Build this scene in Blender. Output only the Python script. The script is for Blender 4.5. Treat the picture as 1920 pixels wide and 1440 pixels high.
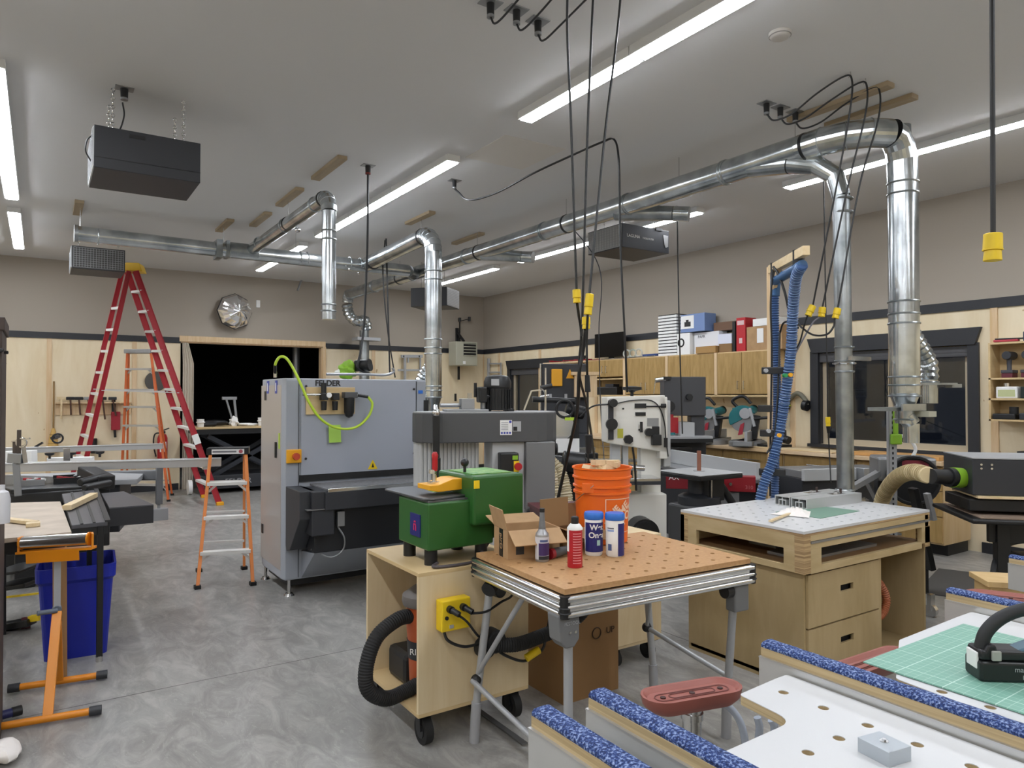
import bpy, bmesh, math, random
from mathutils import Matrix, Vector
for o in list(bpy.data.objects): bpy.data.objects.remove(o)
SC = bpy.context.scene; COL = SC.collection
R = math.radians; PI = math.pi
random.seed(7)
# ---------------------------------------------------------------- camera, world, exposure
EYE = 1.65; YAW = R(33.56); TILT = R(0.86); FPX = 1334.0
cd = bpy.data.cameras.new('camera'); cam = bpy.data.objects.new('camera', cd); COL.objects.link(cam)
cd.sensor_width = 36; cd.lens = FPX/1920*36; cd.clip_start = .05; cd.clip_end = 100
cam.location = (0, 0, EYE); cam.rotation_euler = (R(90)+TILT, 0, -YAW)
SC.camera = cam
W = bpy.data.worlds.new('night'); SC.world = W; W.use_nodes = True
W.node_tree.nodes['Background'].inputs[0].default_value = (.02, .025, .04, 1)
W.node_tree.nodes['Background'].inputs[1].default_value = .15
SC.view_settings.view_transform = 'Standard'; SC.view_settings.look = 'None'
SC.view_settings.exposure = 0.82; SC.view_settings.gamma = 1; SC.view_settings.use_curve_mapping = False
LAMP_POWER = 30.0          # emission of the ceiling strip lights
CEIL = 3.82; XR = 8.23; YB = 13.55
# measured sight lines: turn a direction of view into a real place at a known height / wall / distance
fw = Vector((math.sin(YAW)*math.cos(TILT), math.cos(YAW)*math.cos(TILT), math.sin(TILT)))
rt = Vector((math.cos(YAW), -math.sin(YAW), 0)); up = rt.cross(fw)
def ray(px, py): return fw + rt*((px-960)/FPX) + up*((720-py)/FPX)
def PZ(px, py, z): r = ray(px, py); t = (z-EYE)/r.z; return Vector((r.x*t, r.y*t, z))
def PX(px, py, x): r = ray(px, py); t = x/r.x; return Vector((x, r.y*t, EYE+r.z*t))
def PY(px, py, y): r = ray(px, py); t = y/r.y; return Vector((r.x*t, y, EYE+r.z*t))
def PD(px, py, d): r = ray(px, py); return Vector((r.x*d, r.y*d, EYE+r.z*d))
# ---------------------------------------------------------------- materials
def lin(h):
    h = h.lstrip('#'); c = [int(h[i:i+2], 16)/255 for i in (0, 2, 4)]
    return tuple((v/12.92 if v <= .04045 else ((v+.055)/1.055)**2.4) for v in c)+(1,)
_M = {}
def mat(name, col, rough=.5, metal=0, noise=None, bump=None, col2=None, spec=None, emis=None, trans=0, coat=0):
    """noise=(scale,(sx,sy,sz),detail) mixes col and col2"""
    if name in _M: return _M[name]
    m = bpy.data.materials.new(name); m.use_nodes = True; nt = m.node_tree; b = nt.nodes['Principled BSDF']
    b.inputs['Base Color'].default_value = lin(col); b.inputs['Roughness'].default_value = rough
    b.inputs['Metallic'].default_value = metal
    if spec is not None: b.inputs['Specular IOR Level'].default_value = spec
    if coat: b.inputs['Coat Weight'].default_value = coat
    if trans: b.inputs['Transmission Weight'].default_value = trans
    if emis: b.inputs['Emission Color'].default_value = lin(col); b.inputs['Emission Strength'].default_value = emis
    if noise:
        tc = nt.nodes.new('ShaderNodeTexCoord'); mp = nt.nodes.new('ShaderNodeMapping'); mp.inputs['Scale'].default_value = noise[1]
        nz = nt.nodes.new('ShaderNodeTexNoise'); nz.inputs['Scale'].default_value = noise[0]; nz.inputs['Detail'].default_value = noise[2] if len(noise) > 2 else 4
        nt.links.new(tc.outputs['Object'], mp.inputs[0]); nt.links.new(mp.outputs[0], nz.inputs['Vector'])
        cr = nt.nodes.new('ShaderNodeValToRGB'); cr.color_ramp.elements[0].position = .35; cr.color_ramp.elements[1].position = .65
        cr.color_ramp.elements[0].color = lin(col); cr.color_ramp.elements[1].color = lin(col2 or col)
        nt.links.new(nz.outputs['Fac'], cr.inputs[0]); nt.links.new(cr.outputs[0], b.inputs['Base Color'])
        if bump:
            bp = nt.nodes.new('ShaderNodeBump'); bp.inputs['Strength'].default_value = bump; bp.inputs['Distance'].default_value = .01
            nt.links.new(nz.outputs['Fac'], bp.inputs['Height']); nt.links.new(bp.outputs[0], b.inputs['Normal'])
    _M[name] = m; return m
def nd(nt, t, **k):
    n = nt.nodes.new(t)
    for a, v in k.items(): setattr(n, a, v)
    return n
def mth(nt, op, a, b=None, c=None):
    n = nd(nt, 'ShaderNodeMath', operation=op)
    for i, v in enumerate((a, b, c)):
        if v is None: continue
        if isinstance(v, (int, float)): n.inputs[i].default_value = v
        else: nt.links.new(v, n.inputs[i])
    return n.outputs[0]
def mixc(nt, f, a, b):
    n = nd(nt, 'ShaderNodeMix', data_type='RGBA')
    for i, v in ((0, f), (6, a), (7, b)):
        if isinstance(v, (int, float)): n.inputs[i].default_value = v
        elif isinstance(v, tuple): n.inputs[i].default_value = v
        else: nt.links.new(v, n.inputs[i])
    return n.outputs[2]
def noise(nt, co, sc, stretch=(1, 1, 1), det=5, rough=.55, dist=0):
    mp = nd(nt, 'ShaderNodeMapping'); mp.inputs['Scale'].default_value = stretch; nt.links.new(co, mp.inputs[0])
    n = nd(nt, 'ShaderNodeTexNoise'); n.inputs['Scale'].default_value = sc; n.inputs['Detail'].default_value = det
    n.inputs['Roughness'].default_value = rough; n.inputs['Distortion'].default_value = dist
    nt.links.new(mp.outputs[0], n.inputs['Vector']); return n.outputs['Fac']
def ramp(nt, f, stops):
    c = nd(nt, 'ShaderNodeValToRGB'); e = c.color_ramp.elements
    e[0].position, e[0].color = stops[0][0], lin(stops[0][1]); e[1].position, e[1].color = stops[-1][0], lin(stops[-1][1])
    for p, h in stops[1:-1]:
        x = e.new(p); x.color = lin(h)
    nt.links.new(f, c.inputs[0]); return c.outputs[0]
# plywood (light birch) with soft grain; axis = grain direction stretch
def wood(name, c1, c2, stretch, rough=.5, sc=3, knots=False):
    m = bpy.data.materials.new(name); m.use_nodes = True; nt = m.node_tree; b = nt.nodes['Principled BSDF']
    co = nd(nt, 'ShaderNodeTexCoord').outputs['Object']
    f = noise(nt, co, sc, stretch, 6, .6, .6)
    c = ramp(nt, f, [(.3, c1), (.7, c2)])
    if knots:
        k = noise(nt, co, 9, (1, 1, .6), 2, .5)
        c = mixc(nt, mth(nt, 'GREATER_THAN', k, .735), c, lin('a98a63'))
    nt.links.new(c, b.inputs['Base Color']); b.inputs['Roughness'].default_value = rough
    _M[name] = m; return m
ply_v = wood('birch_ply_upright', 'dccaa6', 'cfb88f', (3, 3, .35), .55)
ply_h = wood('birch_ply_level', 'd2ba8e', 'c0a475', (.4, .4, 4), .5)
ply_w = wood('worn_ply', 'b5a079', 'a38e65', (2, 2, .5), .5)
ply_y = wood('amber_ply_doors', 'b39460', '987a45', (5, 5, .8), .45, 4)
pine = wood('pine', 'dcc8a4', 'ccb488', (6, .6, 6), .6)
pinev = wood('pine_upright', 'dcc3a0', 'cdae82', (6, 6, .6), .6)
mdf = mat('mdf', 'b78f62', .5, noise=(60, (1, 1, 1), 3), col2='ab8257')
mdfl = mat('grey_mdf', 'b0a291', .6, noise=(6, (1, 1, 1), 4), col2='bfb1a0')
edgep = mat('ply_edge', '8f7350', .7, noise=(8, (.3, .3, 22), 1), col2='c2a67a')
white = mat('white_laminate', 'cccdce', .35)
galv = mat('galvanised', 'cfd4d6', .22, .95, noise=(5, (1, 1, 1), 3), col2='a4aaac')
galvd = mat('galvanised_dull', 'b0b5b7', .33, .9, noise=(5, (1, 1, 1), 3), col2='868c8e')
alu = mat('aluminium', 'dcdedf', .2, 1); alud = mat('grey_aluminium', '9b9d9f', .45, .8)
alub = mat('brushed_aluminium', 'c2c3c4', .38, .75)
steel = mat('bright_steel', 'cfcfcf', .22, 1); silver = mat('silver_paint', 'a9abae', .45, .3)
blk = mat('black_plastic', '17181a', .45); blk2 = mat('black_rubber', '1a1a1b', .75); blkm = mat('black_metal', '1d1e20', .4, .2)
drk = mat('charcoal_paint', '4b4c4e', .5); drk2 = mat('anthracite', '2b2d32', .5); trimb = mat('black_trim_paint', '24262b', .5)
grey = mat('machine_grey', 'a0a5ad', .42); grey2 = mat('light_machine_grey', 'b4b6b7', .5); greyd = mat('pedestal_grey', '6e6f70', .5)
wmach = mat('white_machine_paint', 'd9d7cf', .45); red = mat('ladder_red', 'a31f2b', .42); redm = mat('machine_red', '8c1522', .4)
org = mat('ladder_orange', 'd0642c', .45); orgb = mat('bucket_orange', 'e5681a', .38); orgs = mat('stand_orange', 'd98512', .42)
orgv = mat('vac_orange', 'b4552a', .45); yel = mat('yellow_plastic', 'e8c61c', .4); yel2 = mat('amber_paint', 'e2a21a', .45)
blue = mat('bin_blue', '14249a', .42); blued = mat('label_blue', '20246b', .4); bluel = mat('lid_blue', '2f6fc9', .35); hoseb = mat('hose_blue', '34507c', .4)
grn = mat('machine_green', '2a5c26', .38); lime = mat('lime_hose', 'b6d43a', .4); limed = mat('lime_plastic', '86b52f', .5)
card = mat('cardboard', 'b08f68', .8, noise=(12, (1, 1, 1), 3), col2='a68560'); cardd = mat('cardboard_dark', '8a6b47', .8)
paper = mat('paper_white', 'e8e8e6', .6); pink = mat('logo_pink', 'd42f63', .5); teal = mat('saw_teal', '1f6f74', .4)
dred = mat('brick_red_plastic', '93564c', .42); cream = mat('cream_hose', 'cdbb93', .5); clearp = mat('clear_tube', 'c4cede', .2, trans=.25)
matg = mat('cutting_mat_green', '74b8a0', .45); matd = mat('cutting_mat_dull', '6d8f7d', .5); purple = mat('label_purple', '3d2a63', .4)
redl = mat('label_red', 'b11d2b', .35); beige = mat('vinyl_beige', 'b3a68f', .5); maroon = mat('maroon_plastic', '4a2124', .5)
copper = mat('copper_sleeve', '8c5a48', .5); orh = mat('vac_hose_orange', 'a8623f', .5); brz = mat('dark_wood', '3b2f29', .6)
heat = mat('heater_beige', 'a9a897', .5); straw = mat('straw', 'c8a45f', .8)
# ---------------------------------------------------------------- mesh builder
def fr(x, y, z=0, rz=0): return Matrix.Translation((x, y, z)) @ Matrix.Rotation(rz, 4, 'Z')
def catmull(P, n=8, closed=False):
    P = [Vector(p) for p in P]; out = []
    for i in range(len(P)-1):
        a = P[i-1] if i else P[0]*2-P[1]; b = P[i]; c = P[i+1]; d = P[i+2] if i+2 < len(P) else c*2-b
        for k in range(n):
            t = k/n
            out.append(.5*((2*b)+(c-a)*t+(2*a-5*b+4*c-d)*t*t+(3*b-a-3*c+d)*t**3))
    out.append(P[-1]); return out
class MB:
    def __init__(s, M=None): s.v = []; s.f = []; s.M = M; s.sm = []
    def add(s, V, F, sm=False):
        n = len(s.v); s.v += [Vector(p) for p in V]; s.f += [[i+n for i in f] for f in F]; s.sm += [sm]*len(F); return s
    def box(s, x0, x1, y0, y1, z0, z1, M=None):
        V = [Vector((x, y, z)) for z in (z0, z1) for y in (y0, y1) for x in (x0, x1)]
        if M: V = [M @ p for p in V]
        return s.add(V, [(0, 2, 3, 1), (4, 5, 7, 6), (0, 1, 5, 4), (2, 6, 7, 3), (0, 4, 6, 2), (1, 3, 7, 5)])
    def bar(s, p, q, w, h, upv=(0, 0, 1)):
        p = Vector(p); q = Vector(q); d = (q-p); L = d.length; d.normalize(); u = Vector(upv)
        if abs(d.dot(u)) > .98: u = Vector((0, 1, 0))
        a = d.cross(u).normalized(); b = a.cross(d).normalized()
        V = [p+a*(i*w/2)+b*(j*h/2)+d*(k*L) for k in (0, 1) for j in (-1, 1) for i in (-1, 1)]
        return s.add(V, [(0, 1, 3, 2), (4, 6, 7, 5), (0, 4, 5, 1), (2, 3, 7, 6), (0, 2, 6, 4), (1, 5, 7, 3)])
    def sweep(s, P, rad, n=12, caps=True, sm=True):
        P = [Vector(p) for p in P]; m = len(P)
        if not hasattr(rad, '__len__'): rad = [rad]*m
        T = []
        for i in range(m):
            t = (P[min(i+1, m-1)]-P[max(i-1, 0)])
            if t.length < 1e-7: t = T[-1] if T else Vector((0, 0, 1))
            T.append(t.normalized())
        u = Vector((0, 0, 1)) if abs(T[0].z) < .9 else Vector((1, 0, 0)); a = T[0].cross(u).normalized(); V = []
        for i in range(m):
            a = (a-T[i]*a.dot(T[i])).normalized(); b = T[i].cross(a)
            V += [P[i]+(a*math.cos(2*PI*k/n)+b*math.sin(2*PI*k/n))*rad[i] for k in range(n)]
        F = [(i*n+k, i*n+(k+1) % n, (i+1)*n+(k+1) % n, (i+1)*n+k) for i in range(m-1) for k in range(n)]
        s.add(V, F, sm)
        if caps: s.add(V[:n], [tuple(range(n))[::-1]]); s.add(V[-n:], [tuple(range(n))])
        return s
    def cyl(s, p, q, r, r2=None, n=20, caps=True, sm=True): return s.sweep([p, q], [r, r if r2 is None else r2], n, caps, sm)
    def tube(s, P, r, n=8, k=8): return s.sweep(catmull(P, k), r, n)
    def hose(s, P, r, pitch=.02, amp=.08, n=14):
        C = catmull(P, 24); L = [0]
        for i in range(1, len(C)): L.append(L[-1]+(C[i]-C[i-1]).length)
        N = max(8, int(L[-1]/pitch)*4); Q = []; rr = []; j = 0
        for i in range(N+1):
            d = L[-1]*i/N
            while j < len(L)-2 and L[j+1] < d: j += 1
            t = (d-L[j])/max(1e-9, L[j+1]-L[j]); Q.append(C[j].lerp(C[j+1], min(1, t))); rr.append(r*(1+amp*(-1, 0, 1, 0)[i % 4]))
        return s.sweep(Q, rr, n)
    def lathe(s, x, y, prof, n=24, z=0, sm=True, ax=None):
        V = []; m = len(prof)
        for r, h in prof:
            for k in range(n):
                a = 2*PI*k/n; p = Vector((r*math.cos(a), r*math.sin(a), h))
                if ax: p = ax @ p
                V.append(Vector((x, y, z))+p)
        F = [(i*n+k, i*n+(k+1) % n, (i+1)*n+(k+1) % n, (i+1)*n+k) for i in range(m-1) for k in range(n)]
        s.add(V, F, sm)
        if prof[0][0] > 1e-4: s.add(V[:n], [tuple(range(n))[::-1]])
        if prof[-1][0] > 1e-4: s.add(V[-n:], [tuple(range(n))])
        return s
    def prism(s, pts, a, b, axis='Z'):
        def P(u, v, w): return {'Z': (u, v, w), 'Y': (u, w, v), 'X': (w, u, v)}[axis]
        n = len(pts); V = [P(u, v, a) for u, v in pts]+[P(u, v, b) for u, v in pts]
        F = [tuple(range(n))[::-1], tuple(range(n, 2*n))]+[(i, (i+1) % n, n+(i+1) % n, n+i) for i in range(n)]
        return s.add(V, F)
    def ball(s, c, r, sc=(1, 1, 1), n=14):
        c = Vector(c); prof = [(math.sin(PI*i/n), -math.cos(PI*i/n)) for i in range(n+1)]; V = []
        for q, h in prof: V += [c+Vector((q*math.cos(2*PI*k/n)*r*sc[0], q*math.sin(2*PI*k/n)*r*sc[1], h*r*sc[2])) for k in range(n)]
        return s.add(V, [(i*n+k, i*n+(k+1) % n, (i+1)*n+(k+1) % n, (i+1)*n+k) for i in range(n) for k in range(n)], True)
    def ring(s, c, ax, R_, r, n=20, m=6):
        c = Vector(c); ax = Vector(ax).normalized(); u = Vector((0, 0, 1)) if abs(ax.z) < .9 else Vector((1, 0, 0)); a = ax.cross(u).normalized(); b = ax.cross(a)
        V = []
        for i in range(n):
            d = a*math.cos(2*PI*i/n)+b*math.sin(2*PI*i/n)
            V += [c+d*(R_+r*math.cos(2*PI*k/m))+ax*(r*math.sin(2*PI*k/m)) for k in range(m)]
        return s.add(V, [(i*m+k, i*m+(k+1) % m, ((i+1) % n)*m+(k+1) % m, ((i+1) % n)*m+k) for i in range(n) for k in range(m)], True)
    def o(s, name, m, par=None, bev=0, label=None, seg=2, cat=None, group=None, kind=None):
        me = bpy.data.meshes.new(name); V = [s.M @ p for p in s.v] if s.M else s.v
        if par is None and V:
            c = sum(V, Vector())/len(V); c.z = min(p.z for p in V); V = [p-c for p in V]
        me.from_pydata([tuple(p) for p in V], [], s.f); me.update()
        bm = bmesh.new(); bm.from_mesh(me)
        bmesh.ops.remove_doubles(bm, verts=bm.verts, dist=1e-5) if any(s.sm) else None
        bmesh.ops.recalc_face_normals(bm, faces=bm.faces); bm.to_mesh(me); bm.free()
        if any(s.sm):
            for p in me.polygons: p.use_smooth = True
            try: me.set_sharp_from_angle(angle=R(38))
            except Exception: pass
        me.materials.append(m); ob = bpy.data.objects.new(name, me); COL.objects.link(ob)
        if par is None:
            if V: ob.location = c
        else: adopt(ob, par)
        if bev:
            b = ob.modifiers.new('edge', 'BEVEL'); b.width = bev; b.segments = seg; b.limit_method = 'ANGLE'; b.angle_limit = R(40)
        tag(ob, label, cat, group, kind); return ob
def adopt(ob, par):
    ob.parent = par
    if par.get('_top'): ob.matrix_parent_inverse = Matrix(par['_inv'])
    elif par.parent is None: ob.matrix_parent_inverse = Matrix.Translation(par.location).inverted()
def tag(o, label=None, cat=None, group=None, kind=None):
    if label: o['label'] = label
    if cat: o['category'] = cat
    if group: o['group'] = group
    if kind: o['kind'] = kind
    return o
TOPS = []
def thing(name, label, cat, loc, group=None):
    o = bpy.data.objects.new(name, None); COL.objects.link(o); o.location = loc; o.empty_display_size = .05
    o['_top'] = 1; o['_inv'] = [list(r) for r in Matrix.Translation(Vector(loc)).inverted()]; TOPS.append(o)
    return tag(o, label, cat, group)
def dup(src, d, label=None, rz=0):
    c = src.copy(); COL.objects.link(c); c.location = Vector(src.location)+Vector(d); c.rotation_euler.z += rz
    if label: c['label'] = label
    for ch in [x for x in bpy.data.objects if x.parent == src]:
        k = ch.copy(); COL.objects.link(k); k.parent = c
        for g in [x for x in bpy.data.objects if x.parent == ch]:
            q = g.copy(); COL.objects.link(q); q.parent = k
    if c.get('_top'): TOPS.append(c)
    return c
def struct(name, mb, m, par=None, bev=0): return mb.o(name, m, par, bev, kind='structure' if par is None else None)
def plate(name, outline, holes, z0, z1, m, par=None, M=None, **k):
    cu = bpy.data.curves.new('c', 'CURVE'); cu.dimensions = '2D'; cu.fill_mode = 'BOTH'
    for pts in [outline]+holes:
        sp = cu.splines.new('POLY'); sp.points.add(len(pts)-1); sp.use_cyclic_u = True
        for i, p in enumerate(pts): sp.points[i].co = (p[0], p[1], 0, 1)
    cu.extrude = (z1-z0)/2; t = bpy.data.objects.new('t', cu); COL.objects.link(t)
    me = bpy.data.meshes.new_from_object(t); bpy.data.objects.remove(t)
    mb = MB(M); mb.add([(v.co.x, v.co.y, v.co.z+(z0+z1)/2) for v in me.vertices], [tuple(p.vertices) for p in me.polygons])
    return mb.o(name, m, par, **k)
def circ(x, y, r, n=14): return [(x+r*math.cos(-2*PI*i/n), y+r*math.sin(-2*PI*i/n)) for i in range(n)]
def text(name, s, size, M, m, par=None, ext=.0008, align='CENTER', **k):
    cu = bpy.data.curves.new('f', 'FONT'); cu.body = s; cu.size = size; cu.extrude = ext; cu.align_x = align; cu.align_y = 'CENTER'
    for a, v in k.items(): setattr(cu, a, v)
    t = bpy.data.objects.new('t', cu); COL.objects.link(t); me = bpy.data.meshes.new_from_object(t); bpy.data.objects.remove(t)
    mb = MB(M); mb.add([tuple(v.co) for v in me.vertices], [tuple(p.vertices) for p in me.polygons]); return mb.o(name, m, par)
# text frames: on a face looking towards -Y (front) or -X (left side) at a place
def tF(x, y, z, rz=0): return Matrix.Translation((x, y, z)) @ Matrix.Rotation(rz, 4, 'Z') @ Matrix.Rotation(PI/2, 4, 'X')
def tL(x, y, z): return tF(x, y, z, -PI/2)

def ribs(P, r, pitch, m, par, t=.0035):  # tinted rings; on cream hoses a darker tan paints in groove shade
    C = catmull(P, 24); mb = MB(); acc = 0
    for i in range(1, len(C)):
        acc += (C[i]-C[i-1]).length
        if acc >= pitch: acc = 0; mb.ring(C[i], (C[i]-C[i-1]), r, t, 20, 5)
    return mb.o('spiral_ribs', m, par)
# ================================================================ THE ROOM
def floor_mat():
    m = bpy.data.materials.new('polished_concrete'); m.use_nodes = True; nt = m.node_tree; b = nt.nodes['Principled BSDF']
    co = nd(nt, 'ShaderNodeTexCoord').outputs['Object']
    a = noise(nt, co, .9, (1, 1, 1), 6, .6, .8); c = ramp(nt, a, [(.25, '726f6b'), (.5, '898783'), (.75, '9fa09b')])
    a2 = noise(nt, co, 7, (1, .45, 1), 7, .7, 1.2); c = mixc(nt, mth(nt, 'MULTIPLY', a2, .8), c, ramp(nt, a2, [(.35, '6c6b69'), (.62, 'b5b3ae')]))
    a3 = noise(nt, co, 26, (1, .3, 1), 5, .7, 2.5); c = mixc(nt, mth(nt, 'MULTIPLY', mth(nt, 'GREATER_THAN', a3, .62), .3), c, lin('b9b7b0'))
    sp = nd(nt, 'ShaderNodeSeparateXYZ'); nt.links.new(co, sp.inputs[0])
    def line(o, at, step):   # distance to the nearest saw-cut joint
        t = mth(nt, 'SUBTRACT', sp.outputs[o], at); t = mth(nt, 'DIVIDE', t, step); r_ = mth(nt, 'ROUND', t); t = mth(nt, 'ABSOLUTE', mth(nt, 'SUBTRACT', t, r_))
        return mth(nt, 'MULTIPLY', t, step)
    d = mth(nt, 'MINIMUM', line(0, 1.92, 3.9), line(1, 4.56, 3.7)); j = mth(nt, 'LESS_THAN', d, .004)
    c = mixc(nt, j, c, lin('4a4845')); nt.links.new(c, b.inputs['Base Color'])
    r = noise(nt, co, 3, (1, 1, 1), 5); r = mth(nt, 'ADD', mth(nt, 'MULTIPLY', r, .12), .27); nt.links.new(r, b.inputs['Roughness'])
    bp = nd(nt, 'ShaderNodeBump'); bp.inputs['Strength'].default_value = .07; bp.inputs['Distance'].default_value = .01
    nt.links.new(mth(nt, 'SUBTRACT', a2, mth(nt, 'MULTIPLY', j, 3)), bp.inputs['Height']); nt.links.new(bp.outputs[0], b.inputs['Normal'])
    return m
def wall_mat():
    m = bpy.data.materials.new('wall_ply_below_paint_above'); m.use_nodes = True; nt = m.node_tree; b = nt.nodes['Principled BSDF']
    co = nd(nt, 'ShaderNodeNewGeometry').outputs['Position']; sp = nd(nt, 'ShaderNodeSeparateXYZ'); nt.links.new(co, sp.inputs[0])
    f = noise(nt, co, 2.2, (1.6, 1.6, .35), 6, .6, .8); c = ramp(nt, f, [(.3, 'e6d8bb'), (.55, 'dfcfae'), (.72, 'd9c6a2')])
    k = noise(nt, co, 11, (1, 1, .7), 1, .4); c = mixc(nt, mth(nt, 'GREATER_THAN', k, .77), c, lin('bda27a'))
    c = mixc(nt, mth(nt, 'GREATER_THAN', sp.outputs[2], 2.6), c, lin('9f968a'))
    nt.links.new(c, b.inputs['Base Color']); b.inputs['Roughness'].default_value = .6
    return m
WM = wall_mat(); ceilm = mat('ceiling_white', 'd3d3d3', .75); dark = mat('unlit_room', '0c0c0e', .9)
struct('floor', MB().box(-5, XR+.2, -4, YB+5, -.1, 0), floor_mat())
struct('ceiling', MB().box(-5, XR+.2, -4, YB+.2, CEIL, CEIL+.1), ceilm)
T_ = .16
DX0, DX1, DZ = 2.04, 4.57, 2.58
w = MB().box(-5, DX0, YB, YB+T_, 0, CEIL).box(DX1, XR+.2, YB, YB+T_, 0, CEIL).box(DX0, DX1, YB, YB+T_, DZ, CEIL)
struct('wall_left', w, WM)
w = MB(); Y = [(-4, 3.6), (5.38, 10.1), (12.46, YB)]
for a, b_ in Y: w.box(XR, XR+.2, a, b_, 0, CEIL)
for a, b_ in ((3.6, 5.38), (10.1, 12.46)): w.box(XR, XR+.2, a, b_, 0, 1.03).box(XR, XR+.2, a, b_, 2.2, CEIL)
struct('wall_right', w, WM)
struct('wall_behind', MB().box(-5, XR+.2, -4.1, -4, 0, CEIL), WM)
struct('wall_far_side', MB().box(-5.1, -5, -4, YB+.2, 0, CEIL), WM)
# the room behind the doorway, its darkness put into near-black walls
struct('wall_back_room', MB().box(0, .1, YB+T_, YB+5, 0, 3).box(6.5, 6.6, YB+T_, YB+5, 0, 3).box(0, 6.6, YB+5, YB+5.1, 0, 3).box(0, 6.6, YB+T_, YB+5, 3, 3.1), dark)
# black trim strips, wooden door casing, battens over the plywood seams
t = MB().box(-5, DX0, YB-.02, YB, 2.55, 2.65).box(DX1+.04, XR, YB-.02, YB, 2.55, 2.65); struct('trim_1', t, trimb)
struct('trim_2', MB().box(XR-.02, XR, -4, YB-.02, 2.55, 2.65), trimb)
struct('trim_3', MB().box(DX0-.02, DX1+.05, YB-.03, YB, 2.58, 2.68).box(DX1, DX1+.06, YB-.03, YB, 0, 2.58).box(DX0-.02, DX1+.02, YB, YB+T_, 2.56, 2.58).box(DX1-.02, DX1, YB, YB+T_, 0, 2.58), pinev)
t = MB()
for px in (92, 252, 700, 908): 
    x = PY(px, 700, YB).x; t.box(x-.035, x+.035, YB-.015, YB, 0, 2.55)
struct('trim_4', t, pinev)
t = MB()
for y in (12.9, 11.4, 9.7, 5.74, 3.62-.25, 1.2): t.box(XR-.015, XR, y-.035, y+.035, 0, 2.55)
struct('trim_5', t, pinev)
struct('baseboard_left', MB().box(-5, DX0-.02, YB-.02, YB, 0, .11).box(DX1+.06, XR, YB-.02, YB, 0, .11), trimb)
struct('baseboard_right', MB().box(XR-.02, XR, -4, 3.5, 0, .11), trimb)
# windows in the right wall
glassm = mat('window_glass', 'e8ecee', .02, trans=1, spec=.5)
def window(n, y0, y1, z0, z1):
    o = MB()  # black casing: flared head, side boards, sill
    o.prism([(y0-.06, z1-.02), (y0-.12, z1+.16), (y1+.12, z1+.16), (y1+.06, z1-.02)], XR-.05, XR, 'X')
    o.box(XR-.03, XR, y0-.09, y0+.02, z0, z1).box(XR-.03, XR, y1-.02, y1+.09, z0, z1).box(XR-.07, XR, y0-.11, y1+.11, z0-.04, z0+.0)
    o.box(XR, XR+.12, y0, y0+.03, z0, z1).box(XR, XR+.12, y1-.03, y1, z0, z1).box(XR, XR+.12, y0, y1, z1-.02, z1)
    w_ = struct('window_%d' % n, o, trimb)
    f = MB(); a, b_ = y0+.03, y1-.03
    f.box(XR+.06, XR+.12, a, b_, z0, z0+.07).box(XR+.06, XR+.12, a, b_, z1-.09, z1-.02).box(XR+.06, XR+.12, a, a+.05, z0+.07, z1-.09).box(XR+.06, XR+.12, b_-.05, b_, z0+.07, z1-.09).box(XR+.06, XR+.12, (a+b_)/2-.025, (a+b_)/2+.025, z0+.07, z1-.09)
    f.o('window_frame', beige, w_)
    MB().box(XR+.09, XR+.1, a+.05, b_-.05, z0+.07, z1-.09).o('glass', glassm, w_)
    b = MB(); b.box(XR+.0, XR+.05, a, b_, z1-.14, z1-.03)
    for i in range(3): b.box(XR-.005, XR+.055, a, b_, z1-.13+i*.035, z1-.12+i*.035)
    b.o('blind', mat('blind_grey', '4a4a4d', .6), w_, label='raised grey blind')
window(1, 3.6, 5.38, 1.03, 2.2); window(2, 10.1, 12.46, 1.03, 2.2)
# ceiling hatch
struct('trim_6', MB().box(3.22, 3.85, 4.95, 5.63, CEIL-.004, CEIL), mat('hatch_white', 'd3cfc9', .7))
# ---------------------------------------------------------------- strip lights
diff = mat('lit_diffuser', 'f4f8ff', .4, emis=LAMP_POWER); hous = mat('fixture_white', 'd8d8d6', .5)
rows = {'leftmost row': -.27, 'middle row': 3.1, 'right-hand row': 6.35, 'row beyond the frame': -3.5}
spans = [(10.02, 12.48, 2, 'furthest'), (5.62, 9.36, 3, 'middle'), (.78, 4.5, 3, 'near'), (-3.7, 0, 3, 'rear')]
def fixture(x, y0, y1, lab):
    f = thing('ceiling_light', lab, 'light', (x, (y0+y1)/2, CEIL-.08), 'strip lights on the ceiling')
    MB().box(x-.065, x+.065, y0, y1, CEIL-.06, CEIL).o('housing', hous, f)
    MB().prism([(x-.055, CEIL-.06), (x-.05, CEIL-.07), (x+.05, CEIL-.07), (x+.055, CEIL-.06)], y0+.02, y1-.02, 'Y').o('diffuser', diff, f)
    return f
ordn = ['first', 'second', 'third']
for rn, x in rows.items():
    for a, b_, n, sn in spans:
        if x == -3.5 and sn == 'rear': pass
        L = (b_-a)/n
        for i in range(n):
            fixture(x, a+i*L+.005, a+(i+1)*L-.005, 'lit white strip light, %s of the %s group in the %s' % (ordn[i], sn, rn))
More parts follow.
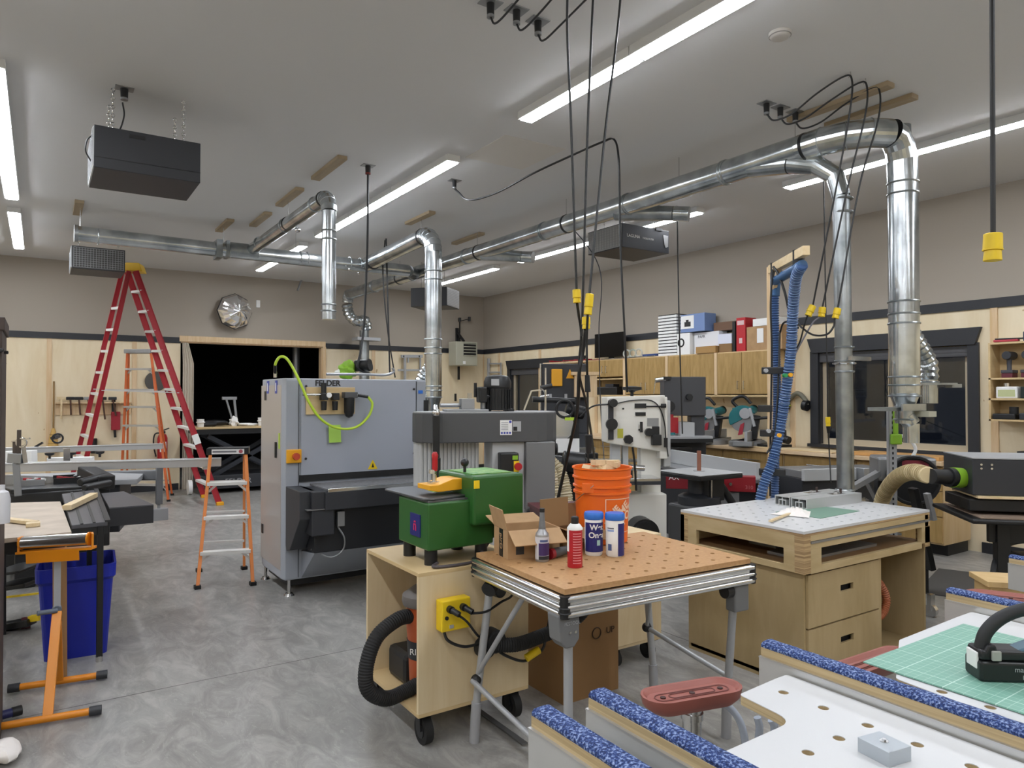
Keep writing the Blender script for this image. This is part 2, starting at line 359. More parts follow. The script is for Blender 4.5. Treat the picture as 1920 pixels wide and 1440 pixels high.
# ---------------------------------------------------------------- wooden cleats on the ceiling
for x, y0, y1, lab in [(.35, 9.24, 9.91, 'wooden ceiling cleat over the left end of the long cross duct'), (1.94, 9.2, 9.9, 'wooden ceiling cleat above the square joint in the cross duct'),
    (2.24, 8.6, 9.35, 'wooden ceiling cleat at the root of the short open-ended branch'), (2.25, 7.4, 8.18, 'wooden ceiling cleat midway along the short open-ended branch'),
    (2.27, 6.2, 6.97, 'wooden ceiling cleat above the elbow of the open-ended drop pipe'), (3.84, 7.49, 8.16, 'wooden ceiling cleat above the branch to the grey wide-belt machine'),
    (4.9, 8.11, 8.88, 'short wooden ceiling cleat on the main duct beyond the air cleaners'), (4.9, 2.63, 3.43, 'wooden ceiling cleat behind the three looping cords'), (5.24, 2.64, 3.33, 'wooden ceiling cleat over the wide right elbow')]:
    MB().box(x-.045, x+.045, y0, y1, CEIL-.035, CEIL).o('ceiling_cleat', wood('cleat%d' % int(y0*100+x), 'a8967b', '968468', (5, .5, 5)), None, .003, lab, cat='wood block', group='wooden cleats on the ceiling')
# ================================================================ DUCTS
def hanger(par, x, y, ztop, r, z): # threaded rod and black clamp ring
    MB().cyl((x, y, z+r), (x, y, ztop), .004, n=6).o('hanger_rod', steel, par)
def joint(par, c, ax, r, n=1, gap=.03):
    for i in range(n):
        p = Vector(c)+Vector(ax)*(i*gap); MB().ring(p, ax, r, .008, 28, 6).o('seam_ring', galvd, par)
def clamp(par, c, ax, r):
    MB().cyl(Vector(c)-Vector(ax)*.012, Vector(c)+Vector(ax)*.012, r*1.05, n=24).o('clamp', blkm, par)
def arc(c, a, b, rad, n=5):  # elbow centre line from direction a to direction b about corner c
    c = Vector(c); a = Vector(a); b = Vector(b); o = c+(-a+b)*rad; P = []
    for i in range(n+1):
        t = PI/2*i/n; P.append(o-b*rad*math.cos(t)+a*rad*math.sin(t))
    return P
def elbow(par, c, a, b, rad, r, n=5):
    P = arc(c, a, b, rad, n); MB().sweep(P, r*1.02, 24, sm=False).o('elbow', galv, par)
    for p, q in zip(P[1:-1], P[2:]): pass
    for i in range(1, n): MB().ring(P[i], (P[i+1]-P[i-1]), r*1.02, .004, 24, 5).o('elbow_seam', galvd, par)
    return P[0], P[-1]
Z = Vector((0, 0, 1)); XX = Vector((1, 0, 0)); YY = Vector((0, 1, 0))
# main duct along the room
MX, MZ, MR = 4.85, 3.54, .1
d = thing('main_duct', 'long galvanised main duct running the length of the ceiling to the far wall', 'duct', (MX, 8, MZ))
MB().cyl((MX, 3.3, MZ), (MX, 12.9, MZ), MR, n=28).o('pipe', galv, d)
elbow(d, (MX, 12.95, MZ), YY, -Z, .14, MR)
for y in (4.0, 5.2, 6.6, 8.4, 10.1, 11.6): joint(d, (MX, y, MZ), YY, MR, 2)
for y in (3.25, 6.2, 8.1, 10.6): clamp(d, (MX, y, MZ), YY, MR)
for y in (3.35, 4.55, 6.22, 8.15, 10.6): hanger(d, MX, y, CEIL, MR, MZ)
# bend to the right and the thick drop
d = thing('thick_drop_duct', 'thick galvanised duct bending down on the right, ending in a reducer and blast gate', 'duct', (5.24, 2.75, 1.3))
P = [Vector((MX, 3.3, MZ)), Vector((MX, 3.12, MZ)), Vector((MX+.04, 2.95, MZ)), Vector((MX+.13, 2.83, MZ)), Vector((MX+.26, 2.76, MZ))]
MB().sweep(P, MR*1.03, 28, sm=False).o('bend', galv, d)
for i in (1, 2, 3): MB().ring(P[i], P[i+1]-P[i-1], MR*1.03, .004, 28, 5).o('bend_seam', galvd, d)
Q = [P[-1], P[-1]+Vector((.09, -.01, -.02)), P[-1]+Vector((.16, -.02, -.09)), Vector((5.26, 2.75, MZ-.2)), Vector((5.265, 2.75, MZ-.32))]
Q = [Vector((MX+.26, 2.76, MZ)), Vector((5.17, 2.75, MZ-.015)), Vector((5.23, 2.75, MZ-.08)), Vector((5.262, 2.75, MZ-.17)), Vector((5.27, 2.75, MZ-.3))]
MB().sweep(Q, MR*1.03, 28, sm=False).o('elbow', galv, d)
clamp(d, Q[0], Q[1]-Q[0], MR*1.03)
DXv = 5.27
MB().cyl((DXv, 2.75, 1.66), (DXv, 2.75, MZ-.3), .103, n=32).o('pipe', galv, d)
for z in (3.2, 3.12, 2.33, 2.24, 2.17, 1.78, 1.72): joint(d, (DXv, 2.75, z), Z, .103)
MB().lathe(DXv, 2.75, [(.103, 1.66), (.066, 1.56), (.066, 1.44)], 28).o('reducer', galv, d)
joint(d, (DXv, 2.75, 1.64), Z, .103); joint(d, (DXv, 2.75, 1.55), Z, .068); joint(d, (DXv, 2.75, 1.47), Z, .068)
MB().box(DXv-.33, DXv+.12, 2.66, 2.84, 1.535-.0, 1.56).o('blast_gate', galvd, d)
MB().cyl((DXv+.03, 2.72, 1.3), (DXv+.03, 2.72, 1.44), .055, n=24).cyl((DXv+.03, 2.72, 1.44), (DXv+.0, 2.74, 1.5), .06, n=24).o('outlet', galv, d)
MB().box(DXv+.04, DXv+.15, 2.6, 2.7, 1.49, 1.53).o('gate_handle', heat, d)
# thin drop from the underside of the main duct
d = thing('thin_drop_duct', 'thin galvanised duct dropping behind the white-topped bench', 'duct', (4.95, 3.02, 0))
B0 = [Vector((4.85, 3.75, 3.52)), Vector((4.87, 3.4, 3.46)), Vector((4.9, 3.2, 3.39)), Vector((4.93, 3.07, 3.28)), Vector((4.94, 3.03, 3.12))]
MB().sweep(B0, [.09, .085, .075, .068, .064], 24, sm=False).o('branch_elbow', galv, d)
MB().cyl((4.94, 3.03, 3.12), (4.97, 3.02, 0), .06, n=26).o('pipe', galvd, d)
clamp(d, B0[1], B0[2]-B0[1], .085)
for z in (3.1, 3.0, 2.0, 1.9, 1.82, .95): joint(d, (4.95, 3.02, z), Z, .063)
MB().box(4.9, 5.15, 2.93, 2.96, 1.9, 1.93).ring((4.95, 3.02, 1.88), Z, .075, .008).o('blast_gate', steel, d)
# bracket bar between the two drops
MB().box(5.02, 5.34, 2.63, 2.645, 1.535, 1.585).o('bracket_bar', galvd, None, .002, 'flat steel bar bolted between the thin and thick drop ducts', cat='bracket')
# cross duct
CY, CZ, CR = 9.55, 3.5, .09
d = thing('cross_duct', 'galvanised duct crossing the ceiling from the far left into the main duct', 'duct', (2.5, CY, CZ))
MB().cyl((.33, CY, CZ), (4.5, CY, CZ-.03), CR, n=28).o('pipe', galv, d)
MB().cyl((4.5, CY, CZ-.03), (MX-.1, CY+.3, MZ-.05), CR*.95, n=24).o('wye', galvd, d)
MB().cyl((.31, CY, CZ), (.35, CY, CZ), CR*1.1, n=28).o('end_cap', galvd, d)
for x in (.55, 2.9, 3.0, 3.6, 3.75): joint(d, (x, CY, CZ-.01), XX, CR)
MB().box(1.83, 1.9, CY-.12, CY+.12, CZ-.13, CZ+.1).box(1.95, 1.99, CY-.1, CY+.1, CZ-.11, CZ+.1).o('blast_gate', galvd, d)
MB().cyl((2.0, CY, CZ), (2.35, CY, CZ), CR*1.12, n=24).o('collar', galvd, d)
hanger(d, .37, CY, CEIL, CR, CZ); hanger(d, 1.93, CY, CEIL, CR, CZ); hanger(d, 2.85, CY, CEIL, CR, CZ)
# first branch: open ended drop
d = thing('open_drop_duct', 'galvanised branch duct with an elbow and a short open-ended drop over the aisle', 'duct', (2.26, 7, 2.36))
MB().cyl((2.27, CY-.05, CZ+.03), (2.27, 6.72, CZ+.04), .072, n=26).o('pipe', galv, d)
elbow(d, (2.27, 6.56, CZ+.04), -YY, -Z, .15, .072)
MB().cyl((2.27, 6.56, 2.36), (2.27, 6.56, CZ-.11), .066, n=26).o('drop_pipe', galv, d)
MB().cyl((2.27, 6.56, 2.362), (2.27, 6.56, 2.375), .055, n=20).o('opening', blk2, d, label='dark open end')
for z in (3.2, 3.12, 2.5, 2.44): joint(d, (2.27, 6.56, z), Z, .067)
for y in (9.1, 8.0, 6.95): joint(d, (2.27, y, CZ+.04), YY, .073)
clamp(d, (2.27, 7.9, CZ+.04), YY, .074); clamp(d, (2.27, 6.72, CZ+.04), YY, .074)
hanger(d, 2.27, 7.9, CEIL, .07, CZ+.04)
MB().ball((2.33, 7.75, CZ-.05), .03).o('gate_knob', steel, d)
# second branch to the wide belt sander
d = thing('sander_drop_duct', 'galvanised branch duct dropping behind the right end of the grey wide-belt machine', 'duct', (3.85, 7.5, 1.2))
MB().cyl((3.85, CY-.05, CZ), (3.85, 7.72, CZ+.06), .1, n=28).o('pipe', galv, d)
elbow(d, (3.85, 7.48, CZ+.06), -YY, -Z, .24, .1, 6)
MB().cyl((3.85, 7.48, 1.62), (3.85, 7.48, CZ-.17), .1, n=28).o('drop_pipe', galv, d)
for z in (3.1, 3.0, 2.3, 2.2, 2.13, 1.75, 1.7, 1.62): joint(d, (3.85, 7.48, z), Z, .102)
MB().lathe(3.85, 7.48, [(.1, 1.62), (.075, 1.53), (.075, 1.3)], 28).o('reducer', galv, d)
clamp(d, (3.85, 7.75, CZ+.06), YY, .1); clamp(d, (3.85, 9.3, CZ), YY, .1); hanger(d, 3.85, 7.8, CEIL, .1, CZ+.05)
MB().hose([(3.82, 7.5, 2.0), (3.76, 7.6, 1.85), (3.72, 7.6, 1.7), (3.78, 7.5, 1.6)], .06, .05, .12).o('flex_hose', galv, d)
for px, py in ((655, 505), (672, 512)): 
    p = PY(px, py, CY-.12); MB().ball(p, .02).o('gate_knob', steel, d)
# branches near the junction
d = thing('far_flexible_duct', 'crinkled silver duct curving down against the far wall behind the grey machine', 'duct', (5.2, 13.2, 1.8))
pts = [PY(650, 570, 13.05), PY(655, 590, 13.1), PY(668, 602, 13.1), PY(684, 602, 13.15), PY(688, 618, 13.2)]
MB().hose(pts, .1, .07, .1).o('flex_hose', galv, d)
p = PY(683, 620, 13.2); q = PY(683, 712, 13.2); MB().cyl(p, q, .09, .1, n=24).o('pipe', galvd, d)
p = PY(690, 636, 13.1); MB().box(p.x-.25, p.x+.22, 13.0, 13.3, p.z-.03, p.z+.03).o('blast_gate', silver, d)
# stubs with black caps under the main duct
for (y, lab) in ((4.75, 'short capped galvanised stub under the main duct above the air cleaner'), (7.35, 'short capped galvanised stub under the main duct left of the hanging cords')):
    d = thing('duct_stub', lab, 'duct', (5.05, y, 3.4), 'capped stubs on the main duct')
    MB().cyl((4.85, y+.65, MZ-.04), (5.12, y+.12, MZ-.13), .085, .07, n=22).o('wye', galvd, d)
    MB().cyl((5.12, y+.12, MZ-.13), (5.2, y, MZ-.15), .072, n=22).o('cap', galv, d)
# conduit bent off the ceiling near the far wall
p = [PY(558, 545, YB-.1), PY(566, 525, YB-.1), PY(580, 515, YB-.4), PY(612, 505, YB-1.2)]
MB().tube(p, .02, 8).o('wall_conduit', alud, None, 0, 'thin pale pipe bent down the far wall above the doorway', cat='pipe')
d = thing('side_duct', 'silver flexible duct elbow with blast gate seen right behind the thick drop duct', 'duct', PD(1742, 740, 5.9))
MB().cyl(PD(1690, 235, 5.75), PD(1696, 600, 5.75), .07, n=22).o('riser', galvd, d)
MB().hose([PD(1696, 590, 5.75), PD(1708, 625, 5.8), PD(1726, 655, 5.85), PD(1740, 682, 5.9), PD(1742, 712, 5.9)], .07, .05, .09, 20).o('flex_elbow', galv, d)
MB().cyl(PD(1742, 712, 5.9), PD(1742, 756, 5.9), .066, n=22).ring(PD(1742, 716, 5.9), (0, 0, 1), .07, .008, 22).o('outlet', galv, d)
p = PD(1742, 720, 5.9); MB(fr(p.x, p.y, p.z, -.6)).box(-.12, .18, -.09, .09, -.008, .008).box(.16, .24, -.05, .05, -.03, .0).o('blast_gate', galvd, d)
# ================================================================ BIG MACHINES
# ---- grey wide belt sander
def sander():
    x0, x1, y0, y1, zt = 1.68, 2.945, 5.88, 6.62, 1.79
    s = thing('wide_belt_sander', 'big grey wide-belt sanding machine with black infeed conveyor beside the orange stepladder', 'sanding machine', (2.3, 6.2, 0))
    MB().prism([(x0, y0), (x0+.11, y0), (x1, y0), (x1, y1), (x0, y1), (x0-.015, y1-.1), (x0-.015, y0+.06)], .13, zt-.005).o('body', grey, s, .008)
    MB().box(x0+.12, x1-.1, y0-.012, y0, .98, zt-.01).o('front_panel', mat('sander_front', '9da2ac', .38), s, .004)
    MB().box(x0+.0, x0+.11, y0-.006, y0, .14, zt-.02).o('side_post', mat('sander_post', '979ca4', .4), s, .003)
    MB().box(x1-.09, x1, y0-.008, y0, .14, zt-.02).o('right_post', mat('sander_post', '979ca4', .4), s, .003)
    MB().box(x0-.018, x0-.012, y0+.08, y1-.03, .2, zt-.06).o('side_door', mat('sander_side', 'b5b1ae', .3, .4), s, .002)
    MB().box(x0-.03, x0-.015, y0+.2, y0+.23, 1.12, 1.25).o('door_latch', blk, s)
    MB().box(x0-.024, x0-.015, y1-.2, y1-.15, 1.6, 1.68).box(x0-.024, x0-.015, y1-.12, y1-.07, .42, .5).o('door_vent', blk, s)
    for a, b_, z, h in ((.2, .26, 1.66, .11), (.46, .52, 1.66, .11)):
        q = MB().box(x0-.02, x0-.015, y0+a, y0+b_, z, z+h).o('pull_label', mat('label_violet', '3b45a0', .5), s, label='blue and white sticker')
        MB().box(x0-.0215, x0-.019, y0+a+.02, y0+b_-.02, z+.02, z+h-.02).o('arrow', paper, q)
    MB().box(x0-.022, x0-.012, y0+.11, y0+.14, 1.2, 1.33).o('lime_tag', lime, s)
    MB().box(x0-.0, x0+.12, y0-.035, y0-.005, 1.09, 1.2).o('switch_plate', yel2, s, .004, label='amber emergency switch box')
    MB().cyl((x0+.07, y0-.035, 1.145), (x0+.07, y0-.07, 1.145), .028).o('stop_button', mat('stop_red', 'b9472f', .4), s)
    # dark gap and conveyor
    MB().box(x0+.11, x1-.01, y0-.014, y0+.02, .93, .985).o('belt_gap', blk2, s)
    MB().box(x0+.2, x1, y0-.42, y0, .895, .91).o('conveyor_belt', mat('belt_grey', '77777a', .7, noise=(40, (1, 1, 1), 2), col2='67676a'), s)
    MB().box(x0+.2, x1, y0-.45, y0-.42, .885, .915).o('chrome_roller_edge', alu, s, .004)
    MB().box(x0+.18, x1, y0-.445, y0-.02, .745, .885).o('conveyor_beam', drk2, s, .006)
    MB().prism([(y0-.38, .9), (y0, .9), (y0, .42), (y0-.02, .38), (y0-.12, .4), (y0-.38, .68)], x0+.0, x0+.13, 'X').o('drive_cover', mat('cover_dark', '34363a', .45), s, .006)
    MB().box(x0+.08, x0+.26, y0-.43, y0-.1, .55, .9).o('adjuster_box', drk2, s, .01)
    MB().box(x0+.04, x0+.27, y0-.44, y0-.3, .755, .76).o('box_seam', alud, s)
    MB().box(x0+.13, x1, y0-.34, y0, .40, .75).o('hopper', mat('hopper_dark', '1d1f23', .4), s, .005)
    MB().prism([(y0-.34, .40), (y0, .36), (y0, .14), (y0-.005, .14)], x0+.13, x1, 'X').o('lower_apron', mat('sander_post', '979ca4', .4), s)
    p = (x0+.33, y0-.36, .66)
    MB().box(p[0]-.03, p[0]+.03, p[1]-.03, p[1]+.02, .6, .72).o('limit_switch', alud, s, .005)
    MB().tube([(p[0]-.02, p[1], .6), (p[0]+.03, p[1]-.02, .5), (p[0]+.02, p[1], .4), (p[0]-.08, p[1], .36), (p[0]-.2, p[1]+.1, .42)], .007, 6).o('switch_cable', alud, s)
    for (x, y) in ((x0+.04, y0+.03), (x1-.06, y0+.03), (x0+.02, y1-.06), (x1-.06, y1-.06)):
        f = MB().cyl((x, y, .02), (x, y, .16), .014, n=10).cyl((x, y, 0), (x, y, .02), .045, .03, 18).o('levelling_foot', steel, s)
    MB().box(x0+.05, x1-.05, y0+.1, y1-.05, .06, .14).o('underframe', blk, s)
    text('brand_lettering', 'FELDER', .066, tF(x0+.345, y0-.0135, 1.745), blk, s, .001, offset=.002)
    MB().prism([(-.045, -.04), (.045, -.04), (0, .045)], -.002, .002, 'Z').M = None
    w_ = MB(tF(2.43, y0-.013, 1.03)); w_.prism([(-.045, -.03), (.045, -.03), (0, .05)], 0, .002); w_.o('warning_triangle', yel, s)
    w_ = MB(tF(2.43, y0-.016, 1.03)); w_.prism([(-.012, -.015), (.012, -.015), (0, .025)], 0, .002); w_.o('warning_mark', blk, s)
    for x, z in ((x0+.16, 1.72), (x1-.12, 1.7), (x0+.16, 1.12), (x1-.12, 1.12)): MB().cyl((x, y0-.012, z), (x, y0-.02, z), .01, n=10).o('screw', blk, s)
    MB().box(x1-.075, x1-.03, y0-.012, y0-.008, 1.66, 1.69).o('blue_sticker', bluel, s)
    MB().box(x1-.02, x1+.03, y0-.01, y0+.05, 1.5, 1.6).o('side_clip', blk, s)
    for x in (x0+.10, x1-.1): MB().box(x, x+.004, y0-.0135, y0-.0115, .15, zt-.02).o('panel_seam', blk2, s)
    return s
sander()
y0 = 5.868
# air regulator board with filters, hung on the front of the sander
r = thing('air_regulator_board', 'plywood board with black air regulators and filter on the grey machine front', 'air regulator', PY(643, 755, y0))
def bx(a, b_, c, d_, t0, t1, name, m, par, bev=.004, **k):
    p = PY(a, b_, y0); q = PY(c, d_, y0); return MB().box(min(p.x, q.x), max(p.x, q.x), y0-t1, y0-t0, min(p.z, q.z), max(p.z, q.z)).o(name, m, par, bev, **k)
bx(573, 726, 664, 776, 0, .02, 'board', ply_h, r, .002)
for a, c in ((597, 609), (618, 630)):
    f = bx(a, 737, c, 750, .02, .09, 'regulator_body', blk, r); p = PY((a+c)/2, 752, y0); q = PY((a+c)/2, 769, y0)
    MB().cyl((p.x, y0-.055, p.z), (p.x, y0-.055, q.z), .026, .022, 16).o('bowl', blk, r)
p = PY(603, 718, y0); MB().cyl((p.x, y0-.055, p.z), (p.x, y0-.055, PY(603, 740, y0).z), .022, n=16).o('pressure_knob', blk, r)
p = PY(610, 741, y0); MB().cyl((p.x, y0-.09, p.z), (p.x, y0-.1, p.z), .022, n=18).o('gauge', paper, r)
bx(639, 735, 663, 746, .02, .1, 'filter_head', drk, r); p = PY(650, 746, y0)
MB().lathe(p.x, y0-.06, [(.045, PY(650, 745, y0).z), (.043, PY(650, 772, y0).z), (.03, PY(650, 780, y0).z), (.006, PY(650, 783, y0).z)], 20).o('filter_bowl', blk, r)
p = PY(590, 740, y0); MB().cyl((p.x-.12, y0-.06, p.z), (p.x+.05, y0-.06, p.z), .01, n=10).o('inlet_fitting', steel, r)
P = [PY(517, 700, y0+.1), PY(516, 684, y0), PY(524, 670, y0-.02), PY(537, 672, y0-.05), PY(552, 695, y0-.08), PY(566, 725, y0-.1), PY(580, 755, y0-.12), PY(601, 785, y0-.12), PY(630, 802, y0-.1), PY(665, 802, y0-.1), PY(690, 782, y0-.1), PY(698, 758, y0-.1), PY(690, 744, y0-.09)]
h = thing('air_hose', 'lime green air hose looping across the front of the grey machine', 'hose', P[6])
MB().tube(P, .011, 10).o('hose', lime, h)
MB().cyl(PY(690, 744, y0-.09), PY(671, 741, y0-.07), .014, n=12).o('end_sleeve', blk, h); MB().cyl(PY(671, 741, y0-.07), PY(665, 740, y0-.06), .011).o('coupler', steel, h)
MB().cyl(PY(516, 684, y0), PY(516, 700, y0+.06), .013, n=12).o('end_sleeve', blk, h); p = PY(516, 702, y0+.06); MB().cyl((p.x, p.y, 1.79), p+Vector((0, 0, .02)), .014).o('coupler', steel, h)
a = PY(615, 797, y0-.01); b_ = PY(637, 829, y0-.01); MB().prism([(a.x, a.z), (b_.x, a.z+.0), (b_.x+.005, b_.z), (a.x+.005, b_.z)], y0-.03, y0-.02, 'Y').o('sticky_note', mat('note_green', 'a7cf5c', .7), None, 0, 'lime green paper note hanging below the regulator board', cat='note')
# things on top of the sander
t = thing('blower_nozzle', 'short black dust nozzle with a green rag lying on top of the grey machine', 'nozzle', (2.55, 6.05, 1.79))
MB().cyl(PY(668, 686, 6.1), PY(694, 684, 6.0), .052, n=20).o('tube', blk, t); MB().cyl(PY(690, 685, 6.01), PY(694, 684, 5.995), .056, n=20).o('rim', blk2, t)
def blob(c, r, sc, seed, m, name, par=None, n=16, amp=.25, **k):
    mb = MB(); mb.ball((0, 0, 0), r, sc, n); rnd = random.Random(seed); ph = [rnd.random()*6 for _ in range(6)]
    for v in mb.v:
        f = 1+amp*(math.sin(v.x/r*4+ph[0])*math.sin(v.y/r*5+ph[1])+.6*math.sin(v.z/r*7+ph[2]+v.x/r*3)); v *= f
    mb.v = [v+Vector(c) for v in mb.v]; return mb.o(name, m, par, **k)
c = PY(654, 696, 6.1); blob((c.x, c.y, 1.87), .075, (1, .8, 1), 3, limed, 'green_rag', t); blob((c.x+.0, c.y+.1, 1.85), .06, (1.2, .6, 1), 5, paper, 'white_rag', t)
MB().tube([PY(612, 706, 5.95)+Vector((0, 0, .02)), PY(680, 706, 5.95)+Vector((0, 0, .02)), PY(722, 703, 5.95)+Vector((0, 0, .0)), PY(738, 697, 5.95), PY(736, 690, 5.95)], .012, 8).o('grey_cable', alud, None, 0, 'thick grey cable lying along the top edge of the grey machine', cat='cable')
# ---- tall edge sander: rounded grey head, motor on top, pedestal
def edge_sander():
    M = fr(2.86, 4.68, 0, R(-20))
    s = thing('edge_belt_sander', 'grey belt machine with long rounded head and black motor behind the green machine', 'sanding machine', (2.86, 4.68, 0))
    L, D = .56, .2
    def stad(l, d, n=8):
        P = []
        for i in range(n+1): a = -PI/2+PI*i/n; P.append((l-d+d*math.cos(a), d*math.sin(a)))
        for i in range(n+1): a = PI/2+PI*i/n; P.append((-l+d+d*math.cos(a), d*math.sin(a)))
        return P
    MB(M).prism(stad(L, D), 1.295, 1.515).o('head_cover', drk, s, .006)
    MB(M).prism(stad(L-.005, D-.005), 1.515, 1.522).o('top_plate', silver, s)
    MB(M).box(0.02, .27, -.16, .16, .0, 1.295).o('cabinet', grey2, s, .006)
    MB(M).box(.27, .5, -.2, .1, .78, 1.295).o('drive_guard', greyd, s, .01)
    MB(M).prism(stad(.27, .15, 10), .55, 1.295).v
    c = MB(M); 
    for i in range(15): c.cyl((-.5+i*.03, -.06, .75), (-.5+i*.03, -.06, 1.295), .016, n=8)
    c.o('ribbed_guard', grey2, s)
    MB(M).cyl((-.48, .02, 0), (-.48, .02, 1.295), .07, n=24).o('column', grey2, s)
    MB(M).box(-.52, .3, -.1, .15, .0, .5).o('base', greyd, s, .01)
    m = MB(M).lathe(.1, .03, [(.1, 1.53), (.1, 1.7), (.107, 1.705), (.107, 1.75), (.09, 1.79), (.03, 1.805)], 28).o('motor', blkm, s)
    f = MB(M)
    for i in range(22):
        a = 2*PI*i/22; f.bar((.1+.103*math.cos(a), .03+.103*math.sin(a), 1.54), (.1+.103*math.cos(a), .03+.103*math.sin(a), 1.69), .004, .012)
    f.o('cooling_fins', blk, m)
    MB(M).box(-.06, .0, -.07, .07, 1.59, 1.71).o('terminal_box', blkm, m, .01)
    MB(M).box(.03, .09, -.078, -.07, 1.72, 1.77).o('rating_plate', silver, m)
    for dx in (-.09, .09): MB(M).box(.1+dx-.03, .1+dx+.03, -.03, .09, 1.52, 1.54).o('motor_foot', blkm, m)
    q = MB(M).box(.07, .16, -.205, -.2, 1.35, 1.46).o('safety_label', paper, s)
    for i in range(5): MB(M).box(.078, .13, -.2075, -.2045, 1.44-i*.013, 1.443-i*.013).o('text_line', mat('ink', '555a66', .6), q)
    for i in range(4): MB(M).cyl((.082+i*.021, -.2045, 1.365), (.082+i*.021, -.2075, 1.365), .008, n=12).o('pictogram', mat('label_violet', '3b45a0', .5), q)
    MB(M).cyl((.147, -.2045, 1.447), (.147, -.2075, 1.447), .01, n=12).o('pictogram', mat('label_violet', '3b45a0', .5), q)
    q = MB(M).box(.165, .23, -.205, -.2, 1.375, 1.45).o('data_plate', silver, s); MB(M).box(.17, .2, -.2075, -.2045, 1.38, 1.41).o('plate_print', blk, q)
    b_ = MB(M).box(.06, .2, -.26, -.16, 1.05, 1.22).o('switch_box', blk, s, .01)
    MB(M).cyl((.19, -.26, 1.12), (.19, -.29, 1.12), .028).o('stop_button', mat('stop_red2', 'a8171f', .4), b_)
    MB(M).box(.16, .2, -.266, -.26, 1.08, 1.16).o('button_plate', yel, b_); MB(M).box(.15, .19, -.266, -.26, 1.17, 1.2).o('green_button', limed, b_)
    MB(M).bar((-.42, -.3, 1.5), (-.42, -.3, 1.0), .05, .02).bar((-.42, -.3, 1.2), (-.42, -.3, .98), .062, .03).o('tension_lever', blk, s, .006)
    MB(M).cyl((-.42, -.3, 1.5), (-.4, -.1, 1.56), .018).ball((-.42, -.3, 1.52), .03).o('lever_pivot', steel, s)
    k = MB(M).box(-.32, .0, -.12, .1, 1.522, 1.54).box(-.2, -.1, -.08, .03, 1.54, 1.62).cyl((-.36, -.05, 1.57), (-.2, -.03, 1.57), .015).cyl((-.02, 0, 1.54), (-.02, 0, 1.6), .02).o('tracking_block', alud, s, .003)
    h = MB(M).lathe(0, 0, [(.01, 0), (.03, .02), (.05, .04), (.02, .05)], 18, z=1.6); h.o('tracking_knob', drk, s)
    MB(M).cyl((-.08, .0, 1.63), (-.08, 0, 1.74), .012).o('tracking_grip', blk, s)
    MB(M).tube([(.47, -.02, 1.52), (.47, -.02, 1.66), (.44, -.02, 1.7)], .006).bar((.48, 0, 1.52), (.48, 0, 1.86), .012, .012).bar((.3, -.02, 1.53), (.36, -.02, 1.68), .012, .012).bar((.36, -.02, 1.68), (.48, 0, 1.69), .012, .012).o('lamp_arm', steel, s)
    MB(M).cyl((.44, 0, 1.7), (.53, -.02, 1.72), .02).o('lamp_joint', blk, s)
edge_sander()
# ---- plywood cart with the small green machine
def caster(par, x, y, r=.065, red_=False, top=.15):
    c = MB().cyl((x-.02, y, r), (x+.02, y, r), r, n=24).o('caster_wheel', blk2, par)
    MB().cyl((x-.024, y, r), (x+.024, y, r), r*.55, n=16).o('wheel_hub', blkm, c)
    MB().box(x-.045, x+.045, y-.045, y+.045, top-.008, top).bar((x-.028, y, r), (x-.028, y+.01, top-.008), .006, .045).bar((x+.028, y, r), (x+.028, y+.01, top-.008), .006, .045).o('caster_bracket', blkm, par)
c = thing('plywood_cart', 'open-sided birch plywood cart on black casters carrying the green machine', 'cart', (1.8, 3.3, 0))
X0, X1, Y0, Y1, ZB, ZT = 1.47, 2.09, 3.0, 3.63, .15, .82; th = .018
MB().box(X0, X1, Y0, Y1, ZT-th, ZT).o('top_panel', ply_h, c, .001); MB().box(X0, X1, Y0, Y1, ZB, ZB+th).o('bottom_panel', ply_h, c, .001)
MB().box(X0, X1, Y0, Y0+th, ZB+th, ZT-th).o('front_side', ply_v, c); MB().box(X0, X1, Y1-th, Y1, ZB+th, ZT-th).o('rear_side', ply_v, c)
MB().box(X1-th, X1, Y0+th, Y1-th, ZB+th, ZT-th).o('back_panel', ply_v, c)
for x, y in ((X0+.06, Y0+.06), (X0+.06, Y1-.06), (X1-.06, Y0+.06), (X1-.06, Y1-.06)): caster(c, x, y)
# vacuum inside
v = thing('shop_vacuum', 'orange and grey shop vacuum standing inside the plywood cart', 'vacuum', (1.72, 3.3, ZB+th))
vx, vy = 1.63, 3.24
MB().lathe(vx, vy, [(.07, .17), (.082, .2), (.088, .36), (.1, .52), (.095, .56), (.1, .6)], 26).o('tank', orgv, v)
MB().lathe(vx, vy, [(.115, .6), (.122, .62), (.118, .65), (.06, .69), (.0, .7)], 26).o('lid', mat('vac_grey', '66625f', .5), v)
b_ = MB().lathe(vx, vy, [(.0905, .34), (.0965, .43)], 26).o('label_band', drk2, v); text('brand_lettering', 'RIDGID', .042, tF(vx-.055, vy-.08, .385, R(-42)), paper, v)
MB().box(vx-.08, vx+.14, vy+.07, vy+.3, ZB+th, .33).o('dust_tray', blk, v, .03)
P = [Vector((vx-.08, vy-.0, .55)), Vector((vx-.17, vy-.03, .555)), Vector((vx-.29, vy-.06, .5)), Vector((vx-.35, vy-.08, .38)), Vector((vx-.34, vy-.08, .27)), Vector((vx-.24, vy-.06, .2)), Vector((vx-.12, vy-.03, .2)), Vector((vx-.03, vy-.05, .24))]
MB().hose(P, .035, .012, .04, 16).o('hose', blk2, v)
MB().cyl((vx-.08, vy, .55), (vx-.05, vy, .55), .042, n=18).o('hose_socket', orgv, v)
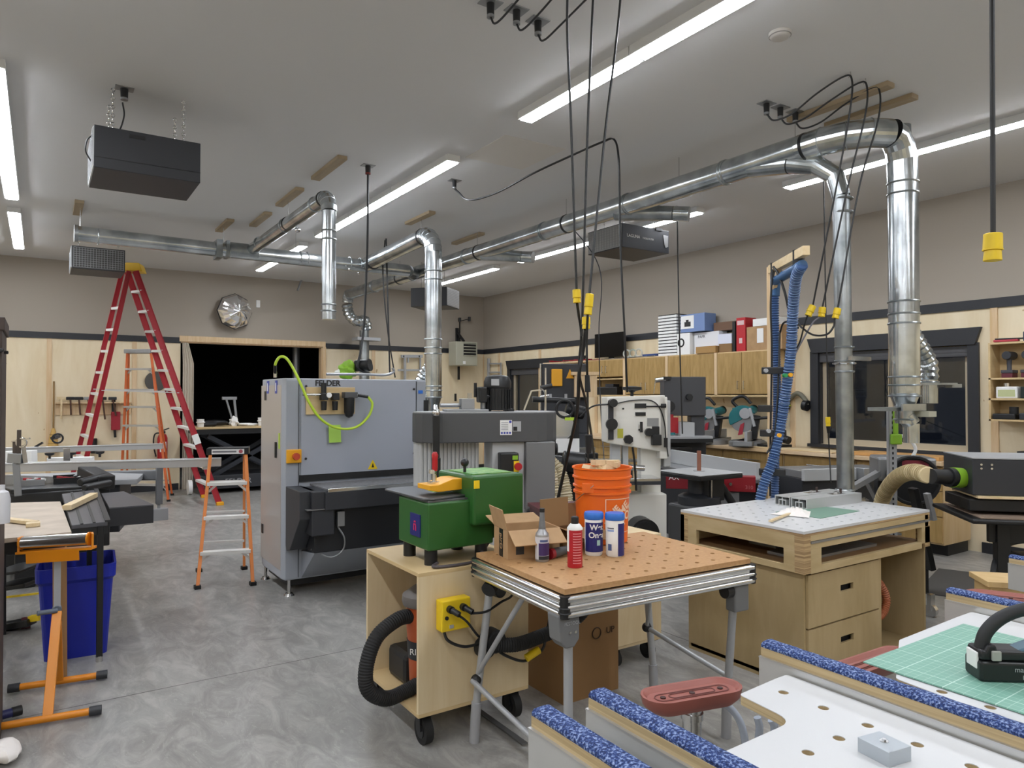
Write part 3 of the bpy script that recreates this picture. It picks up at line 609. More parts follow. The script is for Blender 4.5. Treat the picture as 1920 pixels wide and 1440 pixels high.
# power box on cart side
p = thing('power_box', 'yellow power outlet box screwed to the side of the plywood cart', 'outlet box', (1.66, Y0, .6))
MB().box(1.56, 1.715, Y0-.06, Y0, .545, .69).o('housing', yel, p, .006)
for x in (1.6, 1.67): MB().cyl((x, Y0-.06, .65), (x, Y0-.085, .65), .017, n=14).cyl((x, Y0-.085, .65), (x+.02, Y0-.12, .635), .014, n=10).o('plug', blk, p)
MB().box(1.6, 1.62, Y0-.066, Y0-.06, .56, .575).o('rating_label', silver, p); MB().cyl((1.585, Y0-.06, .61), (1.585, Y0-.066, .61), .009, n=12).o('reset_button', blk, p)
def cable(name, P, r, m, label, cat='cable', n=8, group=None): return MB().tube(P, r, n).o(name, m, None, 0, label, cat=cat, group=group)
cable('power_cable', [(1.62, Y0-.12, .63), (1.66, Y0-.1, .6), (1.69, Y0-.09, .57), (1.75, Y0-.07, .5), (1.8, Y0-.07, .46)], .006, blk, 'thin black plug lead running from the yellow outlet box to the cable reel')
cable('power_cable', [(1.69, Y0-.12, .63), (1.76, Y0-.13, .63), (1.86, Y0-.1, .65), (1.93, Y0-.09, .67), (1.95, Y0-.05, .72)], .006, blk, 'black plug lead curving up from the yellow outlet box under the table')
cable('power_cable', [(1.585, Y0-.03, .545), (1.6, Y0-.05, .5), (1.68, Y0-.06, .46), (1.8, Y0-.06, .45), (1.9, Y0-.08, .38), (2.0, Y0-.1, .34), (2.1, Y0-.1, .37), (2.13, Y0-.1, .44), (2.16, Y0-.1, .56)], .007, blk, 'black cable drooping under the yellow connector beneath the table')
MB().cyl((1.84, Y0-.01, .46), (1.84, Y0-.1, .46), .055, n=24).cyl((1.8, Y0-.02, .43), (1.8, Y0-.08, .43), .05, n=20).o('cable_reel', blk2, None, .01, 'black coiled hose holder on the cart side behind the grey table leg', cat='hose holder')
MB().hose([(1.84, Y0-.07, .44), (1.95, Y0-.1, .43), (2.08, Y0-.1, .44), (2.2, Y0-.12, .47), (2.27, Y0-.2, .55), (2.3, Y0-.25, .66)], .034, .012, .04, 16).o('vacuum_hose', blk2, None, 0, 'black ribbed vacuum hose slung along the cart under the perforated table', cat='hose')
MB().cyl((2.0, Y0-.11, .355), (2.075, Y0-.115, .385), .02, n=12).o('yellow_connector', yel, None, .003, 'yellow cable connector hanging under the perforated table', cat='connector')
MB().cyl((1.86, Y0-.02, .7), (1.87, Y0-.09, .7), .035, n=20).o('black_plug', blk, None, .005, 'round black plug on the cart side just under the table rail', cat='plug')
# green machine
g = thing('green_sander', 'small green machine with steel table and yellow fence on the plywood cart', 'machine', (1.8, 3.25, .82))
MB().prism([(1.56, 3.08), (1.93, 3.08), (1.93, 3.42), (1.56, 3.42)], .895, 1.125).o('lower_housing', grn, g, .008)
MB().box(1.79, 2.09, 3.04, 3.42, 1.0, 1.245).box(1.93, 2.09, 3.08, 3.42, .92, 1.01).o('upper_housing', grn, g, .012)
MB().box(1.57, 1.92, 3.1, 3.4, 1.1, 1.135).prism([(1.55, 3.12), (1.6, 3.09), (1.9, 3.15), (1.91, 3.2), (1.91, 3.55), (1.88, 3.58), (1.57, 3.58), (1.54, 3.55)], 1.137, 1.147).o('table_plate', mat('plate_grey', '6b6d70', .35, .7), g, .002)
for x, y in ((1.6, 3.13), (1.6, 3.37), (1.88, 3.12), (1.88, 3.37)): MB().cyl((x, y, .82), (x, y, .9), .032, n=18).o('rubber_foot', blk, g)
f = MB().prism([(1.61, 1.175), (1.61, 1.2), (1.66, 1.2), (1.74, 1.225), (1.82, 1.225), (1.82, 1.17), (1.66, 1.165)], 3.16, 3.3, 'Y').o('fence', yel2, g, .003)
MB().cyl((1.67, 3.23, 1.2), (1.67, 3.23, 1.25), .012).cyl((1.66, 3.23, 1.25), (1.662, 3.23, 1.27), .02).box(1.64, 1.72, 3.21, 3.25, 1.2, 1.21).o('clamp_arm', steel, g)
MB().lathe(0, 0, [(.01, 0), (.016, .01), (.015, .07), (.018, .085), (.01, .1)], 14, z=0).M
k = MB(Matrix.Translation((1.668, 3.22, 1.265))); k.lathe(0, 0, [(.012, 0), (.015, .015), (.014, .06), (.017, .08), (.01, .095)], 14); k.o('clamp_grip', mat('grip_red', 'b01c22', .35), g)
MB().cyl((1.83, 3.2, 1.24), (1.83, 3.2, 1.29), .008).ball((1.83, 3.2, 1.3), .022).o('ball_knob', blk, g)
MB().box(1.79, 1.82, 3.034, 3.04, 1.185, 1.225).o('warning_plate', yel, g)
MB().box(1.82, 2.05, 3.1, 3.35, 1.245, 1.25).o('pattern_sheet', mat('sheet_green', '4c8a4b', .5, noise=(30, (1, 1, 1), 2), col2='8fb06a'), g)
MB().box(1.7, 1.76, 3.28, 3.36, 1.147, 1.149).o('note', mat('note_green', 'a7cf5c', .7), g)
q = MB().box(1.555, 1.56, 3.16, 3.27, .95, 1.06).o('logo_plate', blued, g); text('logo_letter', 'ñ', .075, tL(1.554, 3.215, 1.0), pink, g, .001)
cable('power_cable', [(1.62, 3.1, .83), (1.57, 3.04, .83), (1.68, 3.02, .828), (1.8, 3.04, .83), (1.88, 3.1, .86), (1.95, 3.12, .92)], .008, mat('grey_cord', '4a4447', .5), 'grey cord looped around the feet of the green machine')
# ================================================================ PERFORATED FOLDING TABLE
A = R(-3.3); TN = Vector((1.69, 2.18, 0)); U = Vector((math.cos(A), math.sin(A), 0)); V_ = Vector((-math.sin(A), math.cos(A), 0))
TM = Matrix.Translation(TN) @ Matrix.Rotation(A, 4, 'Z'); TL, TW = 1.03, .74
t = thing('folding_work_table', 'folding work table with perforated brown top, aluminium rails and grey tube legs', 'table', (2.2, 2.5, 0))
holes = [circ(.07+i*.0985, .065+j*.0985, .0105, 12) for i in range(10) for j in range(7)]
plate('perforated_top', [(0, 0), (TL, 0), (TL, TW), (0, TW)], holes, .878, .9, mdf, t, TM)
MB(TM).box(.01, TL-.01, .01, TW-.01, .872, .877).o('hole_shade_sheet', mat('mdf_shadow', '4a3526', .8), t)  # dark sheet added below the holes, their shade put into its colour
def rail(a, b_, nrm, name='edge_rail'):
    a = Vector(a); b_ = Vector(b_); n = Vector(nrm)
    m = MB(TM)
    for off, zc, r_ in ((.012, .862, .0125), (.016, .832, .009), (.012, .803, .0125)):
        p = a+n*off; q = b_+n*off; m.cyl((p.x, p.y, zc), (q.x, q.y, zc), r_, n=16)
    m.bar((a.x, a.y, .832), (b_.x, b_.y, .832), .022, .084)
    return m.o(name, alu, t)
rail((0, 0, 0), (TL, 0, 0), (0, -1, 0)); rail((0, TW, 0), (TL, TW, 0), (0, 1, 0)); rail((0, 0, 0), (0, TW, 0), (-1, 0, 0)); rail((TL, 0, 0), (TL, TW, 0), (1, 0, 0))
for x, y in ((0, 0), (TL, 0), (0, TW), (TL, TW)): MB(TM).cyl((x, y, .79), (x, y, .875), .022, n=18).ring((x, y, .83), (0, 0, 1), .023, .004).ring((x, y, .81), (0, 0, 1), .023, .004).o('corner_cap', blk, t)
legs = [((.05, .05), (-.0, .0)), ((.97, .04), (.1, .15)), ((.06, TW-.04), (-.06, .06)), ((.99, TW-.05), (.07, -.0))]
LP = []
for (x, y), (dx, dy) in legs:
    L = MB(TM).cyl((x, y, .8), (x+dx, y+dy, .1), .0185, n=20).o('leg', silver, t)
    MB(TM).cyl((x+dx*.87, y+dy*.87, .19), (x+dx, y+dy, .0), .024, n=20).o('leg_foot', mat('foot_grey', '96979a', .5), L); LP.append((x, y, dx, dy))
MB(TM).prism([(-.03, .8), (.07, .8), (.07, .7), (.045, .67), (.005, .67), (-.02, .7)], -.0, .08, 'Y').o('corner_bracket', greyd, t, .006, label='grey cast corner bracket')
text('bracket_lettering', 'FESTOOL', .018, TM @ tF(.035, -.001, .765), silver, t)
for x in (.025, .05): MB(TM).cyl((x, -.003, .73), (x, .002, .73), .006, n=10).o('bolt', steel, t)
MB(TM).box(.93, 1.02, -.0, .06, .665, .79).o('corner_bracket', greyd, t, .008, label='grey cast corner bracket')
MB(TM).cyl((.89, .03, .76), (.93, .03, .76), .03, n=18).o('clamp_knob', blk, t); MB(TM).cyl((.0, TW-.12, .75), (.06, TW-.08, .78), .035, n=16).o('clamp_knob', blk, t)
MB(TM).cyl((-.05, TW+.0, .27), (.93+.1, TW-.05, .12), .0).v
MB(TM).cyl((0.01, TW+.0, .33), (.05, .38, .78), .012, n=12).o('cross_brace', silver, t); MB(TM).cyl((-.02, TW-.0, .3), (.06, .1, .16), .013, n=12).o('cross_brace', silver, t)
MB(TM).cyl((1.0, TW-.06, .4), (.82, .42, .8), .01, n=12).o('cross_brace', silver, t); MB(TM).cyl((1.0, TW-.06, .4), (1.06, .17, .3), .012, n=12).o('cross_brace', silver, t)
MB(TM).ball((0, TW+.0, .3), .026).o('brace_joint', blk, t); MB(TM).ball((1.0, TW-.06, .4), .026).o('brace_joint', blk, t)
zt = .9
# ---- orange bucket with wood offcuts
bp = PZ(1128, 1024, zt); bx_, by_ = bp.x+.09, bp.y+.1
b = thing('bucket', 'tall orange plastic bucket of wood offcuts on the perforated table', 'bucket', (bx_, by_, zt))
s_ = 1.02
MB().lathe(bx_, by_, [(.0, .01), (.116, .0), (.128, .006), (.1385, .24), (.139, .25), (.148, .252), (.148, .262), (.14, .264), (.141, .282), (.15, .284), (.15, .292), (.142, .295), (.144, .325), (.152, .328), (.152, .336), (.145, .34), (.147, .37), (.154, .374), (.154, .382), (.143, .38), (.138, .25), (.12, .02), (0, .018)], 48, z=zt).o('pail', orgb, b)
MB().tube([Vector((bx_, by_, zt+.3))+Vector((.15*math.cos(a_), .15*math.sin(a_), -.12*math.sin((a_-.62)/3.1*PI))) for a_ in [.62+i*.31 for i in range(11)]], .002, 6).o('wire_handle', steel, b)
MB().box(-.03, .03, -.008, .008, -.03, .02, M=Matrix.Translation((bx_, by_, zt+.29)) @ Matrix.Rotation(R(-36), 4, 'Z') @ Matrix.Translation((-.08, -.125, 0))).o('handle_lug', orgb, b, .003)
# printed square logo with the diagonal lettering, wrapped on the wall
def wrap(mb, cx, cy, r0, a0, k=.1): # local x -> arc, local z -> height
    out = []
    for v in mb.v:
        rr = r0*(1+v.z*k)+v.y; a_ = a0+v.x/r0; out.append(Vector((cx+rr*math.cos(a_), cy+rr*math.sin(a_), v.z+zt)))
    mb.v = out; return mb
def wraptext(s, size, x, z, rot, a0, r0, name, m, par, cx, cy, shear=0, bold=.0, k=.1):
    cu = bpy.data.curves.new('f', 'FONT'); cu.body = s; cu.size = size; cu.align_x = 'CENTER'; cu.align_y = 'CENTER'; cu.offset = bold; cu.shear = shear
    t_ = bpy.data.objects.new('t', cu); COL.objects.link(t_); me = bpy.data.meshes.new_from_object(t_); bpy.data.objects.remove(t_)
    mb = MB(); c_, s__ = math.cos(rot), math.sin(rot)
    mb.add([(x+v.co.x*c_-v.co.y*s__, .0012, z+v.co.x*s__+v.co.y*c_) for v in me.vertices], [tuple(p.vertices) for p in me.polygons])
    wrap(mb, cx, cy, r0, a0, k); return mb.o(name, m, par)
prt = mat('print_white', 'e9c9ad', .5); a0 = math.atan2(-by_, -bx_)+R(42)
fm = MB()
def strip(fm, x0, x1, z0, z1, n=10):
    V = []; 
    for i in range(n+1):
        x = x0+(x1-x0)*i/n; V += [(x, .001, z0), (x, .001, z1)]
    fm.add(V, [(2*i, 2*i+2, 2*i+3, 2*i+1) for i in range(n)])
for q in ((-.08, .08, .228, .232), (-.08, .08, .06, .064), (-.08, -.076, .06, .232), (.076, .08, .06, .232)): strip(fm, *q)
wrap(fm, bx_, by_, .1288, a0, .36).o('logo_frame', prt, b)
for s, q, x, z, sz in (('THE', .75, -.042, .165, .042), ('HOME', .75, -.01, .15, .058), ('DEPOT', .75, .028, .122, .058)): wraptext(s, sz, x, z, q, a0, .1288, 'logo_lettering', prt, b, bx_, by_, 0, .002, .36)
rnd = random.Random(4)
for i in range(11):
    a_ = rnd.random()*6.28; q = rnd.random()*.085; M = Matrix.Translation((bx_+q*math.cos(a_), by_+q*math.sin(a_), zt+.345+rnd.random()*.06)) @ Matrix.Rotation(rnd.random()*3, 4, 'Z') @ Matrix.Rotation(rnd.uniform(-.7, .7), 4, 'X')
    h_ = .01+rnd.random()*.015
    MB(M).prism([(-.045, -.02), (.05, -.02), (.03, .03), (-.02, .025)], -h_, h_).o('wood_offcut', pine, None, .001, 'pale wood offcut in the pile inside the orange bucket', cat='wood offcut', group='offcuts in the orange bucket')
# ---- wipes canisters
def canister(px, py, lab, front):
    p = PZ(px, py, zt)+Vector((.02, .03, 0)); x, y = p.x, p.y; r_ = .0425
    c = thing('wipes_canister', lab, 'wipes canister', (x, y, zt))
    MB().lathe(x, y, [(.036, 0), (.0405, .006), (r_, .06), (r_, .165), (.04, .17)], 32, z=zt).o('tub', paper, c)
    MB().lathe(x, y, [(.044, .168), (.046, .172), (.046, .192), (.042, .2), (.03, .202), (0, .2)], 32, z=zt).o('lid', bluel, c)
    an = math.atan2(-y, -x)
    def band(a, b_, z0, z1, m, name, par=c):
        mb = MB(); n = 16; V = []
        for i in range(n+1):
            t_ = an+a+(b_-a)*i/n; V += [(x+(r_+.0008)*math.cos(t_), y+(r_+.0008)*math.sin(t_), zt+z0), (x+(r_+.0008)*math.cos(t_), y+(r_+.0008)*math.sin(t_), zt+z1)]
        mb.add(V, [(2*i, 2*i+2, 2*i+3, 2*i+1) for i in range(n)]); return mb.o(name, m, par)
    if front:
        band(-1.1, 2.1, .02, .155, blued, 'label'); wraptext('Wet\nOnes', .036, 0, .115, 0, an+.35, r_+.001, 'label_lettering', paper, c, x, y, 0, .001); band(.35, .75, .05, .075, mat('label_mint', '9fc4c0', .5), 'label_patch')
    else:
        band(.35, 2.6, .006, .155, blued, 'label'); band(-.9, -.1, .13, .135, mat('ink', '555a66', .6), 'text_line'); band(-.9, -.1, .118, .126, mat('label_sky', '8fa8d8', .5), 'text_line'); band(-.8, -.35, .03, .06, mat('ink2', '4b5c8a', .6), 'barcode')
canister(1115, 1043, 'wipes tub with blue lid and mostly blue label in front of the bucket', 1)
canister(1155, 1045, 'wipes tub with blue lid and mostly white label, right of its twin', 0)
# ---- red aerosol
p = PZ(1080, 1065, zt)+Vector((.01, .02, 0)); x, y = p.x, p.y
c = thing('spray_can', 'red and white aerosol can with black cap at the table front', 'spray can', (x, y, zt))
MB().lathe(x, y, [(.031, 0), (.033, .004), (.033, .165)], 32, z=zt).o('body', redl, c); MB().lathe(x, y, [(.034, .163), (.034, .17), (.026, .182), (.02, .188), (.012, .19)], 28, z=zt).o('shoulder', paper, c)
MB().lathe(x, y, [(.0165, .186), (.0165, .215), (.013, .219), (0, .219)], 22, z=zt).o('cap', blk, c)
an = math.atan2(-y, -x)
def band(a, b_, z0, z1, m, name, r_, par, x, y):
    mb = MB(); n = 14; V = []
    for i in range(n+1):
        t_ = an+a+(b_-a)*i/n; V += [(x+(r_+.0008)*math.cos(t_), y+(r_+.0008)*math.sin(t_), zt+z0), (x+(r_+.0008)*math.cos(t_), y+(r_+.0008)*math.sin(t_), zt+z1)]
    mb.add(V, [(2*i, 2*i+2, 2*i+3, 2*i+1) for i in range(n)]); return mb.o(name, m, par)
band(-1.9, -.85, .07, .163, paper, 'white_panel', .033, c, x, y)
for i in range(12): band(-.25, .9, .02+i*.0115, .024+i*.0115, mat('can_print', 'd98b90', .5), 'text_line', .033, c, x, y)
# ---- silver bottle
p = PZ(1018, 1054, zt)+Vector((.01, .02, 0)); x, y = p.x, p.y; an = math.atan2(-y, -x)
c = thing('additive_bottle', 'silver bottle with long grey neck and purple label beside the cardboard box', 'bottle', (x, y, zt))
MB().lathe(x, y, [(.028, 0), (.031, .004), (.031, .115), (.029, .125), (.018, .14), (.0165, .145)], 30, z=zt).o('body', mat('bottle_silver', 'a5a6a8', .3, .6), c)
MB().lathe(x, y, [(.0165, .143), (.014, .175), (.0135, .178), (.0125, .178), (.011, .222)], 22, z=zt).o('neck', greyd, c); MB().lathe(x, y, [(.012, .22), (.012, .237), (0, .238)], 18, z=zt).o('cap', blk, c)
band(-1.5, 1.5, .012, .112, mat('label_pale', 'cfd0d8', .5), 'label', .031, c, x, y); band(-.5, 1.4, .03, .085, purple, 'label_print', .0316, c, x, y); band(-.5, 1.4, .012, .028, drk2, 'label_foot', .0316, c, x, y)
band(-.3, .9, .09, .1, mat('ink2', '4b5c8a', .6), 'text_line', .0316, c, x, y)
# ---- cardboard box with open flaps
def cbox(lab, x0, x1, y0, y1, z0, z1, rz, flaps, m=card, name='cardboard_box'):
    M = fr((x0+x1)/2, (y0+y1)/2, 0, rz); a, b_ = (x1-x0)/2, (y1-y0)/2
    c = thing(name, lab, 'box', ((x0+x1)/2, (y0+y1)/2, z0)); e = .004
    MB(M).box(-a, a, -b_, -b_+e, z0, z1).box(-a, a, b_-e, b_, z0, z1).box(-a, -a+e, -b_+e, b_-e, z0, z1).box(a-e, a, -b_+e, b_-e, z0, z1).box(-a+e, a-e, -b_+e, b_-e, z0, z0+e).o('carton', m, c)
    for side, ang, ln in flaps:
        ang = R(ang)
        if side in 'LR':
            s = -1 if side == 'L' else 1; p = Vector((s*a, 0, z1)); q = p+Vector((s*math.cos(ang)*ln, 0, math.sin(ang)*ln)); MB(M).bar(p, q, b_*2-.004, e).o('flap', m, c)
        else:
            s = -1 if side == 'F' else 1; p = Vector((0, s*b_, z1)); q = p+Vector((0, s*math.cos(ang)*ln, math.sin(ang)*ln)); MB(M).bar(p, q, a*2-.004, e, (0, 0, 1)).o('flap', m, c)
    return c, M
c, M = cbox('open cardboard parcel box with black tape at the left end of the perforated table', 1.79, 2.05, 2.68, 2.86, zt, zt+.13, R(-12), [('L', 75, .1), ('R', -25, .16), ('B', 10, .13), ('F', -32, .1)])
MB(M).box(-.1305, -.13, -.03, .02, zt, zt+.128).o('printed_tape', blk, c); text('tape_lettering', 'pirD', .04, M @ tL(-.131, -.005, zt+.07) @ Matrix.Rotation(-PI/2, 4, 'Z'), card, c)
MB(M).box(-.09, -.05, -.0905, -.09, zt+.02, zt+.07).o('printed_lines', drk2, c)
c, M = cbox('second open cardboard box behind the silver bottle, flaps raised', 2.12, 2.34, 2.72, 2.88, zt, zt+.1, R(-8), [('L', 88, .14), ('R', 20, .12), ('B', 60, .1), ('F', -30, .1)], cardd)
gh = thing('grinder_handle', 'grey and red power tool handle lying between the bottle and the aerosol', 'power tool', PZ(1045, 1036, zt)); MB().cyl(PZ(1034, 1038, zt+.024), PZ(1066, 1030, zt+.03), .024, .018, 16).o('handle', drk, gh, .004); MB().cyl(PZ(1030, 1039, zt+.024), PZ(1036, 1037.5, zt+.024), .025, n=16).o('red_collar', redm, gh) # None, .004, 'grey and red power tool handle lying between the bottle and the aerosol', cat='power tool')
# ================================================================ under and behind the table
c, M = cbox('large brown moving carton standing on the floor under the perforated table', 2.33, 2.72, 3.02, 3.45, 0, .72, 0, [], mat('carton_brown', '8e6c45', .8))
MB().box(2.335, 2.715, 3.02, 3.45, .72, .725).o('lid', cardd, c)
MB().ring((2.56, 3.017, .34), (0, 1, 0), .03, .003, 20).o('printed_mark', mat('carton_ink', '3c2b1c', .7), c); text('printed_mark', 'UP', .05, tF(2.66, 3.018, .34), mat('carton_ink', '3c2b1c', .7), c)
c = thing('tool_cabinet_cart', 'second plywood cabinet on casters behind the brown moving carton', 'cabinet', (3.1, 3.35, 0))
MB().box(2.86, 3.26, 3.22, 3.7, .12, .78).o('carcass', ply_v, c, .002); MB().box(2.87, 3.25, 3.213, 3.22, .14, .76).o('door', ply_v, c, .002)
for x, y in ((2.92, 3.28), (3.2, 3.28), (2.92, 3.64), (3.2, 3.64)): caster(c, x, y, .05, top=.12)
cable('power_cable', [(2.95, 3.19, .76), (2.9, 3.18, .68), (2.95, 3.18, .6), (3.0, 3.18, .66), (3.1, 3.18, .74), (3.2, 3.19, .76)], .007, blk, 'black cord looped on the front of the plywood cabinet under the table')
# ================================================================ WHITE-TOPPED BENCH
bx0, bx1, by0, by1 = 3.49, 4.84, 2.37, 3.27
b = thing('white_topped_bench', 'birch plywood workbench with white perforated top and two drawers', 'workbench', (4.16, 2.8, 0))
holes = [circ(bx0+.08+i*.098, by0+.07+j*.095, .0105, 12) for i in range(13) for j in range(9)]
plate('perforated_top', [(bx0, by0), (bx1, by0), (bx1, by1), (bx0, by1)], holes, .885, .9, white, b); MB().box(bx0, bx1, by0, by1, .872, .884).o('top_core', edgep, b)
a1 = mat('bench_ply', 'c3ae86', .5, noise=(3, (1, 1, 5), 5), col2='b09a70')
MB().box(bx0, bx0+.03, by0+.06, by1-.06, .79, .872).box(bx0, bx0+.03, by0+.06, by0+.13, .7, .79).box(bx0, bx0+.03, by1-.13, by1-.06, .7, .79).box(bx0+.0, bx0+.03, by0+.06, by1-.06, .665, .7).o('left_apron', a1, b, .001)
MB().box(bx0+.06, bx1-.02, by0, by0+.03, .84, .872).box(bx0+.06, bx1-.02, by0, by0+.03, .795, .825).box(bx0+.06, bx0+.16, by0, by0+.03, .66, .795).box(bx1-.1, bx1, by0, by0+.03, .69, .795).box(bx0+.16, bx1-.1, by0, by0+.03, .66, .7).o('front_apron', a1, b, .001)
MB().box(bx0+.06, bx1, by0-.004, by0+.02, .826, .838).o('track', alud, b)
for x, y in ((bx0, by0), (bx1-.06, by0), (bx0, by1-.06), (bx1-.06, by1-.06)): MB().box(x, x+.06, y, y+.06, .665, .872).o('corner_block', edgep, b)
MB().box(bx0+.03, bx1-.02, by0+.03, by1-.02, .68, .7).o('shelf', mat('shelf_dark', '8b6b48', .5), b)
MB().box(bx0+.15, bx0+.9, by0+.1, by0+.35, .70, .715).box(bx0+.3, bx0+1.0, by0+.4, by0+.6, .70, .72).o('track_rails', alud, b)
MB().box(bx0+.0, bx1, by1-.03, by1, .7, .872).o('rear_apron', a1, b)
c0, c1 = bx0+.05, bx1-.0
MB().box(c0, c0+.018, by0+.04, by1-.02, .0, .665).o('left_side', ply_w, b); MB().box(c1-.018, c1, by0+.03, by1-.02, .0, .665).o('right_side', ply_w, b)
MB().box(c0+.018, c1-.018, by1-.04, by1-.02, .0, .66).o('back', ply_w, b); MB().box(c0, c1, by0+.03, by1-.04, .02, .04).o('bottom', ply_w, b)
dv = c0+.74; MB().box(dv, dv+.03, by0+.03, by1-.04, .04, .66).o('divider', ply_w, b)
for z0, z1 in ((.35, .645), (.06, .34)):
    d_ = plate('drawer_front', [(c0+.02, z0), (dv-.005, z0), (dv-.005, z1), (c0+.02, z1)], [[(c0+.33+i, (z0+z1)/2+.01+j) for i, j in ((0, 0), (0, .04), (.13, .04), (.13, 0))]], 0, .018, ply_w, b, Matrix.Translation((0, by0+.042, 0)) @ Matrix.Rotation(PI/2, 4, 'X'))
    MB().box(c0+.32, c0+.47, by0+.06, by0+.065, (z0+z1)/2, (z0+z1)/2+.06).o('finger_slot', blk2, d_)
MB().hose([(dv+.08, by0+.3, .62), (dv+.12, by0+.2, .55), (dv+.22, by0+.14, .43), (dv+.25, by0+.12, .33), (dv+.19, by0+.12, .25), (dv+.08, by0+.13, .25)], .024, .014, .1).o('bench_hose', orh, None, 0, 'ribbed orange-brown hose hanging inside the bench opening', cat='hose')
MB().cyl((dv+.09, by0+.13, .25), (dv+.035, by0+.14, .25), .026).o('hose_cuff', blk, None, 0, 'black cuff on the end of the hose in the bench opening', cat='hose cuff')
# things on the bench
zb = .9
e = thing('extrusion_jig', 'pair of silver aluminium extrusions with small clamps on the white bench', 'jig', (4.3, 2.85, zb))
jm = fr(4.28, 2.94, zb, R(-2))
def extr(x0, y0, y1):
    L_ = MB(jm)
    for a, c_, z0, z1 in ((0, .12, .052, .058), (0, .12, 0, .006), (0, .006, .006, .052), (.114, .12, .006, .052), (.03, .036, .006, .03), (.084, .09, .006, .03), (.03, .09, .03, .036)): L_.box(x0+a, x0+c_, y0, y1, z0, z1)
    return L_.o('extrusion', alu, e)
# extrusions run to the right (along X): ends face the camera's left
def extx(y0, x0, x1):
    L_ = MB(jm)
    for a, c_, z0, z1 in ((0, .12, .052, .058), (0, .12, 0, .006), (0, .006, .006, .052), (.114, .12, .006, .052), (.03, .036, .006, .035), (.084, .09, .006, .035), (.03, .09, .032, .038), (.057, .063, .006, .05)): L_.box(x0, x1, y0+a, y0+c_, z0*1.15, z1*1.15)
    return L_.o('extrusion', mat('extrusion_alu', 'c4c6c6', .4, .5), e)
extx(-.13, -.1, .5); extx(.0, -.1, .5)
for x, y in ((.3, -.07), (.22, .06)):
    q = MB(jm).box(x-.06, x+.08, y-.02, y+.03, .058, .068).box(x+.0, x+.03, y-.01, y+.02, .068, .08).o('hold_down', steel, e); MB(jm).cyl((x+.05, y, .068), (x+.05, y, .1), .008).o('clamp_knob', mat('knob_brown', '3a2c28', .5), q)
MB(jm).box(.5, .56, -.12, -.0, .0, .03).o('end_stop', alu, e)
MB(fr(4.12, 2.72, 0, R(8))).prism([(-.2, -.13), (.26, -.17), (.27, .12), (-.18, .17)], zb, zb+.003).o('cutting_mat', matd, None, 0, 'dull green cutting mat under the silver extrusions on the bench', cat='cutting mat')
M = fr(3.97, 2.76, zb, R(20)); cl = MB(M); rnd = random.Random(2); V = []; n = 18
for i in range(n+1):
    for j in range(n+1):
        u, w_ = i/n*2-1, j/n*2-1; rr = (1-u*u)*(1-w_*w_); V.append((u*.13, w_*.09*(1-.3*u), .004+rr*(.012+.014*abs(math.sin(u*5+w_*3))+.014*abs(math.sin(w_*9-u*4)))))
cl.add(V, [(i*(n+1)+j, (i+1)*(n+1)+j, (i+1)*(n+1)+j+1, i*(n+1)+j+1) for i in range(n) for j in range(n)], True); cl.o('white_cloth', mat('cloth_white', 'e3ddd8', .9), None, 0, 'crumpled white cloth on the white bench top', cat='cloth')
MB().bar(PZ(1444, 977, zb+.012), PZ(1500, 955, zb+.012), .02, .01).o('wood_stick', pine, None, .001, 'short pale wooden stick across the cloth on the white bench', cat='stick')
# ================================================================ RIGHT WALL: upper cabinets
def pull(par, x, y, z, horiz=True, L=.12):
    if horiz: MB().cyl((x-.03, y-L/2, z), (x-.03, y+L/2, z), .006, n=8).cyl((x, y-L/2+.01, z), (x-.03, y-L/2+.01, z), .005, n=6).cyl((x, y+L/2-.01, z), (x-.03, y+L/2-.01, z), .005, n=6).o('pull_handle', steel, par)
    else: MB().cyl((x-.03, y, z-L/2), (x-.03, y, z+L/2), .006, n=8).cyl((x, y, z-L/2+.01), (x-.03, y, z-L/2+.01), .005, n=6).cyl((x, y, z+L/2-.01), (x-.03, y, z+L/2-.01), .005, n=6).o('pull_handle', steel, par)
UX = 7.9; edges = [9.55, 8.62, 7.68, 6.74, 5.85]
ul = ['upper wall cabinet with short doors above an open shelf, below the monitor', 'upper plywood wall cabinet between the open shelf unit and the stack of white cases', 'upper plywood wall cabinet directly under the stacked white cases', 'upper plywood wall cabinet nearest the blue hoses']
for i in range(4):
    y1, y0 = edges[i], edges[i+1]
    c = thing('wall_cabinet', ul[i], 'cabinet', (8.06, (y0+y1)/2, 1.63), 'upper cabinets on the right wall')
    MB().box(UX+.02, XR-.02, y0+.002, y0+.03, 1.63, 2.24).box(UX+.02, XR-.02, y1-.03, y1-.002, 1.63, 2.24).box(UX+.02, XR-.02, y0, y1, 2.22, 2.24).box(UX+.0, XR-.02, y0, y1, 1.62, 1.645).box(XR-.035, XR-.02, y0, y1, 1.63, 2.24).o('carcass', ply_h, c, .001)
    MB().box(UX, UX+.02, y0, y0+.025, 1.64, 2.24).box(UX, UX+.02, y1-.025, y1, 1.64, 2.24).o('face_edge', pinev, c)
    zb0 = 1.95 if i == 0 else 1.66
    if i == 0: MB().box(UX, XR-.03, y0+.03, y1-.03, 1.9, 1.92).o('shelf', ply_h, c)
    ym = (y0+y1)/2
    for a, b_, hy in ((y0+.03, ym-.003, ym-.05), (ym+.003, y1-.03, ym+.05)):
        d_ = MB().box(UX-.0, UX+.018, a, b_, zb0, 2.225).o('door', ply_y, c, .002); pull(d_, UX, hy, zb0+.12, False)
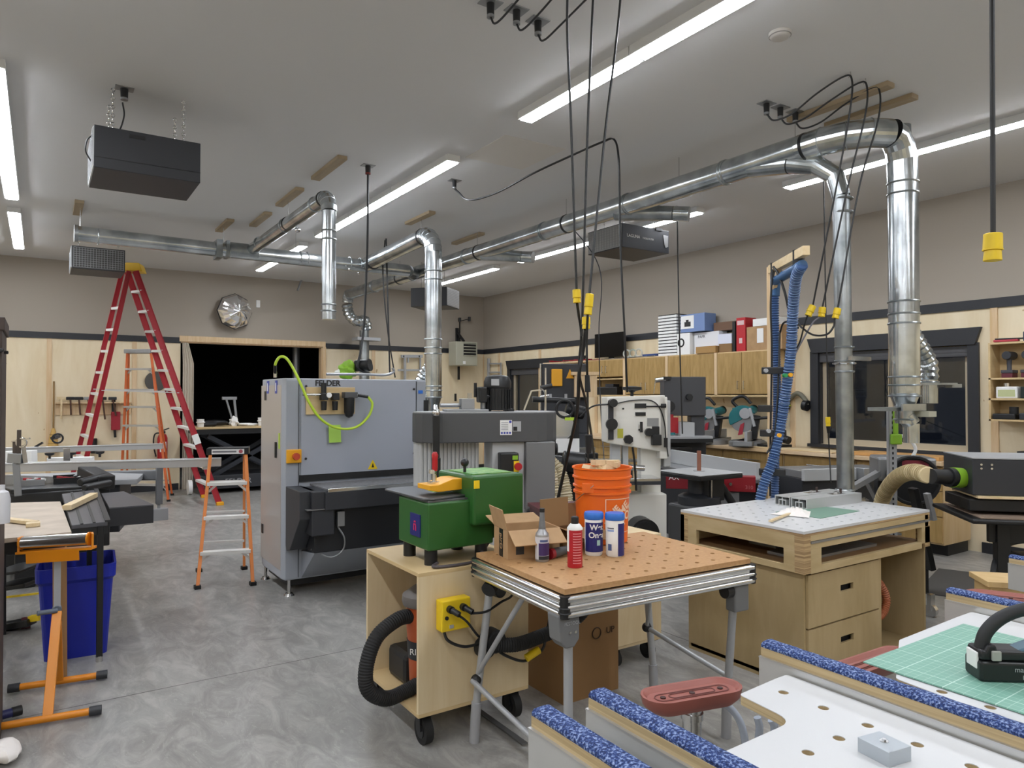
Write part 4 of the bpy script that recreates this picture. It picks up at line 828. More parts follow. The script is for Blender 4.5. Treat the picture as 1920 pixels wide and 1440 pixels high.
# printer on the open shelf
c = thing('black_machine', 'black office machine on the open shelf of the first wall cabinet', 'printer', (8.05, 9.1, 1.645))
MB().box(7.95, 8.17, 8.85, 9.4, 1.646, 1.78).o('body', blk, c, .01); MB().box(7.96, 8.1, 8.95, 9.15, 1.78, 1.83).o('tray', drk2, c, .005)
# ---- base cabinets and worktop
ws = MB().box(7.55, XR-.02, 3.58, 11.9, .93, .97).o('worktop', mat('worktop_wood', 'd8c0a0', .45, noise=(3, (4, .4, 1), 4), col2='c9aa80'), None, .004, 'long continuous wooden worktop along the right wall under the windows', cat='worktop')
for i in range(7):
    y0 = 3.6+i*.93; y1 = y0+.92
    lab = ['base cabinet at the right end of the wall worktop, its plain side exposed', 'base cabinet under the middle of the big window', 'base cabinet under the left edge of the big window', 'base cabinet behind the blue hoses', 'base cabinet below the mitre saws', 'base cabinet behind the small black bandsaw', 'base cabinet behind the white bandsaw'][i]
    c = thing('base_cabinet', lab, 'cabinet', (7.9, (y0+y1)/2, 0), 'base cabinets under the wall worktop')
    MB().box(7.64, XR-.03, y0, y1, .12, .928).o('carcass', mat('cab_side', 'cdb692', .5, noise=(3, (3, 3, .4), 4), col2='c0a57a'), c, .002)
    MB().box(7.75, XR-.05, y0+.02, y1-.02, 0, .12).o('plinth', blk, c)
    for z0, z1 in ((.14, .4), (.41, .66), (.67, .91)):
        d_ = MB().box(7.62, 7.638, y0+.01, y1-.01, z0, z1).o('drawer', ply_y, c, .002); pull(d_, 7.62, (y0+y1)/2, (z0+z1)/2+.03, True, .25)
def pcase(y0, y1, z0, z1, m, lab, name='storage_case', x0=7.95, x1=8.18, cat='box', bev=.004, group=None): return MB().box(x0, x1, y0, y1, z0, z1).o(name, m, None, bev, lab, cat=cat, group=group)
# ---- stack of thin white cases
for i in range(13):
    z = 2.242+i*.048
    c = thing('flat_white_case', ['lowest flat white case in the tall stack on the cabinets', 'second flat white case from the bottom of the tall stack', 'third flat white case from the bottom of the tall stack', 'fourth flat white case from the bottom of the tall stack', 'fifth flat white case from the bottom of the tall stack', 'sixth flat white case from the bottom of the tall stack', 'flat white case exactly halfway up the tall stack', 'sixth flat white case from the top of the tall stack', 'fifth flat white case from the top of the tall stack', 'fourth flat white case from the top of the tall stack', 'third flat white case from the top of the tall stack', 'second flat white case from the top of the tall stack', 'topmost flat white case in the tall stack on the cabinets'][i], 'case', (8.03, 7.7, z), 'flat cases stacked on the wall cabinets')
    MB().box(7.93, 8.16, 7.5, 7.88, z, z+.034).o('case', paper, c, .003); MB().box(7.933, 8.157, 7.505, 7.875, z+.034, z+.0475).o('lid_edge', blk, c)
c = thing('picture_box', 'white box with a black round picture on its face, beside the stacked cases', 'box', (8.05, 7.36, 2.24))
MB().box(7.93, 8.18, 7.24, 7.49, 2.242, 2.56).o('box', paper, c, .003); MB().ring((7.929, 7.41, 2.42), (1, 0, 0), .055, .012, 20).o('printed_picture', blk, c)
c = thing('blue_box', 'blue and white product box on top of the white boxes', 'box', (8.05, 7.2, 2.6))
MB().box(7.93, 8.17, 6.96, 7.42, 2.57, 2.83).o('box', mat('box_steel_blue', '6f86b3', .5), c, .003); MB().box(7.927, 7.93, 7.16, 7.41, 2.62, 2.81).o('label', paper, c); MB().box(7.925, 7.927, 7.22, 7.34, 2.65, 2.72).box(7.925, 7.927, 7.26, 7.31, 2.72, 2.75).o('printed_picture', blk, c)
pcase(6.76, 7.22, 2.242, 2.555, mat('box_white2', 'dcdde0', .6), 'large white box under the blue box, behind the small brown ones', x0=8.0)
text('box_lettering', 'PAPR', .06, tL(7.999, 7.08, 2.49), drk2, pcase(6.5, 6.74, 2.36, 2.5, mat('box_white3', 'd4d8e6', .6), 'small blue and white box on top of the brown box'))
pcase(6.5, 6.72, 2.242, 2.36, cardd, 'right-hand small dark brown box below the blue and white one'); pcase(6.74, 7.1, 2.242, 2.34, mat('box_brown2', 'a5814f', .8), 'left-hand small brown box on the cabinet edge', x0=7.9)
pcase(6.5, 6.9, 2.56, 2.68, mat('box_brown3', '6f5442', .8), 'dark brown box at the back above the white boxes', x0=8.05)
pcase(6.44, 6.49, 2.242, 2.66, blk, 'tall black box left of the red box', x0=7.95); c = pcase(6.27, 6.42, 2.242, 2.7, mat('box_red', 'b5232b', .5), 'upright red box between the black box and large brown carton')
MB().box(7.945, 7.95, 6.32, 6.37, 2.35, 2.42).box(7.945, 7.95, 6.29, 6.4, 2.6, 2.66).o('label', mat('box_label', 'd9b9b9', .5), c)
c = pcase(5.5+.2, 6.25, 2.242, 2.56, card, 'large brown carton at the right end of the wall cabinets', name='cardboard_box', x0=7.95); MB().box(7.945, 7.95, 5.98, 6.08, 2.34, 2.53).o('label', paper, c)
pcase(5.75, 6.15, 2.562, 2.66, paper, 'flat white box lying on the large brown carton')
# ---- monitor and clutter left of it
c = thing('monitor', 'black flat monitor standing on the left end of the wall cabinets', 'monitor', (8.08, 9.15, 2.24))
MB().box(8.05, 8.08, 8.78, 9.53, 2.29, 2.7).o('screen', mat('screen_black', '050506', .2), c, .006); MB().box(8.08, 8.12, 9.1, 9.2, 2.25, 2.5).box(8.0, 8.17, 9.0, 9.3, 2.242, 2.255).o('stand', blk, c)
for i, y in enumerate((8.66, 8.52, 8.38)): MB().ring((8.0, y, 2.32), (1, .3, 0), .06, .014, 20).o('cable_coil', mat('coil%d' % i, ['b7b7ad', '9fa69a', 'c0beb2'][i], .6), None, 0, ['left-hand', 'middle', 'right-hand'][i]+' pale coil of cord standing between monitor and white cases', cat='coil', group='pale coils on the cabinets')
MB().bar((7.97, 8.25, 2.27), (7.97, 7.93, 2.27), .04, .035).o('blue_level', mat('level_blue', '1c3c78', .4), None, .003, 'dark blue level lying left of the stacked white cases', cat='level')
MB().bar((7.93, 9.0, 2.25), (7.93, 7.95, 2.25), .03, .015).o('silver_straightedge', alu, None, .001, 'silver straightedge along the front edge of the wall cabinets', cat='straightedge')
for i in range(7):
    p = (7.98+.03*i, 10.5-.14*i, 2.262+.006*(i % 3)); M = Matrix.Translation(p) @ Matrix.Rotation(i*.9, 4, 'Z')
    MB(M).bar((-.13, 0, 0), (.13, 0, 0), .02, .016).box(.08, .1, -.06, .0, -.01, .01).cyl((-.1, 0, 0), (-.19, 0, .0), .015).o('red_clamp', redm, None, .002, 'small clamp in the red pile left of the monitor', cat='clamp', group='clamps piled left of the monitor')
# grey storage shelf under the red clamps
MB().box(7.93, XR-.02, 9.56, 10.9, 2.22, 2.25).o('wall_shelf', pinev, None, .002, 'wooden wall shelf carrying the red clamps left of the monitor', cat='shelf')
c = thing('pale_dust_box', 'pale wooden box with grey lid in front of the dark machine', 'box', (7.2, 8.4, 1.9))
# ---- clamps etc. on worktop: two teal sliding mitre saws
def mitre(px, py, lab, sc=1.0, rz=0, d=None):
    p = PX(px, 842, 7.78); x, y = p.x, p.y; M = fr(x, y, .97, rz) @ Matrix.Scale(sc, 4)
    s = thing('mitre_saw', lab, 'mitre saw', (x, y, .97), 'teal mitre saws on the worktop')
    MB(M).lathe(0, 0, [(.2, .0), (.2, .05), (.17, .07), (0, .07)], 28).box(-.1, .1, -.32, .32, .02, .07).o('base_table', alud, s, .003)
    MB(M).box(.02, .05, -.3, .3, .07, .17).o('fence', silver, s)
    MB(M).prism([(-.05+.15*math.cos(PI*i/14+.5), .3+.15*math.sin(PI*i/14+.5)) for i in range(15)], -.025, .025, 'Y').box(-.16, -.06, -.02, .05, .33, .42).o('blade_guard', teal, s, .004); MB(M).cyl((-.02, -.05, .36), (-.02, -.02, .36), .06, n=20).bar((.03, -.03, .42), (.08, -.03, .22), .05, .03).o('gear_case', silver, s, .004)
    MB(M).cyl((-.05, -.012, .29), (-.05, -.004, .29), .135, n=32).o('blade', alud, s)
    MB(M).prism([(-.1, .12), (-.07, .24), (-.03, .26), (-.05, .13)], -.03, -.02, 'Y').o('red_guard', mat('guard_red', 'a12b3a', .4), s)
    MB(M).cyl((.0, .02, .36), (.02, .24, .4), .055, .048, 20).o('motor', teal, s); MB(M).cyl((.02, .24, .4), (.022, .26, .405), .05, n=20).o('motor_cap', blk, s)
    MB(M).tube([(-.1, 0, .42), (-.16, 0, .5), (-.05, .0, .55), (.04, .0, .47)], .018, 10).o('handle', blk, s)
    MB(M).bar((.06, 0, .08), (.1, 0, .34), .07, .06).cyl((.05, -.04, .3), (.4, -.04, .34), .015).cyl((.05, .04, .3), (.4, .04, .34), .015).o('arm', blkm, s, .004)
mitre(1335, 800, 'left teal sliding mitre saw on the worktop beside the black bandsaw', 1.15, R(-75)); mitre(1402, 800, 'right teal mitre saw on the worktop behind the blue hoses', 1.2, R(-62))
p = PX(1452, 812, 7.8); c = thing('small_chop_saw', 'small silver circular saw on the worktop right beside the hose post', 'saw', (7.8, p.y, .97))
MB().cyl((7.8, p.y-.03, 1.2), (7.8, p.y+.0, 1.2), .13, n=28).o('guard', alud, c, .004); MB().cyl((7.74, p.y-.035, 1.2), (7.74, p.y-.06, 1.2), .05, n=18).o('hub', steel, c); MB().box(7.65, 7.95, p.y-.15, p.y+.15, .972, 1.02).bar((7.9, p.y, 1.0), (7.85, p.y, 1.25), .05, .05).cyl((7.75, p.y-.25, 1.08), (7.75, p.y-.05, 1.12), .05).o('base', blkm, c, .004)
# sander hanging on the wall by the window
p = PX(1494, 752, XR-.06); c = thing('hanging_sander', 'black and lime hand tool hanging on the plywood left of the window', 'power tool', p)
MB().cyl(p+Vector((0, .17, -.1)), p+Vector((0, .17, .02)), .06, n=18).o('suction_head', blk, c, .004); MB().cyl(p+Vector((0, -.1, -.05)), p+Vector((0, -.16, -.06)), .07, n=20).o('disc_head', blk, c, .004)
MB().tube([p+Vector((0, .15, -.03)), p+Vector((0, .08, .05)), p+Vector((0, -.02, .1)), p+Vector((0, -.12, .02)), p+Vector((0, -.14, -.05))], .03, 12).o('body', mat('tool_grey', '6d6b5c', .5), c); MB().ring(p+Vector((0, .17, -.06)), (0, 0, 1), .06, .01).o('lime_ring', lime, c)
# ---- white bandsaw
p = PD(1187, 740, 6.2); M = fr(p.x, p.y, 0, R(-28)); s = thing('bandsaw', 'white bandsaw with black knobs standing behind the orange bucket', 'bandsaw', (p.x, p.y, 0))
MB(M).prism([(-.26, 1.24), (-.26, 1.63), (.25, 1.645), (.27, 1.15), (.1, 1.18)], -.12, .1, 'Y').o('upper_wheel_box', wmach, s, .008)
MB(M).box(.2, .27, -.12, .1, 1.1, 1.63).box(.06, .24, -.02, .1, .0, 1.2).o('spine', wmach, s, .008); MB(M).box(-.26, .26, -.12, .1, .1, .8).o('lower_wheel_box', wmach, s, .01); MB(M).box(-.28, .3, -.17, .17, 0, .1).o('base', wmach, s, .01)
MB(M).box(.27, .33, -.02, .1, 1.02, 1.6).o('rear_cover', grey2, s, .01)
MB(M).box(-.2, -.12, -.04, .04, .95, 1.26).box(-.1, -.05, -.03, .03, .95, 1.25).o('guide_posts', grey2, s, .004); MB(M).box(-.2, -.02, -.06, .06, .93, 1.0).o('guide_block', blkm, s, .004)
MB(M).box(-.32, .16, -.28, .24, .925, .955).o('table', alu, s, .004); MB(M).box(-.32, .16, -.285, -.27, .9, .93).o('table_edge', drk2, s)
MB(M).cyl((-.01, 0, 1.63), (-.01, 0, 1.68), .014).lathe(-.01, 0, [(.02, 1.67), (.03, 1.68), (.085, 1.695), (.085, 1.715), (.03, 1.725), (0, 1.725)], 24).o('tension_wheel', blk, s)
MB(M).box(-.25, -.21, -.15, -.12, 1.27, 1.6).o('hinge_strip', drk2, s); MB(M).cyl((-.23, -.15, 1.4), (-.23, -.18, 1.4), .05, n=20).o('door_knob', blk, s); MB(M).cyl((-.22, -.13, 1.58), (-.22, -.2, 1.58), .035, n=16).o('lamp_socket', blk, s)
MB(M).cyl((-.08, -.12, 1.27), (-.08, -.16, 1.27), .04, n=7).cyl((.1, -.12, 1.33), (.1, -.16, 1.33), .035, n=12).bar((.03, -.15, 1.33), (.03, -.15, 1.42), .02, .02).o('tilt_knob', blk, s)
MB(M).box(-.02, .08, -.13, -.12, 1.535, 1.575).box(-.015, .075, -.13, -.12, 1.47, 1.5).cyl((.08, -.13, 1.55), (.23, -.13, 1.55), .006).cyl((.21, -.13, 1.555), (.25, -.13, 1.555), .018).o('brand_plate', blk, s)
MB(M).box(.09, .19, -.125, -.12, 1.38, 1.45).o('data_plate', alud, s); MB(M).box(.12, .2, -.18, -.12, 1.22, 1.31).box(.13, .19, -.15, -.12, 1.3, 1.38).o('guide_motor', blk, s, .006); MB(M).box(.235, .265, -.135, -.12, 1.2, 1.28).o('hose_clip', blk, s)
MB(M).box(-.17, -.12, -.123, -.12, 1.28, 1.36).o('warning_label', mat('olive_label', 'b0ad3a', .5), s)
for a_, z in ((-.12, 1.53), (.02, 1.35)): MB(M).cyl((a_, -.12, z), (a_, -.128, z), .008, n=10).o('bolt', blk, s)
MB(M).tube([(-.24, -.13, 1.57), (-.38, -.1, 1.55), (-.48, -.05, 1.46)], .008, 6).tube([(-.2, -.13, 1.57), (-.05, -.13, 1.6), (.12, -.13, 1.6), (.2, -.13, 1.53), (.24, -.13, 1.4), (.25, -.13, 1.28), (.27, -.13, 1.12)], .005, 6).o('cable', blk, s)
MB(M).cyl((.02, -.3, .5), (.02, .0, .5), .12, n=28).cyl((.02, -.32, .5), (.02, -.3, .5), .1, n=28).o('motor', blkm, s); MB(M).cyl((-.15, -.28, .38), (-.15, 0, .38), .12, n=24).o('motor_cover', blkm, s, .01); MB(M).cyl((-.02, -.05, 1.1), (-.02+.0, -.05, 1.1), .0).v
MB(M).cyl((-.08, -.2, 1.04), (.04, -.2, 1.03), .025).o('chrome_bar', steel, s)
# ---- small dark bandsaw near the wall
p = PD(1282, 740, 9.2); M_ = fr(p.x, p.y, 0, R(-30))
s = thing('bandsaw', 'dark grey bandsaw with red feed handle in front of the wall cabinets', 'bandsaw', (p.x, p.y, 0))
MB(M_).box(-.28, .26, -.1, .12, 1.38, 1.88).o('upper_wheel_box', mat('saw_dark', '45464a', .5), s, .01); MB(M_).box(.08, .26, -.05, .12, 1.12, 1.4).o('spine', mat('saw_dark', '45464a', .5), s, .01)
MB(M_).box(-.4, .28, -.3, .2, 1.08, 1.13).o('table', silver, s, .003); MB(M_).box(-.4, .28, -.302, -.29, 1.05, 1.1).o('table_edge', blk, s); MB(M_).box(-.38, -.28, -.28, -.1, .7, 1.07).box(-.2, .26, -.1, .12, .0, 1.05).o('stand', drk2, s, .01)
MB(M_).cyl((-.2, -.14, 1.16), (-.2, -.14, 1.4), .022).box(-.22, -.12, -.16, -.1, 1.16, 1.36).o('feed_handle', mat('handle_red', 'a8232b', .4), s); MB(M_).cyl((-.2, -.14, 1.14), (-.2, -.14, 1.17), .045, n=18).o('teal_ring', teal, s)
MB(M_).cyl((-.24, -.12, 1.5), (-.24, -.2, 1.5), .07, n=20).cyl((.03, -.1, 1.62), (.03, -.16, 1.62), .04, n=16).box(-.3, -.2, -.13, -.09, 1.84, 1.88).o('hand_knob', blk, s)
MB(M_).cyl((-.4, -.1, 1.83), (-.27, -.1, 1.85), .03).bar((-.4, -.1, 1.83), (-.42, -.1, 1.66), .01, .01).o('lamp', steel, s); MB(M_).box(-.12, .06, -.25, .1, 1.13, 1.3).o('dust_box', grey2, s)
MB(M_).bar((-.42, -.12, 1.62), (-.58, -.1, 1.42), .07, .03).o('violet_scraper', mat('violet', '6a5aa0', .5), s)
# ---- big dark machine (bandsaw) at the back
p = PD(1057, 740, 9.3); M_ = fr(p.x, p.y, 0, R(-33))
s = thing('large_machine', 'tall anthracite bandsaw with yellow guard and warning triangle at the back', 'bandsaw', (p.x, p.y, 0))
MB(M_).box(-.3, .3, -.12, .3, 1.15, 2.05).o('cabinet', drk2, s, .012); MB(M_).box(.0, .3, -.12, .3, 0, 1.15).o('column', drk2, s, .01); MB(M_).box(-.5, .35, -.4, .3, .0, .9).o('lower_cabinet', drk2, s, .01); MB(M_).box(-.62, .35, -.5, .2, .96, 1.0).o('table', alu, s, .003)
MB(M_).box(-.17, -.03, -.16, -.12, 1.76, 1.98).o('yellow_guard', yel2, s, .008); q = MB(M_); q.prism([(.02, 1.86), (.12, 1.86), (.07, 1.98)], -.13, -.12, 'Y'); q.o('warning_triangle', yel2, s)
for a in (-.2, 0): MB(M_).box(a, a+.035, -.125, -.12, 1.58, 1.66).o('small_label', silver, s)
MB(M_).cyl((-.31, -.14, 1.45), (-.31, -.14, 2.05), .012).cyl((-.31, -.14, 1.62), (-.2, -.16, 1.64), .025).o('rod', steel, s)
# pale wooden box hung on it and two grinders
MB(M_).box(.12, .4, -.28, -.14, 1.62, 1.9).box(.08, .44, -.3, -.12, 1.9, 1.94).o('pale_box', pinev, s)
for o in [x for x in bpy.data.objects if x.name.startswith('pale_dust_box')]: bpy.data.objects.remove(o)
# compound mitre saw and clutter in front of the dark machine
p = PD(1060, 740, 7.6); M_ = fr(p.x, p.y, 0, R(-30))
s = thing('sliding_saw', 'dark sliding saw with silver blade guard in front of the anthracite machine', 'saw', (p.x, p.y, .9))
MB(M_).cyl((-.08, -.1, 1.32), (-.08, -.04, 1.32), .16, n=28).o('blade_guard', alu, s, .004); MB(M_).ring((-.02, -.1, 1.5), (0, 1, 0), .09, .015).cyl((-.35, 0, 1.6), (.1, 0, 1.58), .03).cyl((-.35, .08, 1.6), (.1, .08, 1.58), .03).bar((.1, .05, 1.1), (.1, .05, 1.6), .1, .1).o('arm', blk, s)
MB(M_).box(-.3, .3, -.3, .2, .95, 1.05).cyl((0, -.02, 1.5), (.2, -.02, 1.45), .07).o('base', blkm, s, .01); MB(M_).box(-.02, .08, -.12, -.1, 1.38, 1.41).o('lime_lock', lime, s); MB(M_).box(-.28, .1, -.32, -.3, 1.06, 1.2).o('white_panel', paper, s)
s = thing('saw_stand', 'black wheeled stand with silver rail under the dark sliding saw', 'stand', (p.x, p.y, 0))
MB(M_).box(-.4, .6, -.35, .25, .9, .94).o('top', blkm, s); MB(M_).bar((-.4, -.4, 1.0), (.7, -.4, .98), .05, .03).o('rail', alu, s)
MB(M_).bar((-.35, -.3, .9), (-.1, -.3, 0), .05, .03).bar((.5, -.3, .9), (.25, -.3, 0), .05, .03).bar((-.35, .2, .9), (-.1, .2, 0), .05, .03).bar((.5, .2, .9), (.25, .2, 0), .05, .03).o('legs', blkm, s)
# black dust motors and cream hoses right of the grey pillar
c0 = PD(1070, 880, 6.3); dc = thing('dust_port_assembly', 'black rounded dust ports and motor on a low base right of the grey head', 'motor', (c0.x, c0.y, 0))
for i, (px, py, d, r_) in enumerate(((1040, 842, 6.0, .085), (1095, 870, 6.3, .1), (1062, 868, 6.5, .06))):
    a = PD(px, py, d); MB().cyl(a, a+Vector((-.16, .1, .02)), r_, n=24).cyl(a+Vector((.02, -.012, 0)), a, r_*.6, n=18).o('dust_port', blkm, dc, .008)
MB(fr(c0.x, c0.y)).box(-.12, .12, .05, .25, 0, 1.0).o('support_column', blkm, dc, .01)
for i, P in enumerate(([PD(1032, 865, 6.1), PD(1050, 885, 6.05), PD(1062, 930, 6.0), PD(1060, 985, 6.0), PD(1050, 1050, 6.0)], [PD(1028, 870, 5.8), PD(1036, 900, 5.8), PD(1037, 950, 5.8), PD(1034, 1010, 5.8)])):
    P.append(Vector((P[-1].x, P[-1].y, .0)))
    hz_ = MB().hose(P, .05-.006*i, .02, .1, 18).o('cream_hose', mat('cream_hose_pale', 'd6cbb0', .5), None, 0, ['wide cream ribbed hose descending left of the orange bucket', 'narrower cream ribbed hose close to the grey pillar'][i], cat='hose'); ribs(P, .052-.006*i, .024, mat('groove_shade_tan', 'a8976f', .5), hz_)
p = PD(1052, 962, 5.2); M_ = fr(p.x, p.y, 0, R(-20)); s = thing('maroon_crate', 'dark maroon plastic crate behind the cardboard boxes', 'crate', (p.x, p.y, .62))
MB(M_).box(-.2, .22, -.15, .15, .63, .84).o('crate', maroon, s, .01); MB(M_).box(-.21, .23, -.16, .16, .82, .845).o('rim', mat('maroon_rim', '5e3033', .5), s)
MB(M_).box(-.3, .3, -.2, .2, .58, .63).box(-.28, -.24, -.18, -.14, 0, .58).box(.24, .28, -.18, -.14, 0, .58).box(-.28, -.24, .14, .18, 0, .58).box(.24, .28, .14, .18, 0, .58).o('low_stand', blkm, None, 0, 'low black stand carrying the maroon crate', cat='stand')
# ---- spindle sander with white table
s = thing('spindle_sander', 'spindle sander with white square table, copper sleeve and dark round pedestal', 'sanding machine', (5.0, 4.5, 0))
M_ = Matrix.Translation((5.0, 4.46, 0)) @ Matrix.Rotation(R(-3), 4, 'Z')
MB(M_).box(-.26, .27, -.27, .27, .945, .955).o('table', grey2, s, .02); MB(M_).box(-.26, .27, -.27, .27, .905, .944).o('table_rim', blk, s, .01)
MB(M_).cyl((0, 0, .955), (0, 0, 1.14), .019, n=16).o('sanding_sleeve', copper, s); MB(M_).cyl((0, 0, .955), (0, 0, .96), .05, n=24).o('insert_ring', silver, s)
MB(M_).prism([(-.2, -.2), (.16, -.2), (.2, -.16), (.2, .2), (-.2, .2)], .0, .66).o('cabinet', drk, s, .02); MB(M_).box(-.17, -.06, -.205, -.2, .1, .58).o('open_front', blk, s); MB(M_).cyl((-.1, -.2, .15), (-.1, -.2, .55), .008).o('red_rod', redm, s)
MB(M_).lathe(0, 0, [(.19, .66), (.19, .73), (.15, .75), (.1, .76), (.1, .9)], 28).o('motor_housing', drk2, s); MB(M_).box(-.05, .15, -.16, -.1, .7, .9).cyl((.15, -.1, .85), (.3, -.15, .62), .035, n=14).o('dust_port', blk, s)
MB(M_).cyl((-.02, -.17, .72), (-.02, -.17, .9), .008).o('lift_rod', steel, s)
# ---- jointer
a_ = PD(1257, 740, 8.9); b_ = PD(1425, 740, 7.1); an_ = math.atan2(b_.y-a_.y, b_.x-a_.x); Lf = (b_-a_).length; M_ = fr(a_.x, a_.y, 0, an_)
s = thing('jointer', 'jointer with long grey fence and dark red body behind the spindle sander', 'jointer', ((a_.x+b_.x)/2, (a_.y+b_.y)/2, 0))
MB(M_).box(0, Lf, -.04, .0, .81, .97).o('fence', grey2, s, .004); MB(M_).box(-.2, Lf+.02, -.3, .1, .77, .808).o('bed', alud, s, .004); MB(M_).box(-.1, Lf-.1, -.25, .05, .0, .77).o('cabinet', drk2, s, .01)
MB(M_).box(-.12, .06, -.1, .02, .72, .98).box(-.12, .0, -.12, .3, .95, .99).o('black_bracket', blkm, s, .005)
def fcbox(px0, px1, py0, py1, d, dep, name, m, par, bev=.006):
    p = PD((px0+px1)/2, (py0+py1)/2, d); Mx = Matrix.Translation((p.x, p.y, 0)) @ Matrix.Rotation(-YAW-math.atan((((px0+px1)/2)-960)/FPX), 4, 'Z'); w_ = (px1-px0)/2/FPX*d; h_ = (py1-py0)/2/FPX*d
    return MB(Mx).box(-w_, w_, 0, dep, p.z-h_, p.z+h_).o(name, m, par, bev), Mx, p, w_, h_
_, Mx, p, w_, h_ = fcbox(1345, 1415, 893, 922, 6.9, .12, 'red_cover', redm, s); text('model_lettering', '310', .05, Mx @ tF(w_-.06, -.002, p.z-.03), mat('faint_red', 'b86a70', .5), s); MB(Mx).cyl((-.05, 0, p.z), (-.05, -.03, p.z), .015).o('lock_knob', steel, s)
_, Mx, p, w_, h_ = fcbox(1249, 1300, 885, 917, 7.6, .12, 'red_end_cover', mat('cover_red_dark', '7a1c24', .4), s); text('brand_lettering', 'AX', .08, Mx @ tF(-.06, -.002, p.z+.03), paper, s)
fcbox(1335, 1385, 922, 960, 6.95, .05, 'grey_panel', greyd, s)
# long dark saw table + extrusions behind hose post
s = thing('table_saw', 'table saw with grey rail and dark body behind the white bench', 'table saw', (6.1, 4.4, 0))
a = PZ(1466, 895, .93); b_ = PZ(1600, 905, .93)
M_ = fr(6.1, 4.1, 0, R(-22))
MB(M_).box(-.1, .9, -.05, .4, .86, .93).o('table', alud, s, .004); MB(M_).box(-.1, .75, -.1, -.05, .84, .95).o('front_rail', grey2, s, .003); MB(M_).box(-.1, .8, -.06, .38, .5, .86).o('body', drk2, s, .008); MB(M_).box(-.0, .7, 0, .3, 0, .5).o('cabinet', ply_y, s)
MB(M_).box(.45, .65, -.2, -.05, .84, .96).cyl((.6, -.15, .92), (.9, -.3, .95), .015).o('fence_head', alud, s, .006); MB(M_).cyl((.62, -.2, .9), (.62, -.24, .9), .04, n=16).o('fence_knob', blk, s)
# ---- mitre saw hand machine on folding stand at right (black and silver) 
p = PD(1692, 860, 6.0); x, y = p.x, p.y; s = thing('bench_machine', 'grey compact machine with black belt housing under the thick duct', 'machine', (x, y, 0)); M_ = fr(x, y, 0, R(-48))
MB(M_).box(-.22, .22, -.14, .18, .93, 1.13).o('body', alud, s, .02); MB(M_).cyl((.03, -.2, .95), (.03, -.13, .95), .2, n=32).o('wheel_guard', blkm, s, .004); MB(M_).ring((.03, -.2, .95), (0, 1, 0), .19, .015, 28).o('guard_rim', blk2, s)
MB(M_).box(-.06, .15, -.2, -.14, 1.06, 1.12).o('red_switch', mat('dull_red', '8f3440', .5), s, .006); MB(M_).tube([(-.05, 0, 1.1), (-.1, 0, 1.25), (.02, 0, 1.3), (.1, 0, 1.2), (.06, 0, 1.1)], .014, 8).o('cord_coil', paper, s)
MB(M_).bar((-.2, -.1, 1.0), (-.55, -.2, .8), .08, .04).bar((-.3, 0, .95), (-.1, -.1, .5), .03, .03).bar((-.5, -.1, .8), (-.15, -.15, .4), .02, .02).bar((-.45, -.1, .55), (-.05, -.15, .5), .02, .02).o('struts', alud, s); MB(M_).box(-.2, -.12, -.05, .1, .0, .93).box(.12, .18, -.05, .1, .0, .93).box(-.2, .18, -.05, .1, .3, .36).o('stand', blk, s, .01); MB(M_).prism([(-.6, .2), (-.42, .75), (-.3, .78), (-.35, .2)], -.2, -.1, 'Y').o('folded_leg', mat('leg_brown', '57534b', .5), s)
# perforated upright strut with lime clamp
p = PD(1674, 880, 5.6); s = thing('slotted_post', 'perforated grey steel post with lime clamp standing behind the white bench', 'post', (p.x, p.y, 0)); x, y = p.x, p.y
m = MB(fr(x, y, 0, R(-40))); m.box(-.03, .03, -.005, .0, 0, 1.54).box(-.03, -.025, -.005, .04, 0, 1.54); m.o('strut', silver, s)
m = MB(fr(x, y, 0, R(-40)))
for i in range(28): m.box(-.006, .006, -.0065, -.0048, .42+i*.04, .44+i*.04)
m.o('slots', blk2, s); MB(fr(x, y, 0, R(-40))).box(.0, .035, -.03, .03, 1.26, 1.52).box(-.02, .06, -.035, .03, 1.26, 1.34).o('lime_clamp', limed, s, .008)
# cream elbow hose with black and lime port of the drum sander
P = [PD(1638, 1040, 5.75), PD(1645, 985, 5.7), PD(1652, 945, 5.65), PD(1664, 917, 5.5), PD(1685, 894, 5.2), PD(1712, 885, 4.9), PD(1740, 891, 4.66)]; P.insert(0, Vector((P[0].x, P[0].y, 0)))
hz_ = MB().hose(P, .052, .04, .05, 18).o('cream_hose', cream, None, 0, 'cream ribbed hose curving into the black sander on the right', cat='hose'); ribm = mat('groove_shade_tan', 'a8976f', .5); ribs(P, .054, .024, ribm, hz_)
s = thing('drum_sander', 'large black drum sander on a black stand at the right edge', 'sanding machine', (5.4, 1.9, 0))
M_ = Matrix.Translation(PD(1822, 740, 4.6)) @ Matrix.Rotation(R(-33.56-12), 4, 'Z'); M_ = Matrix.Translation((M_.translation.x, M_.translation.y, 0)) @ Matrix.Rotation(R(-46), 4, 'Z')
MB(M_).box(0, 1.3, 0, .5, 1.0, 1.235).o('head_housing', drk2, s, .008); MB(M_).box(0, 1.3, -.005, .5, 1.236, 1.243).o('top_plate', silver, s)
for a, c_ in ((.05, 1.2), (.05, 1.175), (.11, 1.2), (.11, 1.175)): MB(M_).cyl((a, -.006, c_), (a, 0, c_), .007, n=10).o('bolt', steel, s)
MB(M_).box(.02, 1.3, -.03, .4, .985, 1.0).o('pale_edge', pine, s); MB(M_).box(-.02, 1.3, -.0, .42, .9, .975).o('lower_housing', blkm, s, .006)
MB(M_).box(-.06, 1.35, -.15, .55, .84, .87).o('conveyor_table', blkm, s, .01); MB(M_).box(.0, 1.3, -.12, .5, .871, .878).o('belt', mat('belt_brown', '8a7767', .7), s)
L = MB(M_)
